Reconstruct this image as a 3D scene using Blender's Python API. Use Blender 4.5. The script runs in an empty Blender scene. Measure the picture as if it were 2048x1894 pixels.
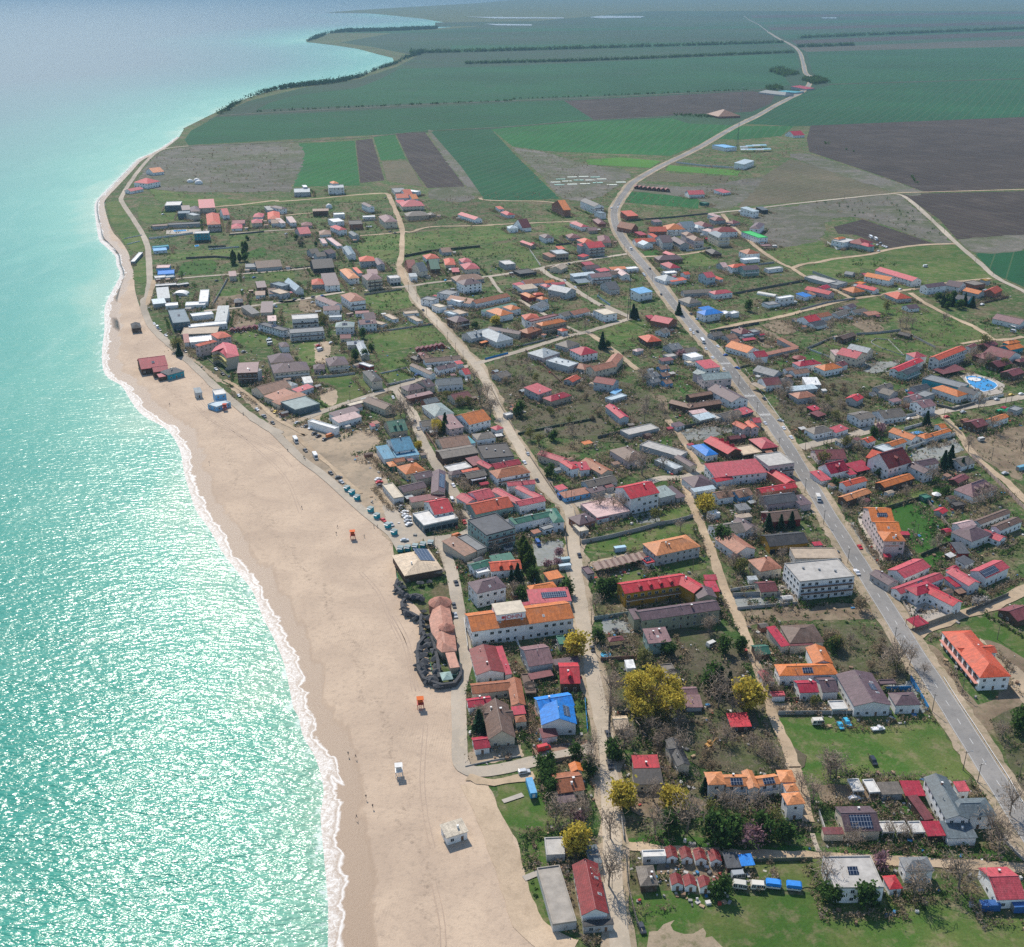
import bpy, math, random
import numpy as np
from mathutils import Vector, Matrix
from mathutils.geometry import tessellate_polygon
R = random.Random(7)
NR = np.random.default_rng(7)
PI = math.pi
scene = bpy.context.scene
COL = scene.collection
# ------------------------------------------------------------------ camera
HC, FP, YH, CX, CY = 260.0, 2200.0, -30.0, 1024.0, 947.0
PITCH = math.atan((CY - YH) / FP)
CP, SP = math.cos(PITCH), math.sin(PITCH)
cam = bpy.data.objects.new('camera', bpy.data.cameras.new('camera'))
COL.objects.link(cam)
cam.location = (0, 0, HC)
cam.rotation_euler = (PI / 2 - PITCH, 0, 0)
cam.data.sensor_width = 36.0
cam.data.lens = 36.0 * FP / 2048.0
cam.data.clip_start = 1.0
cam.data.clip_end = 200000.0
scene.camera = cam
def P(x, y, z=0.0):
 """where the sight line through a picture point meets the height z"""
 a, b = (x - CX) / FP, (CY - y) / FP
 t = (z - HC) / (-SP + b * CP)
 return (a * t, (CP + b * SP) * t)
TILES = {'a': (200, 380, 4.995), 'b': (560, 360, 4.995), 'c': (900, 370, 4.995), 'd': (1240, 370, 4.995), 'e': (1600, 380, 4.46),
         'f': (250, 600, 4.995), 'g': (600, 600, 4.995), 'h': (950, 600, 4.995), 'i': (1300, 600, 4.995), 'j': (1648, 600, 4.995),
         'k': (750, 850, 3.996), 'l': (1100, 850, 3.996), 'm': (1550, 850, 4.012), 'n': (850, 1150, 3.33), 'o': (1400, 1150, 3.083),
         'p': (1200, 1500, 2.356), 'q': (550, 1450, 2.854), 'r': (0, 0, 1.951), 's': (1024, 0, 1.951), 't': (0, 800, 2.4975), 'z': (0, 0, 1.0),
         'w': (780, 1150, 7.7)}
def at(t, X, Y, z=0.0):
 x0, y0, s = TILES[t]
 return P(x0 + X / s, y0 + Y / s, z)
def pts(txt, z=0.0):
 """'n 1 2 3 4; o 5 6' -> list of ground points"""
 out = []
 for seg in txt.split(';'):
  w = seg.split()
  if not w:
   continue
  v = [float(q) for q in w[1:]]
  out += [at(w[0], v[i], v[i + 1], z) for i in range(0, len(v), 2)]
 return out
# ------------------------------------------------------------------ helpers
def mk(name, V, Fc, mats, mi=None, smooth=False, uv=False):
 me = bpy.data.meshes.new(name)
 me.from_pydata([tuple(v) for v in V], [], Fc)
 for m in (mats if isinstance(mats, (list, tuple)) else [mats]):
  me.materials.append(m)
 if mi is not None:
  me.polygons.foreach_set('material_index', mi)
 if smooth:
  me.polygons.foreach_set('use_smooth', [True] * len(me.polygons))
 if uv:
  lay = me.uv_layers.new(name='UVMap')
  for p in me.polygons:
   n = p.normal
   s = Vector((0, 0, 1)) - n * n.z
   if s.length < 1e-3:
    s = Vector((0, 1, 0))
   s.normalize()
   t = s.cross(n)
   for li in p.loop_indices:
    v = me.vertices[me.loops[li].vertex_index].co
    lay.data[li].uv = (v.dot(t), v.dot(s))
 me.update()
 return me
def ob(name, me, parent=None, loc=(0, 0, 0), rz=0.0, color=None, rot=None):
 o = bpy.data.objects.new(name, me)
 COL.objects.link(o)
 o.location = loc
 o.rotation_euler = rot if rot is not None else (0, 0, rz)
 if parent is not None:
  o.parent = parent
 if color is not None:
  o.color = (*color, 1)
 return o
def box(x0, x1, y0, y1, z0, z1):
 V = [(x0, y0, z0), (x1, y0, z0), (x1, y1, z0), (x0, y1, z0), (x0, y0, z1), (x1, y0, z1), (x1, y1, z1), (x0, y1, z1)]
 return V, [(0, 3, 2, 1), (4, 5, 6, 7), (0, 1, 5, 4), (1, 2, 6, 5), (2, 3, 7, 6), (3, 0, 4, 7)]
class MB:
 def __init__(s):
  s.V, s.F, s.M = [], [], []
 def add(s, V, Fc, m=0):
  k = len(s.V)
  s.V += [tuple(v) for v in V]
  s.F += [tuple(i + k for i in f) for f in Fc]
  s.M += [m] * len(Fc)
  return s
 def box(s, *a, m=0):
  return s.add(*box(*a), m)
 def tube(s, p, q, r0, r1, n=6, m=0):
  p, q = Vector(p), Vector(q)
  d = (q - p).normalized()
  u = d.orthogonal().normalized()
  w = d.cross(u)
  V = [c + (u * math.cos(2 * PI * i / n) + w * math.sin(2 * PI * i / n)) * r for c, r in ((p, r0), (q, r1)) for i in range(n)]
  Fc = [(i, (i + 1) % n, n + (i + 1) % n, n + i) for i in range(n)] + [tuple(range(n))[::-1], tuple(range(n, 2 * n))]
  return s.add(V, Fc, m)
 def mesh(s, name, mats, smooth=False, uv=False):
  return mk(name, s.V, s.F, mats, s.M, smooth, uv)
def lathe(prof, n=12):
 V, Fc = [], []
 for r, z in prof:
  V += [(r * math.cos(2 * PI * i / n), r * math.sin(2 * PI * i / n), z) for i in range(n)]
 for k in range(len(prof) - 1):
  Fc += [(k * n + i, k * n + (i + 1) % n, (k + 1) * n + (i + 1) % n, (k + 1) * n + i) for i in range(n)]
 Fc += [tuple(range(n))[::-1], tuple(range((len(prof) - 1) * n, len(prof) * n))]
 return V, Fc
THINGS = []          # every countable top-level object, for the labels
def thing(o, pos, desc, cat, group=None, label=None, short=None):
 o['category'] = cat
 if group:
  o['group'] = group
 THINGS.append(dict(o=o, pos=pos, desc=desc, label=label, short=short))
 return o
def root(name, x, y, z=0.0, rz=0.0):
 e = bpy.data.objects.new(name, None)
 COL.objects.link(e)
 e.empty_display_size = 0.5
 e.location = (x, y, z)
 e.rotation_euler = (0, 0, rz)
 return e
def struct(o, kind='structure'):
 o['kind'] = kind
 return o
# ------------------------------------------------------------------ materials
def mat(name):
 m = bpy.data.materials.new(name)
 m.use_nodes = True
 nt = m.node_tree
 b = nt.nodes['Principled BSDF']
 return m, nt, b
def N(nt, typ, **kw):
 n = nt.nodes.new(typ)
 for k, v in kw.items():
  if k.startswith('i_'):
   n.inputs[int(k[2:]) if k[2:].isdigit() else k[2:]].default_value = v
  else:
   setattr(n, k, v)
 return n
def mixc(nt, fac, a, b, mode='MIX'):
 n = nt.nodes.new('ShaderNodeMix')
 n.data_type = 'RGBA'
 n.blend_type = mode
 for s, v in ((n.inputs[0], fac), (n.inputs[6], a), (n.inputs[7], b)):
  if isinstance(v, (int, float)):
   s.default_value = v
  elif isinstance(v, (tuple, list)):
   s.default_value = (*v[:3], 1)
  else:
   nt.links.new(v, s)
 return n.outputs[2]
def ramp(nt, src, stops, interp='LINEAR'):
 n = nt.nodes.new('ShaderNodeValToRGB')
 n.color_ramp.interpolation = interp
 e = n.color_ramp.elements
 while len(e) < len(stops):
  e.new(0.5)
 for k, (p, c) in enumerate(stops):
  e[k].position = p
  e[k].color = (c, c, c, 1) if isinstance(c, (int, float)) else (*c, 1)
 nt.links.new(src, n.inputs[0])
 return n.outputs[0]
def noise(nt, vec, scale, detail=4, rough=0.55, dist=0.0):
 n = N(nt, 'ShaderNodeTexNoise')
 n.inputs['Scale'].default_value = scale
 n.inputs['Detail'].default_value = detail
 n.inputs['Roughness'].default_value = rough
 n.inputs['Distortion'].default_value = dist
 if vec is not None:
  nt.links.new(vec, n.inputs['Vector'])
 return n.outputs['Fac']
def mapping(nt, vec, scale=(1, 1, 1), rot=(0, 0, 0)):
 n = N(nt, 'ShaderNodeMapping')
 n.inputs['Scale'].default_value = scale
 n.inputs['Rotation'].default_value = rot
 nt.links.new(vec, n.inputs['Vector'])
 return n.outputs[0]
def math_(nt, op, a, b=None, clamp=False):
 n = N(nt, 'ShaderNodeMath', operation=op, use_clamp=clamp)
 for s, v in ((n.inputs[0], a), (n.inputs[1], b)):
  if v is None:
   continue
  if isinstance(v, (int, float)):
   s.default_value = v
  else:
   nt.links.new(v, s)
 return n.outputs[0]
def bump(nt, b, h, strength=0.5, dist=0.1):
 n = N(nt, 'ShaderNodeBump')
 n.inputs['Strength'].default_value = strength
 n.inputs['Distance'].default_value = dist
 nt.links.new(h, n.inputs['Height'])
 nt.links.new(n.outputs[0], b.inputs['Normal'])
def pos(nt):
 return N(nt, 'ShaderNodeNewGeometry').outputs['Position']
def plain(name, c, rough=0.6, metal=0.0, spec=0.5, var=0.0, scale=1.0):
 m, nt, b = mat(name)
 b.inputs['Base Color'].default_value = (*c, 1)
 b.inputs['Roughness'].default_value = rough
 b.inputs['Metallic'].default_value = metal
 b.inputs['Specular IOR Level'].default_value = spec
 if var:
  f = ramp(nt, noise(nt, pos(nt), scale, 5), [(0.25, 1 - var), (0.75, 1 + var)])
  nt.links.new(mixc(nt, 1.0, c, f, 'MULTIPLY'), b.inputs['Base Color'])
 return m
def colored(name, rough, ribs=None, var=(0.72, 1.18), scale=0.6, spec=0.4, stain=None, bmp=0.25):
 """takes its colour from the object it is on"""
 m, nt, b = mat(name)
 oi = N(nt, 'ShaderNodeObjectInfo')
 p = pos(nt)
 big = ramp(nt, noise(nt, p, scale, 6, 0.62), [(0.28, var[0]), (0.72, var[1])])
 c = mixc(nt, 1.0, oi.outputs['Color'], big, 'MULTIPLY')
 per = ramp(nt, oi.outputs['Random'], [(0.0, 0.85), (1.0, 1.12)])
 c = mixc(nt, 1.0, c, per, 'MULTIPLY')
 if stain:
  f = ramp(nt, noise(nt, p, 0.23, 6, 0.7), [(0.54, 0.0), (0.8, 0.5)])
  c = mixc(nt, f, c, stain)
 if ribs:
  uv = N(nt, 'ShaderNodeTexCoord').outputs['UV']
  w = N(nt, 'ShaderNodeTexWave', wave_type='BANDS', bands_direction='X')
  w.inputs['Scale'].default_value = ribs
  w.inputs['Distortion'].default_value = 0.3
  nt.links.new(uv, w.inputs['Vector'])
  w2 = N(nt, 'ShaderNodeTexWave', wave_type='BANDS', bands_direction='Y')
  w2.inputs['Scale'].default_value = ribs * 0.8
  w2.inputs['Distortion'].default_value = 0.6
  nt.links.new(uv, w2.inputs['Vector'])
  run = noise(nt, mapping(nt, uv, (1.1, 0.12, 1)), 1.0, 4, 0.65)
  c = mixc(nt, 1.0, c, ramp(nt, run, [(0.3, 0.72), (0.7, 1.16)]), 'MULTIPLY')
  fine = noise(nt, mapping(nt, uv, (2.2, 1.6, 1)), 1.0, 2, 0.8)
  c = mixc(nt, 1.0, c, ramp(nt, fine, [(0.3, 0.72), (0.7, 1.2)]), 'MULTIPLY')
  c = mixc(nt, 1.0, c, ramp(nt, w.outputs['Fac'], [(0.0, 0.8), (0.6, 1.06)]), 'MULTIPLY')
  bump(nt, b, math_(nt, 'ADD', w.outputs['Fac'], w2.outputs['Fac']), bmp, 0.06)
 else:
  bump(nt, b, noise(nt, p, 2.0, 4, 0.6), 0.15, 0.05)
 nt.links.new(c, b.inputs['Base Color'])
 b.inputs['Roughness'].default_value = rough
 b.inputs['Specular IOR Level'].default_value = spec
 return m
M = {}
M['roof'] = colored('roof_covering', 0.6, ribs=0.7, spec=0.3, var=(.68, 1.2), stain=(.2, .17, .15))
M['flat'] = colored('flat_roof_felt', 0.75, var=(0.7, 1.15), scale=0.35, stain=(0.16, 0.15, 0.14))
M['wall'] = colored('plaster_wall', 0.85, var=(0.84, 1.08), scale=0.5, spec=0.25, stain=(0.42, 0.4, 0.37))
M['paint'] = colored('car_paint', 0.28, var=(0.97, 1.03), spec=0.6)
M['cloth'] = colored('clothing', 0.9, var=(0.9, 1.1), scale=3)
M['tarp'] = colored('tarp', 0.45, var=(0.8, 1.2), scale=1.2)
M['trim'] = plain('white_trim', (0.66, 0.65, 0.62), 0.6, var=0.08)
M['glass'] = plain('window_glass', (0.025, 0.035, 0.045), 0.12, spec=0.7)
M['wood'] = plain('brown_wood', (0.15, 0.085, 0.05), 0.75, var=0.25, scale=2)
M['plank'] = plain('grey_planks', (0.3, 0.27, 0.24), 0.85, var=0.25, scale=1.4)
M['tyre'] = plain('tyre_rubber', (0.02, 0.02, 0.02), 0.8)
M['metal'] = plain('grey_metal', (0.3, 0.31, 0.32), 0.45, 0.6)
M['pole'] = plain('weathered_pole', (0.14, 0.115, 0.09), 0.85, var=0.2)
M['skin'] = plain('skin', (0.45, 0.26, 0.18), 0.6)
M['hair'] = plain('dark_hair', (0.03, 0.02, 0.015), 0.6)
M['red'] = plain('red_letters', (0.5, 0.02, 0.03), 0.5)
M['reed'] = plain('reed_thatch', (0.2, 0.16, 0.12), 0.95, var=0.35, scale=3)
def solar_mat():
 m, nt, b = mat('solar_cells')
 uv = N(nt, 'ShaderNodeTexCoord').outputs['UV']
 br = N(nt, 'ShaderNodeTexBrick', offset=0.0)
 br.inputs['Scale'].default_value = 1.0
 br.inputs['Brick Width'].default_value = 1.0
 br.inputs['Row Height'].default_value = 1.7
 br.inputs['Mortar Size'].default_value = 0.05
 br.inputs['Color1'].default_value = (0.012, 0.022, 0.05, 1)
 br.inputs['Color2'].default_value = (0.016, 0.03, 0.065, 1)
 br.inputs['Mortar'].default_value = (0.35, 0.37, 0.4, 1)
 nt.links.new(uv, br.inputs['Vector'])
 nt.links.new(br.outputs['Color'], b.inputs['Base Color'])
 b.inputs['Roughness'].default_value = 0.2
 return m
M['solar'] = solar_mat()
C = dict(red=(.52, .03, .045), crimson=(.4, .016, .045), pinkred=(.5, .075, .095), redorange=(.55, .085, .035), orange=(.6, .17, .035),
         neworange=(.62, .24, .09), terra=(.36, .145, .085), orangebrown=(.34, .115, .05), brown=(.155, .095, .07), maroon=(.19, .05, .055),
         mauve=(.125, .078, .09), mauvepink=(.25, .135, .14), greybrown=(.17, .145, .12), grey=(.2, .21, .215), dkgrey=(.075, .08, .09),
         charcoal=(.045, .045, .047), bluegrey=(.15, .21, .25), palegrey=(.4, .44, .45), white=(.78, .78, .76), offwhite=(.58, .57, .54),
         cream=(.6, .52, .4), tan=(.42, .33, .24), blue=(.008, .21, .66), teal=(.03, .27, .33), lightblue=(.17, .42, .68), green=(.025, .14, .095),
         lime=(.02, .45, .1), thatch=(.62, .48, .33), paleblue=(.45, .54, .58), rust=(.27, .15, .1), concrete=(.4, .38, .35), dark=(.055, .048, .045),
         yellow=(.34, .19, .018), greygreen=(.25, .31, .3), slate=(.11, .14, .155), brick=(.27, .12, .08), pink=(.55, .38, .36), olive=(.3, .29, .2),
         palegreen=(.3, .42, .38), steelblue=(.06, .25, .38), woodc=(.1, .06, .04), silver=(.5, .52, .53), greywall=(.42, .42, .41), orangewall=(.5, .2, .12),
         palepink=(.56, .45, .43), reddark=(.22, .03, .03), glassw=(.1, .14, .16))
CN = dict(red='red', crimson='crimson', pinkred='pinkish red', redorange='red orange', orange='orange', neworange='bright orange', terra='terracotta',
          orangebrown='orange brown', brown='brown', maroon='maroon', mauve='mauve', mauvepink='dusty pink', greybrown='grey brown', grey='grey',
          dkgrey='dark grey', charcoal='charcoal', bluegrey='blue grey', palegrey='pale grey', white='white', offwhite='off white', cream='cream',
          tan='tan', blue='blue', teal='teal', lightblue='light blue', green='green', lime='bright green', thatch='straw coloured', paleblue='pale blue',
          rust='rusty', concrete='pale concrete', dark='dark brown', yellow='yellow', greygreen='grey green', slate='slate grey', steelblue='steel blue', silver='silver')
HAZE = 0.000062
EXPO = 0.38
# ------------------------------------------------------------------ buildings
def win_mesh(w, h, name, frame, gl, cross=True):
 b = MB()
 b.box(-w / 2, w / 2, -0.06, 0.0, -h / 2, h / 2, m=0)
 f = 0.09
 if cross:
  b.box(-w / 2 + f, -f / 2, -0.075, -0.055, -h / 2 + f, h / 2 - f, m=1)
  b.box(f / 2, w / 2 - f, -0.075, -0.055, -h / 2 + f, h / 2 - f, m=1)
 else:
  b.box(-w / 2 + f, w / 2 - f, -0.075, -0.055, -h / 2 + f, h / 2 - f, m=1)
 return b.mesh(name, [frame, gl])
WIN = [win_mesh(1.3, 1.35, 'window', M['trim'], M['glass']), win_mesh(1.7, 1.5, 'window', M['trim'], M['glass']), win_mesh(0.9, 1.1, 'window', M['wood'], M['glass'], False)]
DOOR = win_mesh(1.1, 2.1, 'door', M['trim'], M['wood'], False)
GLASSFRONT = win_mesh(2.8, 2.3, 'glass_panel', M['metal'], M['glass'], False)
def roof_geo(typ, w, d, h, pitch):
 """outline of a roof as one closed shell; returns V, F, ridge rise"""
 t = 0.2
 if typ in ('gx', 'gy'):
  a, b = (w, d) if typ == 'gx' else (d, w)
  r = b * pitch
  prof = [(-b, h), (0, h + r), (b, h), (b, h - t), (0, h + r - t), (-b, h - t)]
  V = [(x, y, z) for x in (-a, a) for y, z in prof]
  if typ == 'gy':
   V = [(-y, x, z) for x, y, z in V]
  Fc = [(0, 1, 7, 6)[::-1], (1, 2, 8, 7)[::-1], (2, 3, 9, 8)[::-1], (3, 4, 10, 9)[::-1], (4, 5, 11, 10)[::-1], (5, 0, 6, 11)[::-1],
              (0, 1, 4, 5), (1, 2, 3, 4), (6, 7, 10, 11)[::-1], (7, 8, 9, 10)[::-1]]
  return V, Fc, r
 if typ in ('hip', 'pyr'):
  s = min(w, d)
  r = s * pitch
  k = s * (0.92 if typ == 'hip' else 1.0)
  if w >= d:
   a, b = max(w - k, 0.05), 0.0
  else:
   a, b = 0.0, max(d - k, 0.05)
  V = [(-w, -d, h - t), (w, -d, h - t), (w, d, h - t), (-w, d, h - t), (-w, -d, h), (w, -d, h), (w, d, h), (-w, d, h), (-a, -b, h + r), (a, b, h + r)]
  Fc = [(0, 3, 2, 1), (0, 1, 5, 4), (1, 2, 6, 5), (2, 3, 7, 6), (3, 0, 4, 7)]
  if w >= d:
   Fc += [(4, 5, 9, 8), (5, 6, 9), (6, 7, 8, 9), (7, 4, 8)]
  else:
   Fc += [(4, 5, 8), (5, 6, 9, 8), (6, 7, 9), (7, 4, 8, 9)]
  return V, Fc, r
 if typ == 'shed':
  r = 2 * d * pitch
  V = [(-w, -d, h - t), (w, -d, h - t), (w, d, h + r - t), (-w, d, h + r - t), (-w, -d, h), (w, -d, h), (w, d, h + r), (-w, d, h + r)]
  return V, box(0, 1, 0, 1, 0, 1)[1], r
 # flat with a parapet
 p = 0.32
 V = [(sx * (w - i), sy * (d - i), z) for i, z in ((0, h - 0.25), (0, h + 0.4), (p, h + 0.4), (p, h + 0.02)) for sx, sy in ((-1, -1), (1, -1), (1, 1), (-1, 1))]
 Fc = [(3, 2, 1, 0)]
 for k in range(3):
  Fc += [(4 * k + i, 4 * k + (i + 1) % 4, 4 * k + 4 + (i + 1) % 4, 4 * k + 4 + i) for i in range(4)]
 Fc += [(12, 13, 14, 15)]
 return V, Fc, 0.0
def wall_geo(typ, w, d, h, r, o):
 a, b = w - o, d - o
 t = 0.19
 V, Fc = [], []
 if typ == 'gx' or typ == 'gy':
  A, B, BB = (a, b, d) if typ == 'gx' else (b, a, w)
  he = h + r * o / BB - t
  prof = [(-B, -0.4), (-B, he), (0, h + r - t), (B, he), (B, -0.4)]
  V = [(x, y, z) for x in (-A, A) for y, z in prof]
  if typ == 'gy':
   V = [(-y, x, z) for x, y, z in V]
  Fc = [(0, 5, 6, 1)[::1], (1, 6, 7, 2), (2, 7, 8, 3), (3, 8, 9, 4), (0, 1, 2, 3, 4)[::1], (5, 9, 8, 7, 6)]
  return V, Fc
 if typ == 'shed':
  zf, zb = h + r * o / (2 * d) - t, h + r * (1 - o / (2 * d)) - t
  V, Fc = box(-a, a, -b, b, -0.4, 1)
  V = [(x, y, z if z < 0 else (zf if y < 0 else zb)) for x, y, z in V]
  return V, Fc
 return box(-a, a, -b, b, -0.4, h - (0.24 if typ == 'flat' else 0.19))
VENT = MB().tube((0, 0, 0), (0, 0, 1.2), .12, .12, 8).tube((0, 0, 1.2), (0, 0, 1.35), .22, .2, 8).mesh('vent_pipe', M['metal'])
CHIM = MB().box(-.3, .3, -.3, .3, 0, 1.4, m=0).box(-.38, .38, -.38, .38, 1.4, 1.52, m=1).mesh('chimney', [M['wall'], M['trim']])
FOOT = []        # footprints for keeping plants and clutter off the houses
def frame_of(t, v, h):
 A, B, Cc = (Vector(at(t, v[i], v[i + 1], h)) for i in (0, 2, 4))
 u = B - A
 W = u.length
 u = u / W
 n = Vector((-u.y, u.x))
 D = (Cc - B).dot(n)
 D = max(D, 1.6)
 c = A + u * W / 2 + n * D / 2
 return c, W / 2, D / 2, math.atan2(u.y, u.x)
SMALL = 4.5
def house_block(par, c0, rz0, t, v, h, typ, rc, wc, opts, far, first):
 c, w, d, rz = frame_of(t, v, h)
 FOOT.append((c.x, c.y, w, d, rz))
 rel = c - c0
 ca, sa = math.cos(-rz0), math.sin(-rz0)
 loc = (rel.x * ca - rel.y * sa, rel.x * sa + rel.y * ca, 0)
 rr = rz - rz0
 pitch = {'gx': 0.42, 'gy': 0.42, 'hip': 0.42, 'pyr': 0.45, 'shed': 0.1}.get(typ, 0)
 for q in opts:
  if q[0] == 'p' and q[1:2].isdigit():
   pitch = float(q[1:])
 o = 0.05 if typ == 'flat' else (0.4 if min(w, d) > 2 else 0.15)
 V, Fc, r = roof_geo(typ, w, d, h, pitch)
 ro = ob('roof', mk('roof', V, Fc, M['flat' if typ == 'flat' else 'roof'], uv=True), par, loc, rr, C[rc])
 loc = Vector(loc)
 rot = Matrix.Rotation(rr, 3, 'Z')
 def put(name, me, lx, ly, lz, e=(0, 0, 0), col=None, parent=par):
  m3 = rot @ (Matrix.Rotation(e[2], 3, 'Z') @ Matrix.Rotation(e[0], 3, 'X') @ Matrix.Rotation(e[1], 3, 'Y'))
  return ob(name, me, parent, loc + rot @ Vector((lx, ly, lz)), rot=m3.to_euler(), color=col)
 if not far and typ in ('gx', 'gy', 'hip'):
  L_ = w if typ == 'gx' else d if typ == 'gy' else max(max(w, d) - min(w, d) * .92, .3)
  cap = MB().box(-L_, L_, -.16, .16, h + r - .1, h + r + .09).mesh('ridge_cap', M['roof'])
  put('ridge_cap', cap, 0, 0, 0, (0, 0, PI / 2 if typ == 'gy' or typ == 'hip' and d > w else 0), tuple(min(.8, q * 1.35 + .05) for q in C[rc]))
 if not far and typ in ('gx', 'gy', 'hip', 'shed') and 'o' not in opts and w * d > 12:
  for _ in range(R.choice((0, 1, 1, 2))):
   lx, ly = R.uniform(-.5, .5) * w, R.uniform(-.6, .6) * d
   zr = h + (r * (1 - abs(ly) / d) if typ in ('gx', 'hip') else r * (1 - abs(lx) / w) if typ == 'gy' else r * (ly / d + 1) / 2)
   if R.random() < .5:
    put('vent_pipe', VENT, lx, ly, zr - .3)
   else:
    put('chimney', CHIM, lx, ly, zr - .5, col=C[R.choice(('brick', 'white', 'greywall', 'cream'))])
 if 'o' in opts:
  for sx in (-1, 1):
   for sy in (-1, 1):
    zt = h - 0.2 + (r if typ == 'shed' and sy > 0 else 0)
    b = MB().box(-.09, .09, -.09, .09, 0, zt)
    put('post', b.mesh('post', M['wood' if rc not in ('white', 'palegrey', 'offwhite') else 'trim']), sx * (w - .25), sy * (d - .25), 0)
  return c, rz
 V, Fc = wall_geo(typ, w, d, h, r, o)
 put('wall', mk('wall', V, Fc, M['wall'], uv=False), 0, 0, 0, col=C[wc])
 a, b = w - o, d - o
 # windows on every wall turned towards the open side
 if 'n' not in opts and h > 2.7 and 2 * w > 3.2:
  floors = max(1, int((h + 0.3) / 2.9))
  spacing = 4.6 if far else 3.3
  big = 1 if h > 7 else 0
  count = 0
  tocam = Vector((-c.x, -c.y)).normalized()
  sides = []
  for k, (nx, ny, L, off) in enumerate(((0, -1, a, b), (-1, 0, b, a), (1, 0, b, a))):
   wx = Vector((nx * math.cos(rz) - ny * math.sin(rz), nx * math.sin(rz) + ny * math.cos(rz)))
   if wx.dot(tocam) > 0.12:
    sides.append((k, L, off, 'g' in opts and k == 0))
  for k, L, off, gl in sides:
   nc = max(1, int(2 * L / (3.0 if gl else spacing)))
   if 2 * L < 2.4:
    continue
   for f in range(floors):
    for i in range(nc):
     if count >= (16 if far else 40) or (R.random() < 0.16 and not gl):
      continue
     s = -L + (i + 0.5) * 2 * L / nc
     zc = f * (h / floors) + 1.6
     if gl and f == 0:
      me, nm, zc = GLASSFRONT, 'glass_panel', 1.25
     elif f == 0 and i == nc // 2 and k == 0 and not far:
      me, nm, zc = DOOR, 'door', 1.06
     else:
      me, nm = WIN[2 if R.random() < 0.15 else big], 'window'
     if zc > h - 0.8 and floors == 1:
      zc = max(1.2, h - 1.0) if nm == 'window' else zc
     if k == 0:
      put(nm, me, s, -off - 0.002, zc)
     elif k == 1:
      put(nm, me, -off - 0.002, s, zc, (0, 0, -PI / 2))
     else:
      put(nm, me, off + 0.002, s, zc, (0, 0, PI / 2))
     count += 1
 def slope(fx, fy):
  """point and tilt on the roof, fx -1..1 along, fy 0 eave..1 ridge"""
  if typ == 'gx' or typ == 'hip' and w >= d or typ == 'pyr':
   return (fx * w * 0.8, -d + fy * d, h + fy * r, (math.atan2(r, d), 0, 0))
  if typ == 'gy' or typ == 'hip':
   return (w - fy * w, fx * d * 0.8, h + fy * r, (math.atan2(r, w), 0, PI / 2))
  if typ == 'shed':
   return (fx * w * 0.8, -d + fy * 2 * d, h + fy * r, (math.atan2(r, 2 * d), 0, 0))
  return (fx * w * 0.8, -d + fy * 2 * d, h + 0.1, (0, 0, 0))
 for q in opts:
  if q == 'k':
   x, y, z, e = slope(0.4, 0.75)
   bx = MB().box(-.35, .35, -.35, .35, -0.9, 1.1, m=0)
   bx.box(-.45, .45, -.45, .45, 1.1, 1.25, m=1)
   put('chimney', bx.mesh('chimney', [M['wall'], M['trim']]), x, y, z, col=C['brick'])
  elif q[0] == 's' and q[1:].isdigit():
   n = int(q[1:])
   x, y, z, e = slope(0.0 if n < 5 else 0.1, 0.5)
   L = min(n * 1.05, 1.5 * w)
   D = min(2.6, d * .8)
   if typ == 'flat':
    e = (0.4, 0, 0)
   bx = MB().box(-L / 2, L / 2, -D / 2, D / 2, 0.06, 0.14)
   put('solar_panel', bx.mesh('solar_panel', M['solar'], uv=True), x, y, z + (0.5 if typ == 'flat' else 0.05), e)
  elif q[0] == 'S':
   # wide array over most of the slope
   x, y, z, e = slope(float(q[1:] or 0), 0.5)
   L, D = (w, d) if typ in ('gx', 'shed') else (d, w)
   bx = MB().box(-L * .6, L * .6, -D * .4, D * .4, 0.06, 0.14)
   put('solar_panel', bx.mesh('solar_panel', M['solar'], uv=True), x, y, z + 0.05, e)
  elif q[0] == 'd' and q[1:].isdigit():
   n = int(q[1:])
   for i in range(n):
    x, y, z, e = slope(-0.8 + 1.6 * (i + 0.5) / n, 0.45)
    V2 = [(-.9, -1.3, -.6), (.9, -1.3, -.6), (.9, -1.3, .7), (0, -1.3, 1.5), (-.9, -1.3, .7), (-.9, 1.6, .4), (.9, 1.6, .4), (.9, 1.6, .7), (0, 2.2, 1.5), (-.9, 1.6, .7)]
    F2 = [(0, 1, 2, 3, 4), (1, 6, 7, 2), (0, 4, 9, 5), (2, 7, 8, 3), (3, 8, 9, 4), (5, 9, 8, 7, 6), (0, 5, 6, 1)]
    dm = put('dormer', mk('dormer', V2, F2, M['roof'], uv=True), x, y, z, (0, 0, e[2]), C[rc])
    ob('window', WIN[2], dm, (0, -1.305, 0.1))
  elif q[0] == 'L' and q[1:].isdigit():
   n = int(q[1:])
   for i in range(n):
    x, y, z, e = slope(-0.8 + 1.6 * (i + 0.5) / n, 0.4)
    bx = MB().box(-.5, .5, -.7, .7, -0.02, 0.1, m=0).box(-.4, .4, -.6, .6, 0.09, 0.12, m=1)
    put('skylight', bx.mesh('skylight', [M['trim'], M['metal']]), x, y, z, e)
  elif q[0] == 'b':
   floors = max(1, int((h + 0.3) / 2.9))
   wood = q == 'bw'
   for f in range(1, floors):
    z = f * (h / floors)
    bx = MB().box(-a * .96, a * .96, -1.35, 0, z - .18, z, m=0)
    bx.box(-a * .96, a * .96, -1.35, -1.25, z + .1, z + .95, m=1)
    put('balcony', bx.mesh('balcony', [M['trim'], M['wood' if wood else 'wall']]), 0, -b - .003, 0, col=C['offwhite' if q == 'b' else 'brown'])
  elif q == 'box':
   bx = MB().box(-w * .22, w * .22, -d * .28, d * .28, 0, 2.6, m=0).box(-w * .24, w * .24, -d * .31, d * .31, 2.6, 2.8, m=1)
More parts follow.
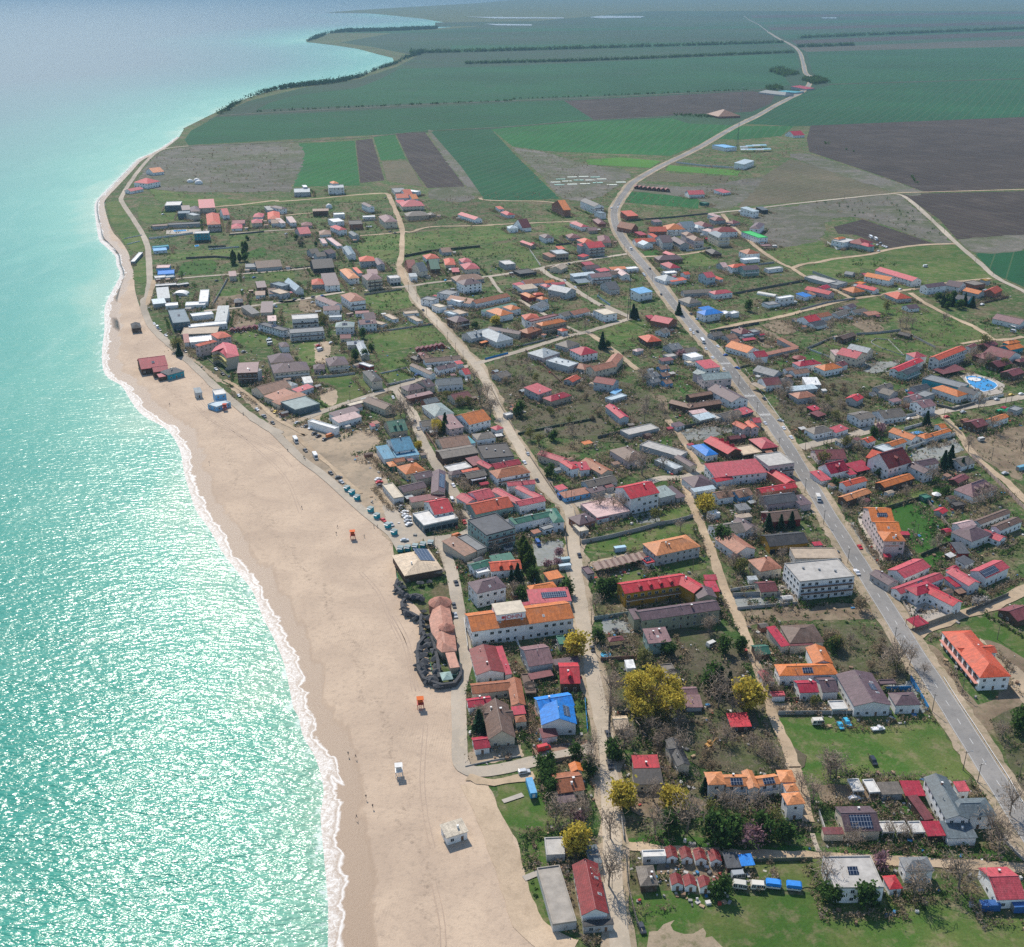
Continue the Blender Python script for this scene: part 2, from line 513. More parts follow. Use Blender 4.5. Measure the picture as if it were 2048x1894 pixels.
   put('stair_tower', bx.mesh('stair_tower', [M['wall'], M['trim']]), w * .1, 0, h, col=C['offwhite'])
  elif q == 'ac':
   for i in range(3):
    bx = MB().box(-.5, .5, -.4, .4, 0, .9)
    put('roof_vent', bx.mesh('roof_vent', M['metal']), (-.5 + .5 * i) * w, (.3 - .3 * i) * d, h)
 return c, rz
def build_houses(txt):
 cur = None
 for line in txt.strip().split('\n'):
  line = line.strip()
  if not line:
   continue
  plus = line[0] == '+'
  lab = ''
  if '|' in line:
   line, lab = line.split('|', 1)
  wds = line.lstrip('+').split()
  t = wds[0]
  v = [float(q) for q in wds[1:7]]
  h = float(wds[7])
  typ, rc, wc = wds[8:11]
  opts = wds[11:]
  cat = [q[1:] for q in opts if q[0] == '#']
  far = TILES[t][1] + v[1] / TILES[t][2] < 640
  if far and h > 3.6:
   h *= .88
  elif h > 4.5:
   h *= .87
  c, w, d, rz = frame_of(t, v, h)
  if not plus:
   small = 4 * w * d < 48 and h <= 3.6
   if 'o' in opts:
    kind = 'canopy'
   else:
    kind = cat[0] if cat else ('shed' if small else 'house')
   nm = kind.replace(' ', '_')
   e = root({'house': 'village_house', 'shed': 'garden_shed', 'hotel': 'hotel', 'canopy': 'open_canopy'}.get(nm, nm), c.x, c.y, 0, rz)
   sz = 'small ' if small or 4 * w * d < 60 else ('large ' if 4 * w * d > 330 else ('long ' if max(w, d) > 3 * min(w, d) else ''))
   shp = {'gx': 'gabled', 'gy': 'gabled', 'hip': 'hip roofed', 'pyr': 'pyramid roofed', 'shed': 'slant roofed', 'flat': 'flat roofed'}[typ]
   wall = ' with %s walls' % CN[wc] if wc in CN and 'o' not in opts and rc != wc and not small else ''
   desc = '%s%s %s %s' % (sz, CN.get(rc, rc), shp, kind)
   label, short = None, None
   if lab:
    label, _, short = lab.partition('*')
   thing(e, (c.x, c.y), desc, kind, None, label or None, short or None)
   THINGS[-1]['extra'] = wall
   cur = (e, c, rz)
  house_block(cur[0], cur[1], cur[2], t, v, h, typ, rc, wc, opts, far, not plus)
HOUSES = '''
n 345 125 545 79 500 0 9 hip mauve white L1 #hotel|mauve hip roofed white corner guesthouse beside the narrow beach street*mauve corner guesthouse
n 310 378 995 286 965 165 9 gx orange white L3 #hotel|long orange tiled hotel with white walls and a rooftop sign box*long orange hotel
n 700 192 978 172 938 92 5 shed pinkred white S0.3 n|pink roofed annex with solar collectors behind the long orange hotel
+ n 612 208 705 196 700 178 5 shed crimson white n
n 705 110 880 80 870 40 4 hip orange cream
k 1390 1240 1505 1215 1480 1160 3.5 shed orange cream
n 340 668 532 648 502 472 5 gy reddark white p0.3 #hall|dark red ribbed hall with a long gable and a crimson lean-to*dark red ribbed hall
+ n 534 664 580 658 552 490 3.5 shed crimson white n
n 690 610 858 585 822 452 6 gx mauvepink greywall #hall|pale pink ribbed metal hall with bare grey block walls*pale pink metal hall
+ n 705 698 858 668 845 632 3 shed maroon greywall o
n 900 724 1036 722 1020 582 5 gx red woodc d1|two storey red metal roofed house with a brown balcony and one wide dormer
n 865 602 1035 578 1028 542 3 shed mauve tan
n 315 792 575 765 602 692 4 gx orangebrown cream #restaurant|orange tiled L-shaped restaurant with a low red wing*orange tiled restaurant
+ n 575 872 672 866 660 690 4.3 gy orangebrown cream
+ n 290 884 450 862 452 800 3.5 gx crimson white
n 420 1098 605 1082 582 860 5 gy brown cream p0.7 k #chalet|steep brown gabled chalet with crossing gables behind a small crimson shed*steep brown chalet
+ n 398 968 592 952 590 900 5 gx brown cream p0.6 n
n 330 1162 437 1147 410 1070 3 gx crimson white
n 605 982 678 974 670 932 4 hip orangebrown cream
+ n 585 932 674 922 670 872 4.4 shed crimson cream n
n 765 905 998 868 985 775 6 gx blue white|bright blue roofed house with solar panels beside the sandy street*bright blue solar house
+ n 775 1000 1012 992 1000 868 6 gy blue white b s6
+ n 780 1087 890 1070 885 1010 3 shed maroon white n
n 668 792 742 787 720 657 2.5 flat brown tan o
n 1330 125 1760 58 1705 -12 8.6 gx red yellow bw d4 #hotel|red roofed hotel with yellow walls and long brown wooden balconies*yellow balcony hotel
+ l 1150 1345 1262 1300 1212 1172 8.8 gy red yellow n
+ l 1240 1240 1340 1237 1325 1200 6 shed crimson yellow n
+ l 1262 1335 1360 1330 1320 1255 6 shed crimson yellow n
n 1445 305 1970 230 1950 158 8 gx mauve olive k #hotel|mauve roofed hotel with plain cream walls across from the yellow balcony hotel*mauve roofed hotel
+ n 1818 160 1948 150 1905 85 8.2 gy mauve olive n
+ n 1392 297 1445 290 1440 226 7 shed mauve olive n
n 1490 457 1645 443 1605 357 7 shed mauvepink palegreen L1 k|pale green concrete house with a dusty pink slanted roof in the scrub
n 1228 446 1330 432 1325 400 3 hip maroon woodc o
n 1690 805 1822 800 1800 742 3 gx mauvepink greywall
+ n 1738 882 1852 880 1822 806 2.5 shed mauvepink greywall n
n 1605 706 1700 696 1650 590 3 flat greybrown greywall
n 1345 622 1405 618 1400 568 2.5 shed white white
n 1262 1028 1362 1025 1350 935 3 gx thatch tan
n 1680 1275 1770 1265 1722 1085 5 gy charcoal cream
+ n 1640 1215 1702 1205 1690 1130 4 gx charcoal cream
n 1390 1287 1565 1283 1540 1205 4.5 shed red cream n #barn|barn with a red upper slope and a dark brown lower slope by the sandy street*two colour barn
+ n 1395 1397 1590 1393 1570 1288 3.6 shed dark cream
q 1615 392 1772 370 1757 255 4 gx orangebrown cream k|orange brown tiled cottage in a hedged plot where the streets meet*hedged orange cottage
+ q 1690 270 1760 262 1738 215 4.2 gy orange cream n
+ q 1620 450 1722 432 1710 382 3 shed mauve cream n
n 895 466 945 461 940 402 3 flat green greywall
k 165 215 322 190 252 95 6.5 gx steelblue white #restaurant|steel blue roofed beach restaurant with stepped gables*steel blue restaurant
+ k 72 275 166 260 130 172 4 shed steelblue white n
+ k 170 262 358 235 330 195 3.6 shed steelblue white
g 902 1322 1082 1298 1010 1197 4.5 gx green tan d2|dark green gabled house with two dormers above the sand car park*dark green gabled house
k 120 335 178 325 166 285 3 pyr neworange green
k 165 300 246 285 235 255 4 gx orangebrown cream
k 245 395 405 360 365 290 4 hip orange cream k
k 330 440 470 410 430 362 6 gx mauve cream L1 #restaurant|mauve ribbed roof complex of stepped wings beside the sand car park*mauve stepped complex
+ k 225 540 416 496 390 445 5 gx mauve cream
+ k 445 547 560 545 462 372 6 gy mauve cream S0 n
+ k 290 620 566 576 555 540 4.6 shed maroon cream n
k 150 590 232 575 190 455 4 flat cream white
k 390 805 666 745 612 645 5 flat offwhite glassw g #restaurant|glass fronted restaurant with an off white flat roof and a red gable on top*glass fronted restaurant
+ k 475 718 632 688 590 575 6.6 gx red white L1
k 540 188 770 155 730 76 4 gx rust cream
k 540 270 830 222 808 150 5 gx greybrown woodc p0.25 n
k 870 272 1112 250 1060 142 4 flat dark greywall ac n
k 815 120 970 98 940 50 5 hip greybrown white
k 770 148 806 140 790 88 4 shed teal white n
k 785 326 880 305 855 248 4 shed maroon woodc
k 600 375 775 338 730 295 3 flat offwhite white o
k 610 405 700 385 690 350 3 hip mauve white
k 700 380 885 345 880 330 3 shed redorange white n
k 960 352 1172 310 1150 268 6 gx crimson olive|crimson gabled house with olive green walls between two sea streets
+ k 905 352 960 335 950 258 6.4 gy crimson olive n
k 975 428 1245 378 1192 315 6.5 hip orangebrown white bw #hotel|orange brown hip roofed guesthouse with long wooden galleries*galleried orange guesthouse
k 740 432 900 400 890 350 4 gx greybrown woodc n
k 775 447 890 425 880 402 3 flat white white o
k 820 605 962 570 936 492 6 gx pinkred white
+ k 735 630 825 600 790 530 5 gy pinkred white n
k 805 715 1110 650 1062 562 5.4 gx redorange palegreen k|broad red orange gabled hall behind the grey roofed block*broad red orange hall
k 1030 575 1085 560 1060 506 4 shed maroon white
k 1155 650 1370 606 1345 562 6.3 gx pinkred white bw #hotel|pinkish red roofed guesthouse built round a small open courtyard*courtyard guesthouse
+ k 1150 640 1210 618 1110 462 6.3 gy pinkred white n
+ k 1062 490 1285 470 1270 436 6.3 gx pinkred white n
+ k 1290 590 1345 570 1282 445 6.3 gy pinkred white n s3
k 890 885 1120 825 1036 686 11 flat dkgrey palegreen box #hotel|tall pale green block with a grey flat roof and stair tower*tall grey roofed block
k 715 1049 818 1005 740 866 4 shed rust cream n|single storey annex half rust red and half grey roofed
+ k 818 1005 893 980 816 846 4.2 flat grey cream n
k 1145 788 1425 725 1412 680 6.3 gx green white #hotel|green metal roofed white guesthouse at the street corner*green roofed guesthouse
+ k 1425 782 1518 772 1500 657 6.8 hip green white
+ k 1120 795 1150 787 1135 735 6.1 shed green white n
k 1350 842 1440 815 1412 786 3 flat grey white
k 790 1158 945 1115 930 1062 4 gx green white
k 925 1170 1175 1150 1165 1072 5 gx redorange white d2
k 820 1190 918 1170 905 1126 3 flat white white
k 945 1105 1120 1075 1105 1022 5 shed green white n
k 235 1207 540 1150 453 985 4 hip thatch woodc p0.24 S0.45 n #restaurant|straw coloured tiled beach restaurant covered in solar panels*straw coloured restaurant
k 1490 297 1546 270 1440 166 5.5 gy pinkred cream
k 1570 355 1632 340 1582 266 6.5 hip red white
+ k 1640 362 1722 355 1702 300 5 shed crimson white
k 1810 395 1908 368 1800 252 3.6 gy orangebrown cream k
l 310 502 545 450 520 392 4 gx greybrown greywall
+ l 330 547 452 515 436 476 3.2 shed mauve greywall n
+ l 450 502 515 490 505 466 3.2 shed maroon greywall n
l 115 585 330 540 305 500 3 shed terra lightblue #market stall|low terracotta roofed market stalls with a blue front at the corner*terracotta market stalls
l 75 525 145 505 125 470 3 shed pinkred white
l 645 592 878 540 836 430 11 gx red white k #hotel|tall white block with a plain red gabled roof facing the walled meadow*tall white red block
l 375 745 640 690 560 570 3.2 flat pink palepink
l 380 757 472 735 466 725 2.8 shed crimson white
l 235 800 370 760 342 682 4 hip mauve brick
l 235 856 310 842 290 782 3 flat cream greywall
l 880 583 1010 553 970 482 6 shed greygreen greywall #hall
l 1015 587 1086 570 1050 482 3 shed mauve greywall
l 1150 502 1322 472 1260 386 5 hip mauve white
+ l 1155 537 1330 507 1316 480 4 shed paleblue white
l 1320 420 1740 377 1652 287 7 shed pinkred white #supermarket|large white shop hall with one wide pinkish red roof*wide red shop hall
+ l 1330 457 1468 430 1440 396 5.5 gx red white
l 1748 332 1955 303 1858 212 9.5 flat concrete palepink box #hotel|concrete flat roofed hotel with a white stair tower beside the main road*concrete roadside hotel
l 1690 545 1982 497 1965 455 5 gx red orangewall L2 #restaurant|bright red angled roof restaurant with orange walls by the main road*angled red restaurant
+ l 1882 470 1968 453 1890 346 5.4 gy red orangewall n
l 1345 590 1475 570 1440 516 4 gx rust white
l 1510 582 1630 556 1600 492 4 gx rust lightblue
l 1740 637 1990 606 1960 532 4.4 gx dkgrey palepink
+ m 205 646 300 630 252 562 4 shed mauve palepink n
l 1760 777 2012 750 1985 668 4.4 gx brown reddark
l 1755 972 2069 942 2044 845 4.4 gx charcoal yellow g|charcoal gabled shop with yellow walls beside the main road*charcoal yellow shop
l 1340 887 1570 855 1522 766 4 gx greybrown white|grey brown gabled bungalow with a mauve cross wing
+ l 1570 847 1666 820 1620 726 5 gy mauve white s2
l 1500 750 1620 730 1590 706 3.6 shed tan cream
l 1490 1030 1648 990 1520 857 5.4 gy terra white
l 1680 1172 1858 1142 1792 1043 6 hip terra cream k|terracotta hip roofed cream house beside the dirt lane
l 1685 1337 1826 1326 1792 1242 3.2 gx maroon cream
l 1515 685 1612 670 1585 626 3 shed grey cream
l 1290 722 1362 706 1355 674 2.6 flat white white
l 850 1046 1206 970 1130 866 7 hip neworange greywall #hotel|unfinished bright orange hip roofed block with bare grey walls*unfinished orange block
l 775 1110 838 1095 816 1046 3 flat red white s3
l 300 1196 356 1186 346 1122 3 flat mauve greywall
l 1120 335 1178 322 1102 232 4 gy mauve cream
l 1000 357 1062 336 962 240 3 flat palegrey greywall
l 625 293 776 258 696 150 5.6 hip brown palepink k
l 1030 256 1100 217 986 22 3.4 flat concrete greywall n #warehouse|long bare concrete flat roofed warehouse beside the walled dirt lane*long concrete warehouse
l 630 82 872 27 842 -20 3.2 flat concrete greywall n
l 1245 248 1346 232 1282 140 4 hip blue white|small bright blue hip roofed bungalow near the gravel yard*blue hip bungalow
l 1420 233 1536 205 1430 82 5 gy red woodc d3 #chalet|red chalet with rows of small dormers and dark wooden walls*red dormer chalet
+ l 1440 117 1570 100 1560 72 4 gx maroon woodc n
l 1690 191 1828 173 1752 92 3.8 hip pinkred woodc
l 1545 242 1695 217 1642 152 3 flat thatch woodc o
i 930 1292 1015 1272 962 1202 7 gy redorange palepink|pale pink villa with twin red gables by the gravel yard*twin gabled pink villa
+ i 1015 1282 1094 1275 1080 1207 7 gy redorange palepink
+ i 1040 1227 1120 1222 1092 1174 5 gx pinkred palepink n
l 275 158 345 142 326 122 2.6 shed orange tan o
l 1110 165 1155 155 1145 141 2.6 shed crimson white
m 345 277 580 270 516 194 3.6 gx maroon palepink
m 450 393 597 360 560 286 5 gx crimson white p0.7 d1 #chalet|white chalet with a crimson roof and a broad white gable dormer*crimson white chalet
+ m 370 450 456 435 402 366 3 shed pinkred white n
+ m 600 402 660 392 640 350 3 shed crimson white n
m 660 378 800 345 746 280 3 shed crimson woodc o
m 915 352 1100 297 1066 180 9 gx reddark white p0.8 d1 #hotel|tall dark red hotel with a steep roof and white gable dormer*tall dark red hotel
+ m 840 292 890 227 800 176 9 shed redorange woodc L2
+ m 880 216 960 192 906 142 9 flat palegrey woodc n
m 1195 390 1276 370 1182 282 7 gy mauve white|white house with crossing mauve gables behind the dark red hotel
+ m 1180 332 1322 306 1256 264 7 gx mauve white
m 880 502 1122 427 1096 374 4 gx orange woodc
m 570 493 745 446 692 414 6 gx redorange white
m 575 612 778 542 746 494 4 gx neworange woodc
m 775 774 962 776 870 662 10.5 gx orange palepink s5 L2 #apartment block|stepped orange roofed apartment block with white terraces beside the main road*stepped orange apartments
+ m 825 854 1015 855 955 772 10.5 gx orange palepink L1
+ m 872 932 1052 932 1002 852 10.5 hip orange palepink L1
+ m 885 970 995 970 985 940 7.4 shed orange palepink n
m 1040 1230 1252 1137 1162 1050 4 gx pinkred white
m 910 1287 1000 1260 930 1142 4 gy mauve greywall
m 1010 1357 1365 1227 1316 1170 4 gx pinkred white s3 #hotel|red roofed motel with a crimson tower wing round a paved courtyard*red courtyard motel
+ m 1140 1370 1325 1312 1272 1234 6.4 hip crimson white
+ o 1560 193 1622 166 1500 2 6 gy red white
m 1695 1230 1885 1142 1802 1060 6.2 gx pinkred white S-0.5|large pinkish red roofed white house with rooftop solar strips
m 1555 1292 1652 1266 1552 1132 6 gy pinkred white
+ m 1450 1302 1522 1286 1480 1206 3 shed crimson white n
m 1430 1182 1486 1152 1442 1118 4 gx crimson white
m 1470 1032 1566 1030 1512 952 3.2 shed dkgrey reddark
m 1530 1126 1606 1096 1560 1036 3.2 shed dkgrey white
m 1580 937 1748 872 1642 772 5.4 hip mauve white|mauve hip roofed white house behind the walled football lawn
+ m 1490 832 1620 802 1572 754 6 gx pink white
m 1800 934 1863 902 1742 824 3.2 gy pinkred white
m 1650 797 1898 702 1862 662 4.6 gx brown white
m 1810 847 1990 772 1992 702 5 gx brown white
m 1590 582 1790 507 1692 422 4 hip mauvepink white p0.75 d3|dusty pink mansard house with three dormers and a stone porch*pink mansard house
m 1470 467 1564 422 1522 377 3 gx maroon woodc
m 1500 334 1610 304 1542 237 3.2 gx greybrown white
m 1345 714 1394 686 1336 650 2.6 gx red greywall
m 1205 592 1258 580 1236 547 2.8 flat green green
m 1450 655 1532 640 1515 600 2.8 flat dark woodc
m 1095 122 1167 97 988 27 4 gy orange white #villa|white walled pool villa with a ring of low orange roofs*orange pool villa
+ m 1205 112 1282 87 1216 62 3.6 hip orange white
+ m 1280 90 1420 47 1392 22 4 gx orange white
+ m 1335 27 1388 17 1330 -12 4 gx orange white
m 745 144 814 120 780 82 5 gx redorange white
m 940 172 1062 134 1022 102 6 gx orange white
m 540 152 652 130 602 94 3.2 hip greybrown white
i 1640 1342 1838 1302 1746 1247 4 hip greybrown white
+ i 1860 1327 1990 1284 1942 1237 3.4 shed pinkred white
m 200 1260 640 1217 536 1070 11.4 flat concrete white ac #apartment block|pale concrete apartment block under construction with debris on its flat roof*unfinished concrete block
+ m 160 1072 530 1072 442 987 6 flat tan greywall
o 1725 634 1920 624 1704 338 7.5 hip redorange white #hotel|white arcaded hotel with an orange red cross hipped roof across the main road*white arcaded hotel
+ o 1618 492 1835 478 1762 432 7.4 gx redorange white n
o 555 422 770 412 702 302 5 hip brown cream|dark brown hip roofed cream house with a crimson lean-to*brown crimson house
+ o 500 442 556 433 512 320 4 shed crimson cream n
+ o 558 438 702 430 696 413 4 shed maroon cream n
o 345 492 438 486 422 426 3 gx green woodc
o 490 622 852 612 772 542 6 hip orange white s4|L-shaped orange hip roofed house with solar collectors*orange L-shaped house
+ o 700 548 822 546 766 444 6.2 gy orange white n
o 615 727 736 722 702 646 5 gx crimson white
+ o 755 724 858 720 802 626 4 gx mauve white n
o 405 664 461 656 432 586 3 gy crimson white
o 445 748 526 746 516 720 2.6 flat pinkred white
o 950 810 1182 802 1088 602 6 gy mauve white L2 p0.25 s4 #hall|large mauve hall with roof windows beside the meadow*large mauve hall
o 1205 804 1366 799 1322 721 5 hip mauve white
o 1112 676 1212 672 1200 645 3 flat mauve woodc o
o 815 832 913 828 886 776 3 flat offwhite white o
o 190 938 320 933 302 856 3 shed red woodc
o 1335 322 1413 296 1372 246 3 shed crimson white o
o 1960 287 2062 252 1962 172 3.4 gx maroon woodc
p 510 165 594 162 582 101 7.4 hip neworange white #hotel|white terraced hotel with bright orange hipped tower roofs*orange towered hotel
+ p 592 172 702 170 692 113 6.4 gx neworange white s4 b
+ p 700 184 754 181 736 96 7 gy neworange white n
+ p 752 172 852 158 832 109 6.4 gx neworange white s4 b
+ p 850 152 926 151 912 93 7.4 hip neworange white
+ p 880 197 940 192 922 156 7 hip neworange white n
+ p 882 260 970 252 946 196 8 hip neworange white
p 1630 327 1746 326 1652 127 7 gy slate white|grey L-shaped villa with white walls beside the main road*grey L-shaped villa
+ p 1664 316 1872 309 1842 223 6.8 hip slate white
+ p 1640 417 1782 413 1752 337 3.6 shed slate white n
p 1440 216 1536 216 1502 151 3 shed crimson woodc o
p 1690 196 1746 193 1736 149 5 shed pinkred white
p 1155 384 1326 381 1282 263 5 gx mauve cream S0|mauve gabled cream house with a strip of solar panels
+ p 1055 397 1152 396 1112 366 3 shed maroon cream n
p 1330 390 1390 388 1372 337 2.6 flat offwhite white o
p 1400 390 1460 388 1446 337 2.6 flat offwhite white o
p 1475 392 1535 390 1516 337 2.6 flat offwhite white o
p 1192 196 1246 194 1228 137 2.6 flat offwhite white o
p 1270 203 1322 200 1306 138 2.6 flat offwhite white o
p 1330 210 1433 206 1416 153 3 shed greybrown greywall
p 1545 406 1632 403 1612 339 3 shed crimson woodc o
p 1530 331 1576 323 1522 216 3 shed maroon woodc
p 1440 573 1578 569 1546 501 6 pyr grey white p0.5 b
p 1105 652 1338 649 1266 501 7 flat concrete white s3 #hotel|white flat roofed guesthouse with a cracked concrete roof at the meadow edge*white flat guesthouse
p 1365 657 1429 651 1411 586 3 pyr red white
p 1870 707 2012 702 1932 549 4 gx pinkred white|red and pale roofed house above two blue containers
p 190 642 276 637 268 541 3 hip greybrown woodc
p 203 507 312 503 310 471 3 flat offwhite white
p 598 557 668 553 656 486 3 shed dkgrey woodc
p 665 547 732 541 719 491 3 shed blue woodc o
q 978 647 1106 607 1086 531 3.5 shed cream white #beach bar|cream roofed beach bar standing alone on the sand*lone beach bar
q 1750 1087 1906 1076 1862 787 4.4 gy reddark white p0.55 L2 #hall|dark red barrel roofed hall with a white gable by the sandy street*dark red barrel hall
q 1585 1142 1722 1122 1692 792 3 flat plankx greywall n|long grey plank roofed terrace beside the dark red barrel hall
q 1550 746 1656 741 1650 641 2.6 flat concrete greywall n
q 1805 796 1871 786 1856 686 3 shed slate greywall
q 1760 1152 1936 1136 1926 1106 3 shed charcoal greywall
e 390 472 500 447 432 417 7.5 flat offwhite white #villa|white cubic villa with a walled terrace on the open meadow*white walled villa
+ e 345 442 412 427 396 411 9 hip orange white n
e 560 492 656 466 578 420 6.4 hip reddark greywall
e 610 507 669 499 622 468 6.4 pyr crimson palegreen
e 465 759 498 743 451 719 3 gy grey greywall
e 795 810 850 790 706 721 6.4 gy orange white|orange gabled guesthouse beside the long red gallery block
e 1000 814 1090 801 856 689 6.6 gy pinkred white #hotel|long pinkish red roofed block with an outside gallery on the field edge*long red gallery block
e 625 775 676 765 640 740 3 shed pinkred woodc o
e 255 934 313 916 172 846 5.4 gy red palepink|red roofed long pale pink house with a crimson side wing
+ e 215 887 276 866 228 842 5.4 gx crimson palepink n
e 475 917 586 901 516 863 4 hip orange tan
e 660 899 713 886 602 833 4.2 gy red white
+ e 545 842 592 828 560 806 3 flat orange white n
e 865 974 1004 963 926 911 4.4 hip redorange greywall|red orange hip roofed bungalow where two dirt lanes cross*red crossroads bungalow
e 975 1062 1071 1051 1042 1019 3.2 gx mauve white
e 1140 874 1311 851 1282 823 7.5 gx mauve white #hotel|white three storey guesthouse with a mauve roof beside a gabled twin*mauve field guesthouse
e 1420 870 1486 842 1402 801 6.4 gy mauve white
e 1590 930 1653 914 1562 869 5.4 gy orange greywall
e 1500 992 1552 967 1482 921 4 gy dkgrey teal|dark roofed house with a bright turquoise gable wall*turquoise gabled house
e 1740 927 1810 892 1762 843 5.6 gx redorange brick p0.6
e 1560 852 1656 836 1642 791 6 flat greybrown brick
e 1655 812 1700 806 1690 788 5 flat yellow greywall n
e 45 957 109 941 76 906 4 shed blue white
+ e 115 936 149 931 132 906 3.4 shed terra white n
j 1955 247 2042 217 1882 116 4.4 gy mauvepink white
j 268 82 331 62 292 26 3.2 gx mauve white
e 610 1119 726 1106 702 1081 2.7 shed terra tan
i 1590 222 1713 197 1662 141 5.4 gx red white|red gabled white house with a terracotta wing in an orchard plot
+ i 1700 177 1822 152 1792 113 5 gx orangebrown white n
+ i 1650 264 1776 237 1752 197 3.2 gx dkgrey white n
e 330 852 426 826 372 791 4 flat grey greywall n
e 250 832 332 816 272 731 4.4 flat concrete greywall n
j 325 587 430 542 290 468 8.4 gy pinkred cream|pinkish red stepped gable house with a grey twin roof on the meadow*stepped red gable house
+ j 430 529 501 496 331 436 7.4 gy palegrey cream
+ j 112 553 190 550 196 505 7 shed pink cream n
i 1745 707 1930 673 1852 624 5.4 hip orange white
+ j 185 662 246 641 192 601 5 gx maroon white n
j 1150 602 1426 491 1372 446 10.5 gx redorange offwhite b #hotel|big slanted red roofed hotel with rows of balconies above the pool*big balcony hotel
+ j 1190 742 1420 692 1372 642 3 shed maroon woodc o
j 745 714 1000 607 932 573 7 gx red white #hotel|long red roofed guesthouse with a grey and green side block*long red poolside guesthouse
+ j 905 576 1032 562 982 515 8 hip pinkred white n
+ j 830 750 966 692 892 650 6.4 gx dkgrey palegreen b
j 1370 884 1452 843 1152 708 6 flat grey teal n #hotel|long grey flat roofed pool building with turquoise railings*grey poolside block
j 1335 967 1440 937 1227 837 6 hip orange white
j 1500 952 1583 921 1442 857 6 gy dkgrey white
j 940 907 1071 876 1012 833 4.4 gx dkgrey greywall
+ j 1010 972 1111 936 1062 882 4 flat grey greywall n
j 890 1007 986 976 932 927 4.2 gx mauvepink greywall
j 985 1080 1126 1052 1052 984 6.6 gx mauvepink white|dusty pink gabled white house at the crossroads lane
j 560 902 702 862 652 824 4.2 gx greybrown greywall
+ j 660 957 749 921 682 866 5 gy greybrown greywall
j 690 1022 783 1001 752 976 3 shed mauvepink white
j 330 1012 401 972 322 921 4.4 gx red greywall
j 360 1200 521 1167 426 1096 6.6 gx greybrown white p0.2|square white house with a weathered grey brown roof beside the lane
j 600 1187 831 1157 722 1082 4 gx greybrown white
j 1640 477 1746 442 1690 397 4.4 gx maroon woodc
j 1470 482 1537 452 1505 422 4.2 gx maroon white
j 1600 592 1746 562 1690 507 4.4 hip maroon woodc
j 1740 672 1896 637 1830 580 4.4 gx maroon woodc
j 1890 762 2010 722 1960 657 4.4 gx maroon woodc
j 1960 622 2050 602 2010 572 4.2 hip maroon woodc
j 1840 592 1975 547 1790 462 6 gy maroon white bw
j 1860 502 2000 472 1950 422 6 gx orange teal|orange roofed turquoise house with a raised hip roof behind the maroon cottages
+ j 1850 442 1970 417 1930 390 9 hip orange teal n
j 1530 1277 1650 1242 1612 1157 4.2 gx maroon woodc
j 1690 1220 1853 1167 1812 1127 4.2 gx orange white
j 1925 1112 1991 1082 1932 1042 3.4 flat grey greywall
j 195 394 326 352 266 322 4 gx brown woodc
j 310 132 440 112 410 82 3.2 gx greybrown white
j 150 164 262 128 206 92 3.4 gx greybrown white
j 850 366 892 351 812 309 3 gy dark woodc
i 545 154 739 126 716 82 7 hip blue white #shop|bright blue hip roofed shop beside the main road*bright blue roadside shop
+ i 540 107 646 89 602 63 6 shed blue white n
+ i 745 142 812 127 792 97 5 flat white white n
+ i 820 142 893 123 872 99 5 flat white white n
i 185 240 276 201 132 149 6 gy pinkred brick|pinkish red roofed brick house beside the upper main road*pinkish brick house
+ i -10 187 60 180 55 152 4 shed crimson brick n
h 1720 422 1869 406 1792 346 4.4 hip redorange woodc
i 140 334 209 313 152 276 3.4 gx greybrown white
i 970 529 1097 491 962 401 4.4 gy orange white k|orange gabled bungalow inland of the main road
i 1065 574 1184 561 1166 506 6 gx crimson white
i 910 342 1032 321 962 271 4.2 hip maroon greywall
+ i 945 364 1042 347 1022 326 3.4 shed bluegrey greywall n
i 1030 327 1101 313 1062 286 4 flat grey greywall
i 945 407 1066 391 1056 373 2.8 shed crimson woodc o
i 640 367 742 347 712 311 3.2 gx greybrown greywall
i 790 392 882 373 852 331 3.2 gx rust greywall
i 830 430 909 407 886 376 3 gx terra greywall
i 1185 550 1492 482 1482 456 3 shed terra greywall n
+ i 1440 477 1492 467 1372 389 3 shed terra greywall n
i 1495 664 1719 634 1652 593 5.4 hip crimson white
i 1450 742 1602 722 1562 682 4 gx rust white
+ i 1365 707 1452 692 1422 669 4 gx rust white n
i 1235 764 1337 724 1217 632 3.2 gy grey greywall
i 1160 855 1323 840 1292 771 5.4 gx maroon white|maroon gabled white house with a beige awning beside the main road
+ i 1330 852 1442 822 1372 767 4 gx dkgrey white n
+ i 1110 892 1166 877 1112 817 3 shed tan white o
i 1400 912 1682 882 1652 846 4 shed paleblue greywall
+ i 1560 847 1712 847 1642 787 4 shed white greywall n
i 1480 987 1664 961 1622 901 5.4 hip terra greywall
i 1630 1107 1713 1086 1672 1049 3 shed crimson woodc
+ i 1680 1167 1763 1141 1712 1099 3 shed maroon woodc n
i 410 582 531 561 486 516 6 flat white white|small white cubic house with a flat roof and a wide terrace
+ i 385 634 541 606 521 581 3 flat cream white
i 550 687 706 666 642 603 4.2 shed pinkred white
i 540 804 823 780 792 719 8.4 gx greygreen palepink #hotel|tall grey green roofed guesthouse with rows of small windows by the road*grey green guesthouse
+ i 510 759 602 736 562 691 8 gy greygreen palepink n
i 220 502 333 482 272 431 3.4 gx grey greywall
i 360 527 482 507 452 471 3.4 gx greybrown greywall
i 180 574 276 557 256 526 3 flat concrete greywall
i 120 614 242 597 226 571 3 shed maroon greywall
i 110 697 206 682 196 646 2.8 gx rust lightblue
i 130 767 206 752 196 713 2.8 gx rust lightblue
i 160 842 236 827 226 783 2.8 gx rust lightblue
i 15 777 106 757 92 706 3.2 gx grey greywall
i 20 832 116 812 106 771 3.2 gx grey greywall
i 395 1082 452 1052 362 937 4.4 gy rust woodc #hotel|rust red low motel around a dark inner courtyard*rust courtyard motel
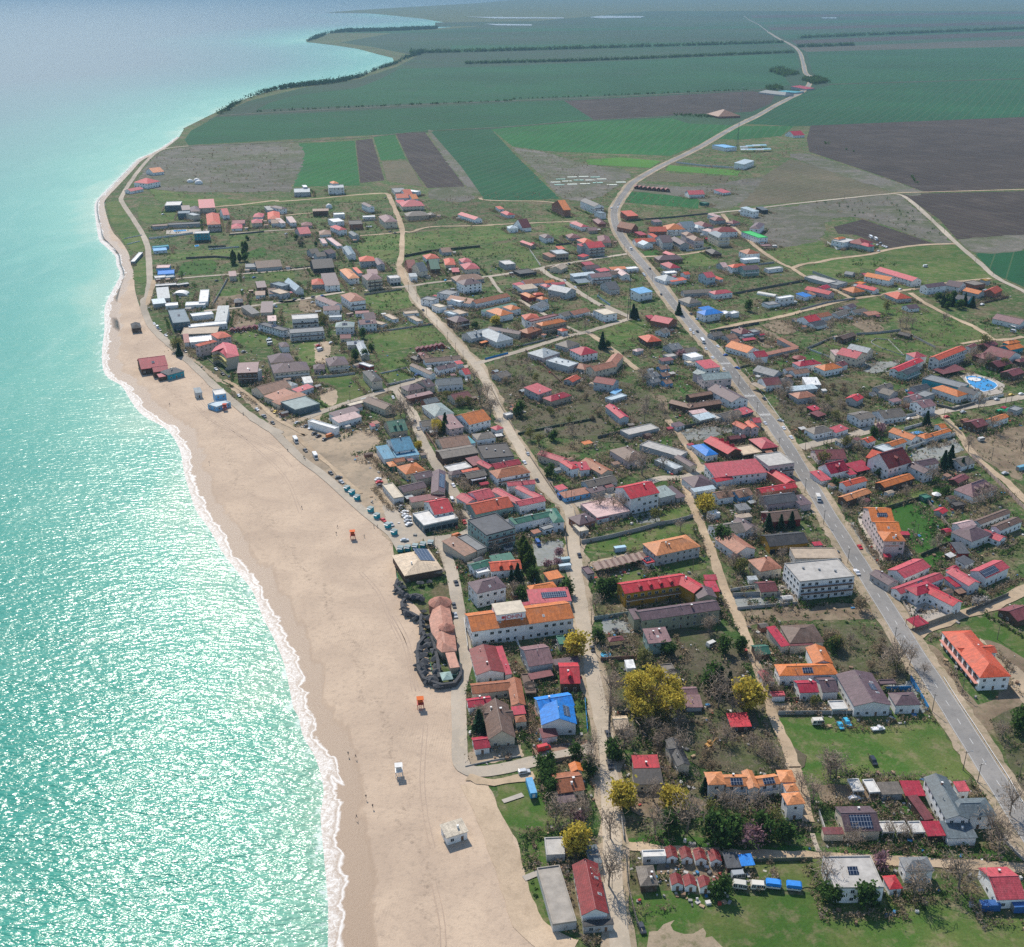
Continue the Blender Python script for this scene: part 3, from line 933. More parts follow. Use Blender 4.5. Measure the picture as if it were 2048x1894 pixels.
+ i 400 977 642 937 626 903 4.4 gx rust woodc n
+ i 400 1082 722 1032 702 992 4.4 gx rust woodc n
i 815 1022 987 992 872 840 6.4 gy mauve white #hall|mauve gabled roadside hall with a broad front porch*mauve roadside hall
i 425 1142 581 1117 562 1087 3.2 shed pink greywall
i 500 1204 662 1167 642 1114 3.4 shed paleblue cream
i 665 1192 731 1172 702 1107 3 flat concrete cream n
i 740 1187 932 1142 892 1087 3.2 gx greybrown greywall
i 930 1147 1042 1112 1002 1059 3.4 shed pinkred glassw
i 260 1270 353 1247 336 1209 3 shed mauve white
h 255 160 386 132 302 67 6 hip orange white #hotel|orange double hip roofed white guesthouse in front of the long green hall*double orange guesthouse
+ h 360 102 463 82 412 42 6 hip orange white
h 95 120 421 42 406 24 5 shed green white #hall|long narrow green roofed hall with white walls*long green hall
h 560 217 842 152 812 132 9 flat maroon white #hotel|white hotel with a recessed maroon roof behind orange roofed twins*white maroon hotel
+ h 500 197 656 187 602 142 8.6 hip redorange white n
h 670 260 919 212 882 182 9 hip orange tan bw #hotel|tan balconied hotel with a fresh orange hip roof*tan balcony hotel
h 530 337 666 292 612 250 6 hip orangebrown brick k
h 870 314 933 299 902 276 4 hip redorange white
h 440 344 486 320 302 200 4.2 gy mauve cream
h 215 422 386 387 276 274 6 hip palegrey offwhite p0.5 d1 #hotel|pale grey metal roofed hotel with small dormers*pale grey hotel
+ g 1715 387 1932 342 1902 282 5.4 gx palegrey offwhite d3
+ g 1815 432 1922 402 1905 392 3 shed orange woodc n
h 680 580 853 527 742 463 4.2 hip palegrey palepink
h 925 477 1052 434 962 387 4 hip greybrown greywall
h 1060 554 1232 522 1132 462 6.4 hip crimson white|crimson hip roofed white house with a striped hip beside the curved terracotta hotel
h 935 670 1037 632 917 532 6 flat palegrey greywall ac
h 1200 714 1422 662 1392 607 7 gx terra cream #hotel|curved terracotta tiled hotel at the bend of a dirt lane*curved terracotta hotel
+ h 1410 652 1486 557 1372 542 7 gx terra cream n
h 1095 697 1167 657 1082 607 3.2 hip terra greywall
h 975 822 1062 777 1032 724 3.2 gx redorange greywall
h 1380 852 1444 802 1316 716 7.4 gy reddark palegrey|tall maroon gabled villa with grey walls in the orchard*maroon orchard villa
+ h 1400 942 1472 897 1442 872 3 shed lightblue palegrey n
h 1360 1004 1521 957 1482 927 3 flat paleblue greywall
h 1450 1184 1543 1172 1416 1044 6 gy crimson palegrey|narrow crimson roofed grey house on the orchard edge*narrow crimson house
h 635 944 773 897 692 824 6.4 shed pinkred greywall
h 760 1014 969 952 946 899 5 hip crimson tan|long crimson hip roofed house among bare orchard trees*crimson orchard house
h 255 782 369 747 326 697 3 gx greybrown greywall
h 1290 152 1421 132 1352 77 7 flat cream white|cream flat roofed round fronted villa at the lane bend
h 990 152 1157 112 1136 70 4.2 gx terra white
h 890 167 986 142 932 110 3.6 gx greybrown white
h 660 82 747 47 692 2 4 gx grey white
h 1620 517 1691 497 1666 472 3.4 hip pink greywall
g 1690 1247 1912 1192 1852 1082 7 gx orange white|tan orange gabled white house beside the bare street trees*tan orange street house
h 215 1302 291 1277 252 1242 5 pyr pinkred white
h 315 1157 381 1142 366 1117 2.6 flat offwhite greywall
h 385 1107 491 1072 472 1047 3 shed terra cream
g 1560 227 1696 202 1612 157 7.4 hip mauve woodc b
g 1395 77 1463 62 1422 27 6 flat cream white
b 1520 1207 1586 1182 1552 1132 6.4 flat grey white #villa
b 1700 1152 1791 1117 1722 1072 7 flat grey white #villa|white cubic pool villa with a grey flat roof*white cubic pool villa
b 1790 1222 1896 1197 1842 1162 6.4 flat white white #villa
g 1590 147 1681 127 1632 80 3.2 flat tan white
g 1530 150 1586 137 1552 97 3.2 flat paleblue white
g 600 247 769 232 752 192 7.4 gx mauvepink white s4
+ g 650 192 761 182 722 132 7 gx mauve white n
g 350 272 541 267 526 222 7.4 hip greygreen white s4
g 400 387 511 382 501 347 3.4 gx maroon cream
g 470 452 642 442 626 410 4.2 gx palegrey cream s2 #house|pale metal roofed house bent round a brick yard*pale bent roof house
+ g 610 557 698 550 640 414 4.2 gy palegrey cream n
g 290 662 492 642 481 562 6.4 hip mauve cream b #hotel|mauve hip roofed cream guesthouse with ground floor arches*mauve arched guesthouse
g 135 694 252 687 236 642 3.2 hip mauve pink
g 715 817 829 802 747 697 7.4 hip charcoal cream k|charcoal hip roofed cream house beside the white framed plot*charcoal corner house
g 695 670 737 657 702 600 4 flat white reddark
g 1250 627 1612 592 1592 557 4.2 gx brown white #hotel|brown roofed low inn around a red tiled courtyard*brown courtyard inn
+ g 1300 747 1362 732 1262 612 4.2 gy brown white n
+ g 1385 702 1566 662 1551 627 4.4 gx mauve white
+ g 1570 642 1637 632 1622 607 4.2 shed red white n
g 1205 555 1266 545 1250 517 3 hip maroon woodc
g 1160 600 1222 587 1205 547 3 hip dark woodc
g 1225 597 1301 582 1280 547 3 gx rust woodc
g 1075 912 1247 877 1216 822 6.4 hip mauve cream|mauve brown hip roofed house in a tight row of wings*mauve winged house
+ g 1270 872 1352 852 1282 787 7 gx mauve cream L1
+ g 1085 987 1332 932 1322 907 5 shed mauvepink brick
+ g 1260 1042 1396 1012 1372 967 5 gx slate brick n
g 1375 857 1632 837 1611 777 5.4 gx slate white|long slate gabled white house on the cross street*long slate house
g 1650 747 1713 737 1681 682 4 gx red white #shop
g 1545 1002 1719 967 1692 907 4.2 gx maroon cream
g 1345 1167 1546 1132 1482 1012 5 hip greygreen white
g 1225 1267 1379 1247 1352 1192 4 gx greybrown white
g 1490 1292 1639 1267 1562 1157 6.4 shed mauvepink palepink
g 845 1094 957 1057 882 927 5.4 gy brown cream L1|brown gabled cream house behind the small green lawn*brown lawn house
+ g 500 1062 781 987 766 957 3.4 flat cream white o
+ g 520 1092 632 1062 611 1032 3.2 gx mauve white n
g 385 1227 622 1162 596 1112 5.4 shed pink white #hall|white walled event hall with slanted mauve and pink roofs*white event hall
+ g 350 1172 602 1102 562 1062 5.6 shed mauve white n
+ g 345 1292 392 1272 272 1132 5 flat white white n
g 715 1264 756 1257 746 1230 3 shed crimson white
g 740 1242 801 1227 791 1202 3 shed terra white
b 700 1217 859 1197 831 1120 9.4 hip terra white #apartment block|tall white cube with a terracotta hip roof beside the meadow*tall terracotta cube
b 530 1260 623 1242 591 1140 6.4 gy mauvepink white
g 235 107 401 97 386 62 6.4 gx mauvepink white
b 400 1212 476 1202 461 1174 3.4 shed mauvepink white
g 815 250 873 232 821 142 3 flat tan white
g 925 197 986 187 951 127 3 flat tan white
g 1050 142 1191 130 1171 102 3 flat tan white
g 1170 217 1231 207 1191 147 3 flat tan white
f 1670 197 1931 182 1911 137 8.6 flat offwhite offwhite b #apartment block|off white terraced apartment row with pillared balconies*off white terraced row
f 1580 312 1651 292 1601 167 6.4 flat dkgrey white s6
f 1650 337 1991 312 1976 268 7.4 flat grey offwhite #apartment block|grey and white low block with one dark red wall panel*red panelled block
g 550 137 691 132 681 112 3 shed maroon white
g 285 177 416 172 411 150 4 flat palegrey white
f 480 234 651 217 655 82 8.4 flat bluegrey glassw g s2 #hotel|modern dark glass beach hotel with a blue grey roof at the coast track*modern glass hotel
+ f 640 277 1021 237 1006 207 5 flat white white
+ f 895 212 1013 207 951 97 5.4 shed palegrey white n
+ f 670 167 886 142 871 112 5 flat white white n
f 560 347 921 332 906 264 4 flat tan glassw
f 650 427 921 402 916 347 5 flat white white #restaurant
+ f 590 427 647 422 651 354 5.2 shed reddark white n
f 740 462 921 412 916 387 10.4 hip redorange palepink #hotel|pale pink tower hotel with small red orange tiled roofs*pale pink tower hotel
+ f 925 387 1066 362 1046 307 10.4 hip redorange palepink
f 1115 730 1326 720 1321 642 9.4 shed mauvepink woodc bw L1 #hotel|dark wooden fronted guesthouse with a flat mauve roof by the coast track*wooden fronted guesthouse
+ f 1325 717 1373 692 1366 657 9 shed grey greywall n
f 1455 632 1691 607 1651 534 6.6 hip mauve cream
f 1485 732 1849 697 1831 614 7.4 hip mauve cream b #hotel|long mauve hip roofed guesthouse with an arcaded cream front*long mauve guesthouse
f 160 692 431 657 411 567 5 gx crimson woodc s2 #restaurant|crimson roofed restaurant with a wooden deck on the beach*crimson beach restaurant
+ f 285 722 438 702 421 657 4.4 gx crimson woodc
+ f 430 752 596 707 581 652 4.6 hip dkgrey teal
+ f 340 772 431 757 426 730 3 shed crimson woodc n
f 1380 944 1666 867 1601 794 5 gx rust cream #restaurant|rust stained gabled hall restaurant facing the sand car park*rust stained hall
f 1500 1007 1706 927 1661 870 4.6 shed terra cream g
+ f 1540 1047 1816 947 1791 907 3.6 shed orangebrown cream n
f 1730 922 1891 867 1871 830 4.2 shed pinkred white
f 1660 864 1731 842 1691 802 4 hip palegrey white
f 1790 832 1881 822 1866 772 4 shed offwhite white
f 1700 1100 1946 1037 1851 947 5 flat greygreen glassw g n #restaurant|grey green flat roofed restaurant with open glass terraces*grey terrace restaurant
f 915 1072 1056 1022 1041 967 3 flat paleblue lightblue #beach bar|blue and white two storey beach bar above the sand*blue beach bar
+ f 900 952 1011 937 976 887 7.4 flat offwhite lightblue
f 705 932 776 922 751 882 4 shed bluegrey greywall #beach bar|small blue grey hut beside the blue beach bar on the sand
f 70 287 166 277 156 227 4 pyr dark woodc p0.6 #beach bar|dark thatched hut alone on the upper beach*dark thatched hut
f 1265 142 1351 127 1326 57 4 shed dkgrey cream
+ f 1350 127 1471 122 1441 42 4.4 shed mauve cream n
f 1425 212 1513 207 1501 167 3 shed pink white
f 1560 472 1646 462 1636 417 5.4 pyr mauve white
a 645 157 801 152 801 114 8.4 flat offwhite glassw #villa|white framed dark glass villa above the coast track*white framed villa
a 905 217 1001 212 986 167 7.4 hip mauve cream #hotel|large cream hotel with mauve and pinkish red roofs*cream mauve hotel
+ a 820 202 906 197 901 167 7 shed mauve cream n
+ a 990 182 1151 174 1171 117 8.6 shed pinkred cream
a 775 237 896 232 891 207 7.4 flat bluegrey glassw
a 935 257 1001 247 991 217 7 flat palegrey cream
a 1070 347 1206 340 1221 234 9.4 hip redorange palepink bw #hotel|red orange hip roofed hotel with wooden galleries on four floors*red orange gallery hotel
a 1230 252 1296 247 1281 207 6.4 gx red white
a 525 367 676 357 671 337 4.2 flat brown greywall n
+ a 680 352 996 337 991 317 4.2 flat dkgrey greywall n
a 940 437 1086 432 1076 410 10.6 flat offwhite teal g #hotel|tall glass fronted white hotel above a small pool terrace*glass fronted pool hotel
a 1315 342 1446 337 1441 297 3 flat maroon greywall
a 1312 387 1423 382 1416 344 3.2 hip pinkred white
a 1525 272 1626 270 1616 237 5.4 hip pinkred white
a 1515 332 1623 327 1611 297 6.4 hip pinkred cream
a 1675 292 1801 287 1791 220 6.6 hip redorange white|red orange hip roofed white house with a small front wing*red orange wing house
+ a 1710 334 1801 330 1791 307 5.4 gx rust white
a 1803 332 1856 327 1851 292 6.4 shed pink white
a 1900 327 1966 322 1961 280 6.6 shed pink white
a 1675 202 1736 197 1731 170 5.4 shed grey greywall
a 1815 192 1871 182 1861 142 7.4 pyr mauve white
a 560 782 691 777 681 747 5 flat pink lightblue #beach bar|brightly painted container bar behind the coast track*painted container bar
+ a 575 847 741 837 731 797 4 flat blue lightblue n
a 550 882 661 872 656 850 3 flat offwhite greywall
a 665 877 751 867 746 848 3 flat palegrey greywall
a 530 577 691 562 689 547 3 flat teal lightblue
a 535 612 671 602 666 572 3 flat lightblue white
a 1450 777 1556 772 1556 732 4.2 flat grey greywall
a 1565 782 1821 762 1816 712 4 gx brown greywall n
a 1290 862 1366 857 1363 822 5.4 shed mauvepink cream
a 1570 977 1666 970 1661 924 7.4 shed mauve woodc
a 1550 1052 1651 1047 1646 1017 4 shed rust white
a 1690 1042 1766 1037 1756 977 4.2 flat brown white
a 1800 1042 1896 1022 1881 967 5.4 flat tan greywall
+ a 1815 967 1901 947 1891 892 6.4 flat bluegrey greywall
a 575 1087 701 1077 756 992 5.4 shed palegrey greywall #hall|pale grey metal hall beside an oval white tent*pale grey beach hall
a 530 1140 661 1127 696 1087 5 shed paleblue greywall
a 655 1162 781 1152 806 1120 4 flat white white
a 850 1157 1051 1147 1061 1112 4 flat white white
a 985 1122 1076 1117 1141 992 5 flat white white #hall|long white flat roofed hall running back from the coast track*long white hall
a 555 962 761 947 751 930 3 flat offwhite dark
a 770 952 891 937 886 924 3 flat offwhite dark
a 1340 1127 1426 1122 1416 1087 4 pyr dkgrey woodc
a 305 717 346 716 373 624 3 flat white glassw #beach bar|long white beach bar on the slope below the coast track*white slope bar
r 575 717 626 707 621 692 8 hip red white|tall red roofed house alone near the far coast track*lone red coast house
r 510 747 561 737 556 730 4 gx pinkred white
r 597 674 641 669 636 659 5 gx orange white
b 485 82 641 77 621 47 10.4 flat palegrey white #hotel|large white hotel with a roof terrace standing at the field edge*white field hotel
+ b 525 37 591 32 586 14 13 hip orange white n
b 140 127 301 122 291 82 6.4 flat palegrey greywall|grey concrete shell building with a white roof room*concrete shell building
+ b 235 72 275 70 270 50 9 flat white greywall n
b 1150 127 1271 122 1251 77 5.4 flat grey greywall n
b 1355 122 1406 112 1386 72 6.6 flat white white
b 1165 182 1291 177 1276 152 5.4 gx redorange white|red orange roofed cluster house at the end of the dirt road*red cluster house
+ b 1245 147 1326 142 1311 112 5.4 gx redorange white n
+ b 1320 192 1386 187 1371 157 5.2 gx orange white n
b 1220 267 1446 257 1421 217 6.4 hip pinkred cream
+ b 1180 232 1261 227 1251 207 5.4 shed red cream n
b 1270 364 1491 352 1476 322 6.4 hip greybrown tan #hotel|long tan guesthouse with a grey brown hip roof*long tan guesthouse
+ b 1500 352 1561 347 1551 327 5 hip greybrown tan
c 245 347 326 337 246 272 5.4 gy pinkred white|long pinkish red roofed white house by the field lane*long pinkish field house
b 890 272 946 267 936 224 8.4 gy mauve white
b 830 372 951 367 946 354 3 flat white white
b 1045 422 1176 414 1141 354 8.4 hip mauvepink cream #hotel|dusty pink hip roofed guesthouse where dirt roads meet*pink dirt road guesthouse
b 325 312 486 307 481 292 7.4 shed rust woodc n
b 535 422 641 412 631 377 7.4 flat white white
+ b 540 347 646 342 641 327 6 flat white white
b 590 502 671 492 651 447 7.4 hip red white
b 695 447 826 442 811 402 6.6 flat dark brick
b 200 542 313 532 301 487 4.2 gx pinkred palepink
b 215 457 326 452 321 427 3.4 hip maroon palepink
b 395 547 513 542 491 507 4.2 hip rust white
b 428 637 476 634 471 584 3.2 flat pink white
b 570 662 626 657 606 567 3.2 flat pink white
b 735 562 796 557 776 514 6.4 gy slate greywall
b 680 752 761 747 786 662 6.4 gy bluegrey white
+ b 635 692 721 687 741 660 6 flat bluegrey white n
b 485 742 561 722 586 672 7.4 gx mauve greywall
b 370 767 466 757 456 727 7.4 gx dark greywall
b 315 737 401 727 396 692 5.4 gx dark greywall
b 335 887 546 872 531 807 6.4 gx charcoal charcoal n #barn|big charcoal barn with black walls*big charcoal barn
b 685 987 796 977 771 882 6.6 hip neworange white s3|bright orange hip roofed white house with solar collectors*bright orange hip house
+ b 780 932 826 927 816 882 6 shed redorange white n
b 870 1002 1026 987 986 937 10.6 hip mauvepink cream b #apartment block|tall cream apartment block with balconies and a dusty pink roof*cream balcony block
+ b 875 942 981 937 976 902 8 shed mauvepink cream n
b 1100 987 1206 977 1196 947 7.4 flat offwhite offwhite g
b 797 814 951 807 946 767 7.4 hip redorange greywall|red orange roofed house with dark grey walls beside a green meadow*red orange meadow house
b 975 852 1051 847 1051 784 6.4 gy mauve greywall
b 450 1057 601 1047 601 957 6.6 shed mauve white #hall
b 315 1047 441 1042 421 992 5.4 hip redorange greywall
b 155 1107 241 1097 266 992 5.6 gy paleblue white p0.9|pale blue steep A-frame house*pale A-frame house
b 1280 882 1366 877 1346 817 6.4 gx reddark brick
b 1400 917 1481 907 1461 852 7.4 gx slate cream p0.6
b 1505 892 1601 887 1576 817 6.4 gx green woodc|green metal gabled wooden house in the middle of a house row*green row house
b 1300 967 1376 962 1366 937 5.4 shed palegrey white
b 1465 790 1596 780 1576 742 5.4 hip redorange white
b 1620 724 1719 717 1706 684 4.2 gx rust greywall
b 1650 850 1756 847 1741 787 5.4 pyr redorange cream
b 1722 920 1796 917 1791 887 3.2 shed pinkred woodc
c 120 774 223 767 213 732 6.4 hip pinkred white
c 150 844 303 834 286 782 6.4 hip pinkred cream
c 60 962 346 937 331 892 3.4 hip rust greywall
c 135 1002 321 977 271 937 9.6 hip mauve white k #school|white three storey school with a dark mauve hip roof and rows of windows*white three storey school
c 260 1187 606 1112 581 1080 5.4 gx orangebrown white #hotel|long orange brown roofed L-shaped building near the school*long orange brown wing
+ c 200 1187 286 1152 142 1077 5.4 gy orangebrown white n
c 1135 252 1209 247 1201 182 9.4 gx orange brick|tall orange brick house alone on the open grass*tall orange brick house
c 1440 217 1541 210 1531 142 10.6 gy dkgrey white #apartment block|tall white block with a dark grey gable beside the road bend*dark gabled tower block
+ c 1497 287 1561 282 1546 257 7.4 flat bluegrey white
c 570 302 651 295 621 262 4.4 pyr red white
c 490 242 543 238 536 217 3.4 shed redorange white
c 590 437 686 432 671 410 5.4 hip paleblue white
c 725 432 816 422 761 382 5 gx maroon white p0.7
c 945 532 1041 524 1011 492 6.6 hip mauve white
c 810 607 863 600 826 550 3.4 gy pinkred tan
c 1190 532 1306 527 1261 494 4.2 hip maroon greywall
c 1310 422 1391 414 1371 360 5.4 hip pinkred white
c 1385 457 1479 452 1451 432 4.2 gx mauvepink tan
c 1480 390 1562 387 1531 340 4.4 hip maroon brick
c 1390 632 1551 617 1531 574 10.6 gx red greywall bw #hotel|tall grey hotel with a red gabled roof in the upper village*tall grey red hotel
+ c 1305 612 1391 602 1386 582 10.4 shed pinkred greywall n
+ c 1330 722 1391 702 1361 682 3 shed red greywall n
c 1335 582 1451 572 1441 532 5 hip redorange cream
c 1490 577 1612 577 1551 512 5 hip maroon cream
c 1065 692 1186 682 1151 642 7.4 flat palegrey tan g #villa|tan villa with a pale flat roof and terracotta side roofs*tan flat villa
+ c 1000 722 1066 712 1041 677 4.4 shed terra tan n
+ c 1085 642 1151 637 1141 615 5 shed redorange tan n
c 550 797 656 787 631 747 6.4 flat offwhite greywall
c 700 892 866 872 856 827 3 flat charcoal charcoal n
c 1110 847 1181 812 1121 770 4.4 gx tan cream
c 1352 802 1448 792 1441 767 4.2 shed crimson brick
c 1365 842 1501 827 1486 800 4.4 gx mauve greywall
c 1500 867 1601 852 1591 827 4.2 shed pinkred greywall
c 1610 847 1771 837 1766 817 4.2 shed orange white
c 1775 842 1886 832 1876 812 4.2 flat white white
c 1235 917 1471 892 1501 864 6.4 shed paleblue palegrey #hall|long pale blue roofed hall behind a grey gallery house*long pale blue hall
c 1415 927 1619 912 1601 880 7.4 gx mauvepink white bw
c 1280 982 1406 970 1391 940 3.2 shed bluegrey woodc o
c 1715 907 1801 902 1751 842 5.4 gy pink white
+ c 1615 897 1711 887 1701 857 4.4 gx brown white n
c 1590 1047 1701 1037 1651 977 5.4 gx dkgrey greywall
d 195 1087 331 1062 276 1022 8.6 shed lightblue white #warehouse|white two storey warehouse with a light blue roof near the mast*light blue warehouse
c 755 992 951 972 941 937 5.4 gx orangebrown white|orange brown gabled house with grey and pinkish red wings
+ c 685 1012 761 992 741 964 4.4 shed pinkred white n
+ c 725 1047 881 1027 861 992 4.2 shed tan white n
c 955 982 1051 967 1041 947 5 gx orange white
c 1020 1002 1156 987 1131 970 4.2 gx pinkred white
c 960 1022 1021 1012 1011 980 4.4 hip pinkred white
c 1165 1082 1266 1050 1151 987 6.6 gy silver greywall #hall|silver gabled grey hall beside the lane to the mast*silver gabled hall
c 790 1127 861 1117 801 1070 5.4 hip orange reddark
+ c 850 1102 941 1092 911 1075 5.4 hip redorange reddark n
c 920 1147 986 1132 951 1107 4 hip orange white
d 75 312 186 305 176 267 6.4 shed redorange brick
d 115 447 186 432 141 382 5.6 gy terra brick p0.9
d 300 467 471 464 441 432 6.4 gx redorange brick
d 475 447 656 442 631 402 6.4 hip orange white b
d 640 432 771 422 751 377 7.4 gx bluegrey white
+ d 775 432 846 422 811 380 7.4 hip paleblue white
d 350 372 426 364 411 347 5.4 shed mauvepink greywall
d 810 422 941 412 921 367 6.4 hip maroon greywall
d 965 322 1016 312 986 282 4.2 shed pink white
d 950 357 1061 350 1041 322 6.4 hip maroon greywall
d 1130 387 1206 372 1181 347 3.4 hip maroon greywall
d 1330 267 1391 257 1351 217 8.6 shed paleblue white|tall narrow white block on the edge of the ploughed field*tall narrow white block
d 1420 252 1486 247 1471 222 5.4 shed slate charcoal
d 960 470 1179 467 1151 434 7.4 hip reddark white #hotel|long dark red hip roofed hotel with pink corner hips behind the grey hotel*dark red corner hotel
+ d 905 472 971 462 941 430 7 hip pink white n
d 985 527 1101 520 1011 467 11.4 hip bluegrey cream b #hotel|tall cream hotel with a blue grey hip roof and tall side windows*tall blue grey hotel
d 1290 432 1391 440 1351 380 8.4 hip mauve white
d 1385 530 1479 522 1416 450 7.4 flat lime white|white flat roofed house with a vivid bright green roof terrace*vivid green terrace house
d 1425 612 1521 607 1506 590 3.4 flat mauvepink woodc o
d 740 557 843 550 801 507 9.4 hip rust palepink b
+ d 660 507 751 502 731 472 8.6 hip rust palepink n
d 425 577 531 572 471 522 9 gx mauve greywall b
+ d 365 547 441 562 420 522 8.8 gx mauve greywall n
d 600 597 696 592 561 532 7 gy mauve greywall
d 160 574 361 564 351 537 5.4 gx redorange white
d 345 527 396 522 376 490 4.4 shed redorange white
d 235 602 336 592 311 564 5.4 gy paleblue white
d 205 502 273 494 256 467 3.4 shed crimson brick
d 385 752 633 740 591 707 4.4 hip mauve rust
d 520 710 583 702 541 662 4.4 gy pinkred brick
d 500 834 611 824 556 772 4.6 pyr crimson greywall
d 1270 692 1403 680 1366 642 7.4 hip orangebrown white #villa|white villa with stepped terraces and an orange brown hip roof*white stepped villa
+ d 1240 752 1401 737 1391 717 4 flat white white n
d 920 692 1021 687 986 642 3.6 hip dark woodc
d 1125 827 1291 814 1271 787 7.4 hip redorange white
+ d 1240 852 1398 840 1376 805 7.4 gx mauve palegreen b
d 1480 847 1631 827 1616 810 4 flat offwhite white
d 1030 822 1086 817 1041 782 4.4 gx pink greywall
d 870 927 959 917 941 872 8.4 gx pinkred paleblue
d 990 947 1036 937 1006 907 3.2 shed redorange white
d 650 897 706 890 686 867 5.4 gx redorange white
d 460 884 573 874 561 854 3.2 flat white white
d 450 962 591 942 551 892 4.2 hip palegrey white
+ d 520 967 671 944 656 922 3.4 shed redorange white n
d 640 1087 923 1072 916 1044 4.2 gx greybrown greywall
d 945 1094 1131 1072 1081 1044 5.4 hip pinkred white
d 690 1187 821 1167 791 1110 3.6 hip greybrown greywall
d 1595 1137 1741 1114 1691 1102 8.6 flat white white|tall white flat roofed house beside a grey low wing on the grass
+ d 1490 1202 1601 1187 1581 1152 4 flat grey white n
d 1030 80 1111 70 1091 40 4 shed pinkred white
d 690 97 849 92 836 67 5.4 gx pinkred white|pinkish red roofed white farmhouse beside the bright field*pinkish farmhouse
d 845 187 896 182 881 164 4.2 flat green green
s 1100 529 1143 527 1141 518 5 gx crimson white|crimson roofed farm building far out at the dark ploughed field*far crimson farm
s 905 642 946 627 936 614 9 shed paleblue white #warehouse|tall white warehouse in the walled roadside compound*compound warehouse
s 832 577 877 574 873 560 7 flat lightblue white #warehouse|white depot building with a light blue top below the roadside mast
s 805 455 892 452 885 440 4.5 hip rust brick
s 1066 372 1100 370 1098 352 4 hip slate greywall
s 1104 362 1140 358 1136 345 4 flat teal greywall #border post|low border post buildings where the far road narrows*far border post
s 1146 348 1182 344 1178 334 4 shed crimson greywall
'''
C['plankx'] = (.3, .27, .23)
CN['plankx'] = 'grey plank'
build_houses(HOUSES)
# ------------------------------------------------------------------ ground, sea, beach
SEA_Z = -1.5
def ground(name, cols, scales=(0.004, 0.05, 0.4), bmp=0.35, bscale=1.5, rough=0.95, stripes=None, mixw=(0.42, 0.58), grain=0.25):
 """soil or grass: three colours mixed by noise at three sizes"""
 m, nt, b = mat(name)
 p = pos(nt)
 c = mixc(nt, ramp(nt, noise(nt, p, scales[1], 6, 0.65, 0.4), [(mixw[0], 0), (mixw[1], 1)]), cols[0], cols[1])
 c = mixc(nt, ramp(nt, noise(nt, p, scales[2], 5, 0.7), [(0.5, 0), (0.68, 0.8)]), c, cols[2])
 c = mixc(nt, 1.0, c, ramp(nt, noise(nt, p, scales[0], 4, 0.6), [(0.3, 0.78), (0.7, 1.2)]), 'MULTIPLY')
 c = mixc(nt, 1.0, c, ramp(nt, noise(nt, p, bscale, 3, 0.7), [(0.25, 1 - grain), (0.75, 1 + grain)]), 'MULTIPLY')
 if stripes:
  w = N(nt, 'ShaderNodeTexWave', wave_type='BANDS', bands_direction='X')
  w.inputs['Scale'].default_value = stripes[0]
  w.inputs['Distortion'].default_value = 1.5
  w.inputs['Detail Scale'].default_value = 0.3
  nt.links.new(mapping(nt, p, (1, 1, 1), (0, 0, stripes[1])), w.inputs['Vector'])
  c = mixc(nt, 1.0, c, ramp(nt, w.outputs['Fac'], [(0.0, 1 - stripes[2]), (1.0, 1 + stripes[2])]), 'MULTIPLY')
 if stripes:
  w = N(nt, 'ShaderNodeTexWave', wave_type='BANDS', bands_direction='X')
  w.inputs['Scale'].default_value = 0.018
  w.inputs['Distortion'].default_value = 0.4
  w.inputs['Detail Scale'].default_value = 0.02
  nt.links.new(mapping(nt, p, (1, 1, 1), (0, 0, stripes[1] + .1)), w.inputs['Vector'])
  c = mixc(nt, ramp(nt, w.outputs['Fac'], [(0.975, 0), (0.995, .35)]), c, (.13, .14, .07))
  c = mixc(nt, ramp(nt, noise(nt, p, 0.007, 7, 0.7, 1.0), [(0.56, 0), (0.72, .55)]), c, tuple(q * .6 + .03 for q in cols[2]))
 nt.links.new(c, b.inputs['Base Color'])
 b.inputs['Roughness'].default_value = rough
 b.inputs['Specular IOR Level'].default_value = 0.15
 bump(nt, b, noise(nt, p, bscale * 1.7, 4, 0.75), bmp, 0.25)
 return m
G = {}
G['land'] = ground('rough_ground', [(.045, .09, .02), (.125, .1, .056), (.25, .2, .13)], (0.006, 0.045, 0.2), 0.7, 0.9, mixw=(.47, .62), grain=.4)
G['lawn'] = ground('mown_lawn', [(.022, .085, .01), (.034, .1, .014), (.05, .1, .022)], (0.02, 0.06, 0.5), 0.3, 1.2, grain=.18)
G['meadow'] = ground('spring_meadow', [(.05, .11, .018), (.095, .125, .034), (.19, .16, .09)], (0.01, 0.04, 0.16), 0.5, 0.9)
G['lush'] = ground('lush_grass', [(.035, .1, .015), (.055, .11, .02), (.05, .08, .03)], (0.02, 0.07, 0.3), 0.4, 1.1)
G['soil'] = ground('bare_soil', [(.17, .125, .085), (.24, .185, .125), (.1, .1, .05)], (0.01, 0.06, 0.3), 0.5, 1.2)
G['sandlot'] = ground('sandy_lot', [(.4, .31, .215), (.31, .245, .175), (.22, .185, .13)], (0.012, 0.05, 0.3), 0.3, 1.2, grain=.12)
G['gravel'] = ground('grey_gravel', [(.22, .235, .225), (.28, .28, .26), (.17, .18, .13)], (0.02, 0.07, 0.4), 0.3, 1.6, grain=.15)
G['paving'] = ground('pale_paving', [(.45, .4, .34), (.38, .34, .29), (.33, .3, .26)], (0.02, 0.08, 0.4), 0.15, 1.6, grain=.08)
G['redpave'] = ground('reddish_paving', [(.24, .14, .1), (.28, .18, .13), (.2, .13, .1)], (0.02, 0.1, 0.5), 0.15, 1.6, grain=.08)
G['asphalt'] = ground('worn_asphalt', [(.215, .207, .195), (.245, .232, .215), (.18, .172, .163)], (0.01, 0.06, 0.35), 0.1, 2.5, grain=.1)
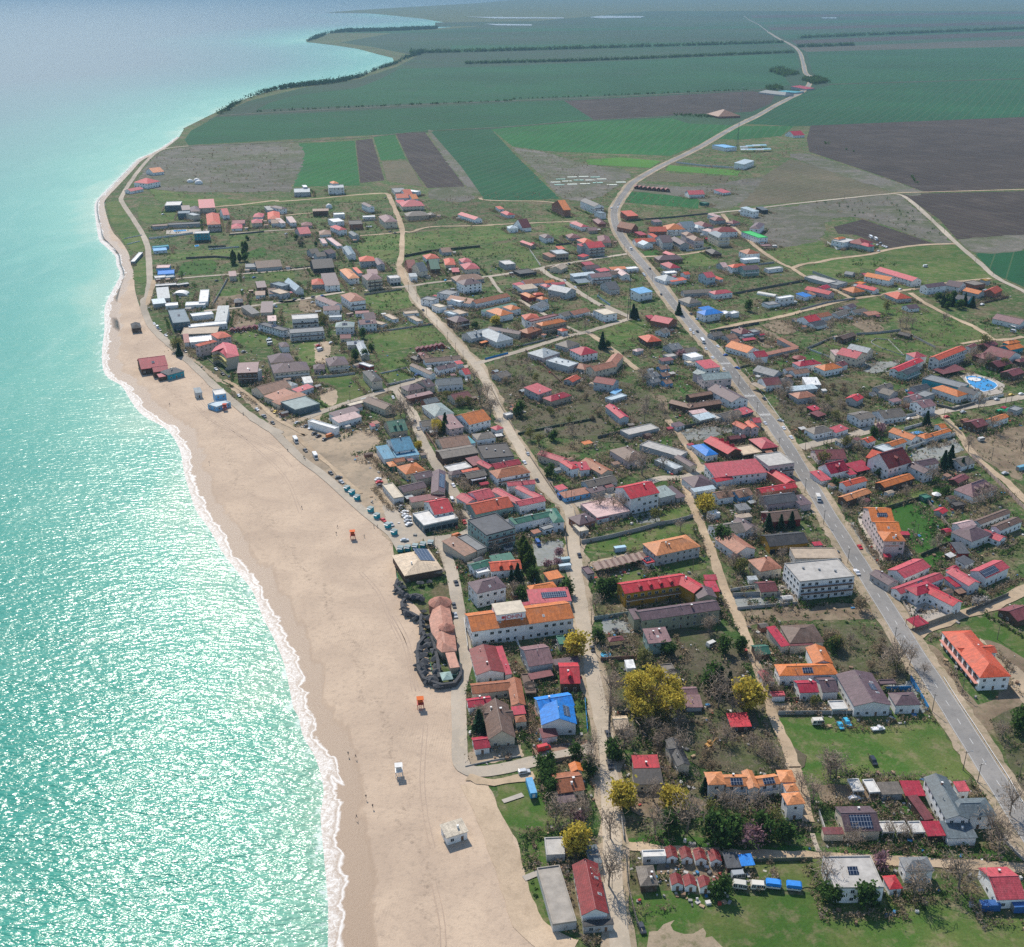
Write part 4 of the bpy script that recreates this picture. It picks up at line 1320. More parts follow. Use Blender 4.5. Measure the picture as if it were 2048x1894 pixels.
G['conc'] = ground('concrete_road', [(.4, .345, .275), (.345, .3, .24), (.45, .375, .285)], (0.01, 0.06, 0.35), 0.15, 2.0, grain=.1)
G['dirt'] = ground('dirt_track', [(.45, .345, .235), (.38, .285, .19), (.28, .225, .15)], (0.02, 0.06, 0.35), 0.4, 1.4, grain=.14)
G['dirt2'] = ground('sandy_track', [(.5, .385, .27), (.45, .345, .24), (.38, .29, .2)], (0.02, 0.05, 0.3), 0.4, 1.4, grain=.12)
G['verge'] = ground('road_verge_dirt', [(.38, .3, .215), (.3, .24, .165), (.13, .13, .06)], (0.02, 0.05, 0.3), 0.4, 1.4, grain=.16)
G['sandst'] = ground('sandy_street', [(.44, .37, .285), (.38, .325, .25), (.5, .42, .32)], (0.01, 0.05, 0.3), 0.2, 1.8, grain=.1)
G['fdark'] = ground('far_plain', [(.022, .065, .03), (.035, .06, .035), (.03, .08, .03)], (0.0006, 0.0015, 0.006), 0.2, 0.1)
G['fgreen'] = ground('wheat_field', [(.008, .07, .025), (.011, .08, .028), (.015, .068, .028)], (0.0012, 0.004, 0.02), 0.3, 0.15, stripes=(0.012, 0.35, .035), grain=.16)
G['fgreen2'] = ground('young_crop', [(.014, .1, .022), (.019, .115, .026), (.022, .095, .028)], (0.0015, 0.005, 0.03), 0.3, 0.15, stripes=(0.02, 0.2, .05), grain=.18)
G['flime'] = ground('lime_crop', [(.06, .17, .02), (.07, .17, .025), (.05, .14, .03)], (0.003, 0.01, 0.05), 0.3, 0.2)
G['fbrown'] = ground('ploughed_field', [(.042, .031, .028), (.052, .039, .034), (.08, .062, .052)], (0.0014, 0.006, 0.02), 0.4, 0.12, stripes=(0.03, -0.5, .07), grain=.12)
G['folive'] = ground('stubble_field', [(.1, .092, .055), (.13, .11, .07), (.085, .09, .045)], (0.002, 0.006, 0.02), 0.4, 0.12, stripes=(0.03, 0.7, .07))
G['fgrey'] = ground('weedy_fallow', [(.13, .12, .1), (.085, .095, .05), (.2, .175, .15)], (0.002, 0.012, 0.06), 0.5, 0.25)
G['fpink'] = ground('far_stubble', [(.08, .075, .055), (.07, .07, .05), (.09, .08, .06)], (0.001, 0.003, 0.01), 0.2, 0.1)
ZL = [0.034]
def sheet(name, P2, m, z=None, ragged=0.0, kind='structure'):
 """a thin ground sheet laid a few millimetres above the one below"""
 if z is None:
  ZL[0] += 0.002
  z = ZL[0]
 if ragged:
  if ragged >= 1 and len(P2) < 30:
   P2 = [(p.x, p.y) for p in smooth(list(P2) + [P2[0]], 3)[:-1]]
  out = []
  for i, a in enumerate(P2):
   a, b = Vector(a), Vector(P2[(i + 1) % len(P2)])
   L = (b - a).length
   n = max(1, min(60, int(L / (ragged * 2.2))))
   nn = Vector((-(b - a).y, (b - a).x)).normalized()
   for k in range(n):
    q = a + (b - a) * k / n
    out.append(tuple(q + nn * R.gauss(0, ragged * 0.55) * (1 if k else .5)))
  P2 = out
 V = [(x, y, z) for x, y in P2]
 tri = tessellate_polygon([[Vector(v) for v in V]])
 Fc = []
 for t in tri:
  a, b, c = (Vector(V[i]) for i in t)
  Fc.append(t if (b - a).cross(c - a).z > 0 else t[::-1])
 return struct(ob(name, mk(name, V, Fc, m)), kind)
def smooth(pl, n=4):
 out = []
 q = [Vector(p) for p in pl]
 for i in range(len(q) - 1):
  p0, p1, p2, p3 = q[max(i - 1, 0)], q[i], q[i + 1], q[min(i + 2, len(q) - 1)]
  for k in range(n):
   t = k / n
   out.append(0.5 * ((2 * p1) + (p2 - p0) * t + (2 * p0 - 5 * p1 + 4 * p2 - p3) * t * t + (3 * p1 - p0 - 3 * p2 + p3) * t ** 3))
 return out + [q[-1]]
ROADS = []
def strip(name, pl, w, m, z=None, wob=0.0, off=0.0, keep=True, n=4):
 if z is None:
  ZL[0] += 0.002
  z = ZL[0]
 q = smooth(pl, n)
 if keep:
  ROADS.append((np.array([(p.x, p.y) for p in q]), w / 2))
 V = []
 for i, p in enumerate(q):
  t = (q[min(i + 1, len(q) - 1)] - q[max(i - 1, 0)]).normalized()
  nn = Vector((-t.y, t.x))
  a = w / 2 + R.gauss(0, wob)
  b = w / 2 + R.gauss(0, wob)
  V += [(*(p + nn * (off + a)), z), (*(p + nn * (off - b)), z)]
 Fc = [(2 * i, 2 * i + 1, 2 * i + 3, 2 * i + 2) for i in range(len(q) - 1)]
 return struct(ob(name, mk(name, V, Fc, m)))
# shoreline (picture points, unprojected at sea level) and the beach's landward edge
SHORE = [(699, 1960), (699, 1894), (698, 1835), (695, 1786), (688, 1723), (683, 1678), (678, 1632), (683, 1580), (665, 1523), (637, 1478), (629, 1440), (619, 1416),
         (609, 1373), (597, 1332), (577, 1280), (553, 1232), (533, 1184), (504, 1144), (472, 1104), (444, 1060), (416, 1024), (404, 992), (390, 948),
         (378, 900), (352, 860), (304, 830), (268, 800), (250, 772), (217, 748), (210, 707), (215, 656), (214, 614), (230, 580), (244, 550), (238, 530),
         (234, 510), (212, 490), (200, 478), (196, 445), (192, 418), (197, 400), (225, 369), (256, 338), (277, 318), (307, 305), (336, 287), (354, 274)]
INNER = [(1105, 1960), (1092, 1894), (1075, 1853), (1054, 1800), (1044, 1730), (1033, 1678), (1002, 1646), (988, 1590), (958, 1556), (908, 1525), (907, 1470), (907, 1420),
         (905, 1380), (870, 1362), (852, 1290), (842, 1225), (800, 1180), (789, 1120), (782, 1075), (766, 1056), (740, 1036), (700, 1000), (648, 952),
         (600, 916), (552, 868), (490, 826), (450, 792), (420, 766), (362, 712), (325, 680), (300, 652), (282, 620), (270, 580), (268, 550), (261, 524),
         (256, 504), (240, 480), (226, 464), (216, 440), (209, 412), (212, 398), (236, 372), (264, 342), (285, 320), (313, 307), (341, 289), (358, 275)]
COAST = [(369, 256), (415, 233), (456, 213), (492, 197), (538, 182), (600, 172), (666, 165), (717, 154), (753, 138), (792, 127), (787, 115), (758, 108), (717, 97),
         (671, 90), (615, 83.5), (613, 79), (666, 64), (769, 60), (871, 57), (902, 54), (910, 50), (892, 45), (846, 37), (769, 29), (733, 26), (653, 25), (717, 20), (800, 15), (960, 6)]
S3 = [Vector(P(x, y, SEA_Z)) for x, y in SHORE]
I3 = [Vector(P(x, y, 0.0)) for x, y in INNER]
S3 = [p + (p - q).normalized() * (6.5 if q.y < 700 else 2.5) for p, q in zip(S3, I3)]
C3 = [Vector(P(x, y, 0.0)) for x, y in COAST]
# the land: one sheet out to the horizon
land_edge = [tuple(p) for p in I3] + [tuple(p) for p in C3]
far_pts = [(9000, 90000), (90000, 90000), (90000, -3000), (tuple(I3[0])[0], -3000)]
V = land_edge + far_pts
ld = sheet('ground', V, G['land'], 0.0)
# bank falling from the land edge to below the sea along the far coast
q = C3
V = []
for p in q:
 V += [(p.x, p.y, 0.0), (p.x - 8, p.y + 2, -3.0)]
struct(ob('coastal_bank', mk('coastal_bank', V, [(2 * i, 2 * i + 1, 2 * i + 3, 2 * i + 2) for i in range(len(q) - 1)], G['land'])))
# sea: one grid, fine near the beach; carries its distance from the waterline
def spread_axis(lo, hi, step, far_lo, far_hi):
 a = list(np.arange(lo, hi + 0.1, step))
 s = step
 while a[-1] < far_hi:
  s *= 1.35
  a.append(a[-1] + s)
 s = step
 while a[0] > far_lo:
  s *= 1.35
  a.insert(0, a[0] - s)
 return np.array(a)
ax = spread_axis(-760, 72, 6, -100000, 12000)
ay = spread_axis(165, 2250, 11, -2500, 100000)
gx, gy = np.meshgrid(ax, ay)
line = np.array([(p.x, p.y) for p in smooth(S3 + C3[:24], 3)])
def dist_line(px, py, L):
 d = np.full(px.shape, 1e9)
 for i in range(len(L) - 1):
  ax_, ay_ = L[i]
  ux, uy = L[i + 1] - L[i]
  l2 = ux * ux + uy * uy + 1e-9
  t = np.clip(((px - ax_) * ux + (py - ay_) * uy) / l2, 0, 1)
  d = np.minimum(d, np.hypot(px - ax_ - t * ux, py - ay_ - t * uy))
 return d
sd = dist_line(gx, gy, line)
nx, ny = len(ax), len(ay)
V = np.stack([gx, gy, np.full(gx.shape, SEA_Z)], -1).reshape(-1, 3)
idx = np.arange(nx * ny).reshape(ny, nx)
Fc = np.stack([idx[:-1, :-1], idx[:-1, 1:], idx[1:, 1:], idx[1:, :-1]], -1).reshape(-1, 4)
def sea_mat():
 m, nt, b = mat('sea_water')
 g = N(nt, 'ShaderNodeNewGeometry')
 p = g.outputs['Position']
 at_ = N(nt, 'ShaderNodeAttribute', attribute_name='shore')
 d = at_.outputs['Fac']
 patch = noise(nt, mapping(nt, p, (1, 0.45, 1), (0, 0, -0.5)), 0.012, 5, 0.6, 0.6)
 dd = math_(nt, 'ADD', d, math_(nt, 'MULTIPLY', math_(nt, 'SUBTRACT', patch, 0.5), 130))
 f = math_(nt, 'DIVIDE', dd, 900, True)
 c = ramp(nt, f, [(0.0, (.22, .40, .29)), (0.03, (.1, .34, .25)), (0.09, (.05, .28, .21)), (0.22, (.028, .21, .172)), (0.5, (.022, .13, .135)), (1.0, (.03, .085, .11))])
 stir = ramp(nt, noise(nt, mapping(nt, p, (1, 0.35, 1), (0, 0, -0.45)), 0.03, 6, 0.65, 1.0), [(0.5, 0), (0.75, 0.5)])
 near = ramp(nt, math_(nt, 'DIVIDE', d, 260, True), [(0.0, 1), (1.0, 0)])
 c = mixc(nt, math_(nt, 'MULTIPLY', stir, near), c, (.22, .42, .33))
 # foam of the breaking line, ragged
 fn = noise(nt, mapping(nt, p, (1, 1, 1)), 0.16, 6, 0.7, 0.5)
 fine = noise(nt, p, 1.1, 5, 0.75, 0.6)
 reach = math_(nt, 'ADD', 2.0, math_(nt, 'MULTIPLY', math_(nt, 'SUBTRACT', fn, 0.46), 18))
 foam = math_(nt, 'SUBTRACT', reach, d)
 foam = math_(nt, 'ADD', math_(nt, 'MULTIPLY', foam, 0.16), math_(nt, 'MULTIPLY', math_(nt, 'SUBTRACT', fine, 0.5), 2.2))
 foam = math_(nt, 'MULTIPLY', foam, 1.0, True)
 c = mixc(nt, foam, c, (.78, .8, .78))
 nt.links.new(c, b.inputs['Base Color'])
 b.inputs['IOR'].default_value = 1.33
 b.inputs['Specular IOR Level'].default_value = 0.26
 # waves: long swell and short chop running towards the beach
 mp = mapping(nt, p, (0.42, 1.0, 1), (0, 0, 0.5))
 chop = noise(nt, mp, 0.5, 2, 0.5, 0.25)
 chop2 = noise(nt, mapping(nt, p, (0.4, 1.0, 1), (0, 0, 0.3)), 1.25, 2, 0.5, 0.2)
 swell = noise(nt, mapping(nt, p, (0.35, 1, 1), (0, 0, 0.75)), 0.06, 3, 0.5)
 h = math_(nt, 'ADD', math_(nt, 'MULTIPLY', chop, 0.7), math_(nt, 'MULTIPLY', chop2, 0.19))
 h = math_(nt, 'ADD', h, math_(nt, 'MULTIPLY', swell, 1.5))
 # offshore the waves are too small to tell apart: fold them into roughness
 sx = N(nt, 'ShaderNodeSeparateXYZ')
 nt.links.new(p, sx.inputs[0])
 off = math_(nt, 'DIVIDE', math_(nt, 'SUBTRACT', sx.outputs[1], 350), 1500, True)
 fade = ramp(nt, off, [(0.0, 1.0), (0.3, .45), (1.0, .08)])
 bump(nt, b, math_(nt, 'MULTIPLY', h, fade), 1.0, 1.0)
 rgh = math_(nt, 'ADD', ramp(nt, off, [(0.0, .19), (0.3, .27), (1.0, .38)]), math_(nt, 'MULTIPLY', foam, 0.5))
 nt.links.new(rgh, b.inputs['Roughness'])
 return m
G['sea'] = sea_mat()
me = bpy.data.meshes.new('sea')
me.from_pydata(V.tolist(), [], Fc.tolist())
me.materials.append(G['sea'])
a_ = me.attributes.new('shore', 'FLOAT', 'POINT')
a_.data.foreach_set('value', sd.reshape(-1).astype(np.float32))
struct(ob('sea', me))
# beach: strip between the waterline and the land edge
def beach_mat():
 m, nt, b = mat('beach_sand')
 p = pos(nt)
 d = N(nt, 'ShaderNodeAttribute', attribute_name='shore').outputs['Fac']
 c = mixc(nt, ramp(nt, noise(nt, p, 0.035, 6, 0.65, 0.5), [(0.38, 0), (0.62, 1)]), (.52, .4, .29), (.42, .32, .235))
 c = mixc(nt, ramp(nt, noise(nt, p, 0.45, 6, 0.75, 0.3), [(0.5, 0), (0.7, 0.7)]), c, (.31, .24, .18))
 c = mixc(nt, ramp(nt, noise(nt, p, 2.2, 4, 0.8), [(0.6, 0), (0.78, 0.35)]), c, (.55, .45, .35))
 tr = N(nt, 'ShaderNodeTexWave', wave_type='BANDS', bands_direction='X')
 tr.inputs['Scale'].default_value = 0.35
 tr.inputs['Distortion'].default_value = 9
 tr.inputs['Detail'].default_value = 3
 tr.inputs['Detail Scale'].default_value = 0.12
 nt.links.new(mapping(nt, p, (1, 0.3, 1), (0, 0, 0.35)), tr.inputs['Vector'])
 tm = ramp(nt, noise(nt, p, 0.02, 3, 0.5), [(0.5, 0), (0.65, 0.35)])
 c = mixc(nt, math_(nt, 'MULTIPLY', ramp(nt, tr.outputs['Fac'], [(0.88, 0), (0.97, 1)]), tm), c, (.29, .22, .165))
 # wet sand and the last wash of foam
 e = noise(nt, mapping(nt, p, (1, .35, 1), (0, 0, -0.35)), 0.09, 5, 0.6, 0.6)
 wet = math_(nt, 'SUBTRACT', math_(nt, 'ADD', 5.0, math_(nt, 'MULTIPLY', e, 20.0)), d)
 wetf = math_(nt, 'MULTIPLY', wet, 0.35, True)
 c = mixc(nt, wetf, c, (.27, .185, .12))
 # berm line with dark drift
 bl = math_(nt, 'ABSOLUTE', math_(nt, 'SUBTRACT', d, math_(nt, 'ADD', 14, math_(nt, 'MULTIPLY', noise(nt, p, 0.05, 5, 0.6), 30))))
 drift = math_(nt, 'MULTIPLY', ramp(nt, math_(nt, 'DIVIDE', bl, 3.5, True), [(0, 1), (1, 0)]), ramp(nt, noise(nt, p, 0.5, 5, 0.8), [(0.5, 0), (0.62, 0.7)]))
 c = mixc(nt, drift, c, (.2, .15, .11))
 fw = math_(nt, 'SUBTRACT', math_(nt, 'ADD', -1.5, math_(nt, 'MULTIPLY', noise(nt, p, 0.075, 4, 0.55, 0.7), 12)), d)
 edge = ramp(nt, math_(nt, 'ABSOLUTE', fw), [(0.0, 1), (0.9, 0)])
 inner = math_(nt, 'MULTIPLY', math_(nt, 'MULTIPLY', fw, 0.5, True), ramp(nt, noise(nt, p, 0.7, 5, 0.8, 1.0), [(0.42, 0.25), (0.62, 0.95)]))
 fo = math_(nt, 'MAXIMUM', inner, math_(nt, 'MULTIPLY', edge, 0.85))
 c = mixc(nt, fo, c, (.72, .71, .68))
 nt.links.new(c, b.inputs['Base Color'])
 nt.links.new(math_(nt, 'SUBTRACT', 0.92, math_(nt, 'MULTIPLY', wetf, 0.5)), b.inputs['Roughness'])
 b.inputs['Specular IOR Level'].default_value = 0.2
 bump(nt, b, noise(nt, p, 1.1, 6, 0.75), 0.55, 0.3)
 return m
G['beach'] = beach_mat()
s_, i_ = smooth(S3, 4), smooth(I3, 4)
rows = [-6, 0, 2.5, 6, 12, 20, 0.35, 0.6, 0.8, 1.0]
V, att = [], []
for p, w in zip(s_, i_):
 L = (w - p).length
 u = (w - p) / L
 for r_ in rows:
  dd = r_ * L if 0 < r_ <= 1 else min(r_, 0.3 * L)
  z = -2.2 if r_ < 0 else SEA_Z + (0.03 - SEA_Z) * min(1, dd / min(L * .6, 28)) ** 0.8
  if r_ == 1.0:
   z = 0.03
  v = p + u * dd
  V.append((v.x, v.y, z))
nr = len(rows)
Fc = [(k * nr + j, k * nr + j + 1, (k + 1) * nr + j + 1, (k + 1) * nr + j) for k in range(len(s_) - 1) for j in range(nr - 1)]
Fc = [f[::-1] for f in Fc]
bm_ = mk('beach', V, Fc, G['beach'], smooth=True)
va = np.array([(v[0], v[1]) for v in V])
dv = dist_line(va[:, 0], va[:, 1], np.array([(p.x, p.y) for p in s_]))
dv[0::nr] *= -1
a_ = bm_.attributes.new('shore', 'FLOAT', 'POINT')
a_.data.foreach_set('value', dv.astype(np.float32))
struct(ob('beach', bm_))
# ---- fields far out
def field(name, txt, m, rag=0.0):
 return sheet(name, pts(txt), G[m], ZF.pop(0), rag)
ZF = [0.002 + 0.0024 * i for i in range(70)]
FIELDS = [
 ('fdark', 'z 374 287 420 238 497 202 604 176 720 158 797 132 835 112 745 94 680 85 785 66 905 57 1300 22 5000 22 3600 250 1600 252 1500 242 1330 282 1024 258'),
 ('fdark', 's -200 205 1090 175 1100 205 -200 262'), ('fgreen', 's -240 178 1060 160 1085 172 -240 204'), ('fdark', 's -300 128 1000 112 1050 150 -300 160'),
 ('fgreen', 's -420 118 980 100 1000 110 -420 130; r 1290 128'), ('fdark', 's -300 88 900 70 960 82 -300 104'),
 ('fpink', 's 1120 186 2100 148 2100 185 1150 202'), ('fbrown', 's 1090 158 2100 118 2100 135 1110 172'), ('fgreen', 's 1040 136 2100 104 2100 120 1070 150'),
 ('fbrown', 's 1000 108 2100 80 2100 92 1010 118'), ('fgreen', 's 960 86 2100 60 2100 72 980 96'), ('fbrown', 's 930 60 2100 44 2100 52 940 70'),
 ('fgreen', 'r 1000 428 1050 402 1150 372 1390 345 1480 310 1560 268 1998 258; s 0 256 1108 208 1125 262 1062 300 1088 332 940 350 0 386; r 1998 390 1500 408'),
 ('fgreen', 'r 735 566 720 545 745 510 842 458 1998 402; s 0 400 200 392 318 468 0 492; r 1998 496'),
 ('fbrown', 's 203 393 935 356 1028 367 1008 405 935 436 640 450 320 467'),
 ('fgreen2', 's 0 496 320 472 620 460 690 482 868 490 790 538 620 608 130 590; r 1998 570 1918 505'),
 ('fgreen2', 'r 1166 560 1384 549 1404 724 1146 729'), ('fbrown', 'r 1388 548 1452 541 1500 704 1406 714'),
 ('fgreen2', 'r 1457 535 1540 524 1584 620 1486 626'), ('fbrown', 'r 1544 520 1658 516 1814 728 1668 734 1600 640'),
 ('fgrey', 'r 1668 516 1690 514 1880 720 1818 728'), ('fgrey', 'r 1672 738 1814 730 1850 768 1800 788 1680 775'),
 ('fgreen', 'r 1682 514 1916 504 1998 590; s 0 592 186 775 0 784; r 1998 784 1892 780 1800 650'),
 ('fgrey', 'r 735 572 1162 560 1140 730 1090 745 800 750 560 735 530 720 600 610 650 585'),
 ('folive', 'r 1490 630 1584 626 1600 640 1650 730 1510 705'),
 ('fgreen', 's 900 482 1130 367 1242 332 2050 308 2050 454 1160 490 1090 492'),
 ('fgreen', 's 1152 202 2050 180 2050 304 1240 327 1172 282'),
 ('fbrown', 's 1166 490 2050 455 2050 733 1612 750 1480 700 1160 592 1150 540'),
 ('folive', 's 1088 620 1160 640 1488 752 1000 798 882 808 960 700'),
 ('fbrown', 'e 905 36 2050 8 2050 400 1400 440 1240 260 1010 100'),
 ('fgreen', 'e 1560 570 1640 545 2050 540 2050 890 1740 752'),
 ('flime', 's 286 624 420 614 582 628 540 655 296 642'), ('flime', 's 612 644 892 666 880 686 598 666'), ('folive', 's 540 672 850 690 830 720 520 705'),
 ('fgreen2', 'd 60 66 300 78 792 142 780 236 400 205 30 172 20 120'), ('fgreen2', 's 800 542 880 492 1100 492 1050 530 900 545'),
 ('fbrown', 'e 300 330 560 262 1200 478 1000 505 780 525 660 470 500 400 340 390'), ('fgrey', 'e 0 130 800 45 960 110 1350 470 1200 470 560 255 280 260 0 420'),
 ('fgrey', 'd 1300 300 1600 220 1998 250 1998 560 1520 630 1420 600'), ('fgrey', 's 0 575 130 595 280 640 460 670 400 735 300 780 190 770 120 690'), ('fgrey', 's 500 712 700 730 900 700 980 700 860 812 740 800 720 775 460 742'),
 ('fgrey', 'e 1420 440 1998 400 1998 535 1560 560'), ('fgrey', 's 1160 600 1480 705 1600 752 1490 750 1088 612'),
]
for m_, txt in FIELDS:
 f_ = field({'fgreen': 'green_field', 'fgreen2': 'green_field', 'flime': 'green_field', 'fbrown': 'ploughed_field', 'folive': 'stubble_field', 'fgrey': 'fallow_field', 'fpink': 'stubble_field', 'fdark': 'green_field'}[m_], txt, m_, 3 if m_ == 'fgrey' else 0)
for txt in ('s -180 66 200 69 205 73 -60 73', 's 300 68 345 62 520 64 500 70 350 72', 's -105 94 80 96 75 101 -60 100', 's 1208 69 1268 69 1266 73 1210 73'):
 sheet('lake', pts(txt), plain('lake_water', (.15, .19, .21), 0.4), 2.2)
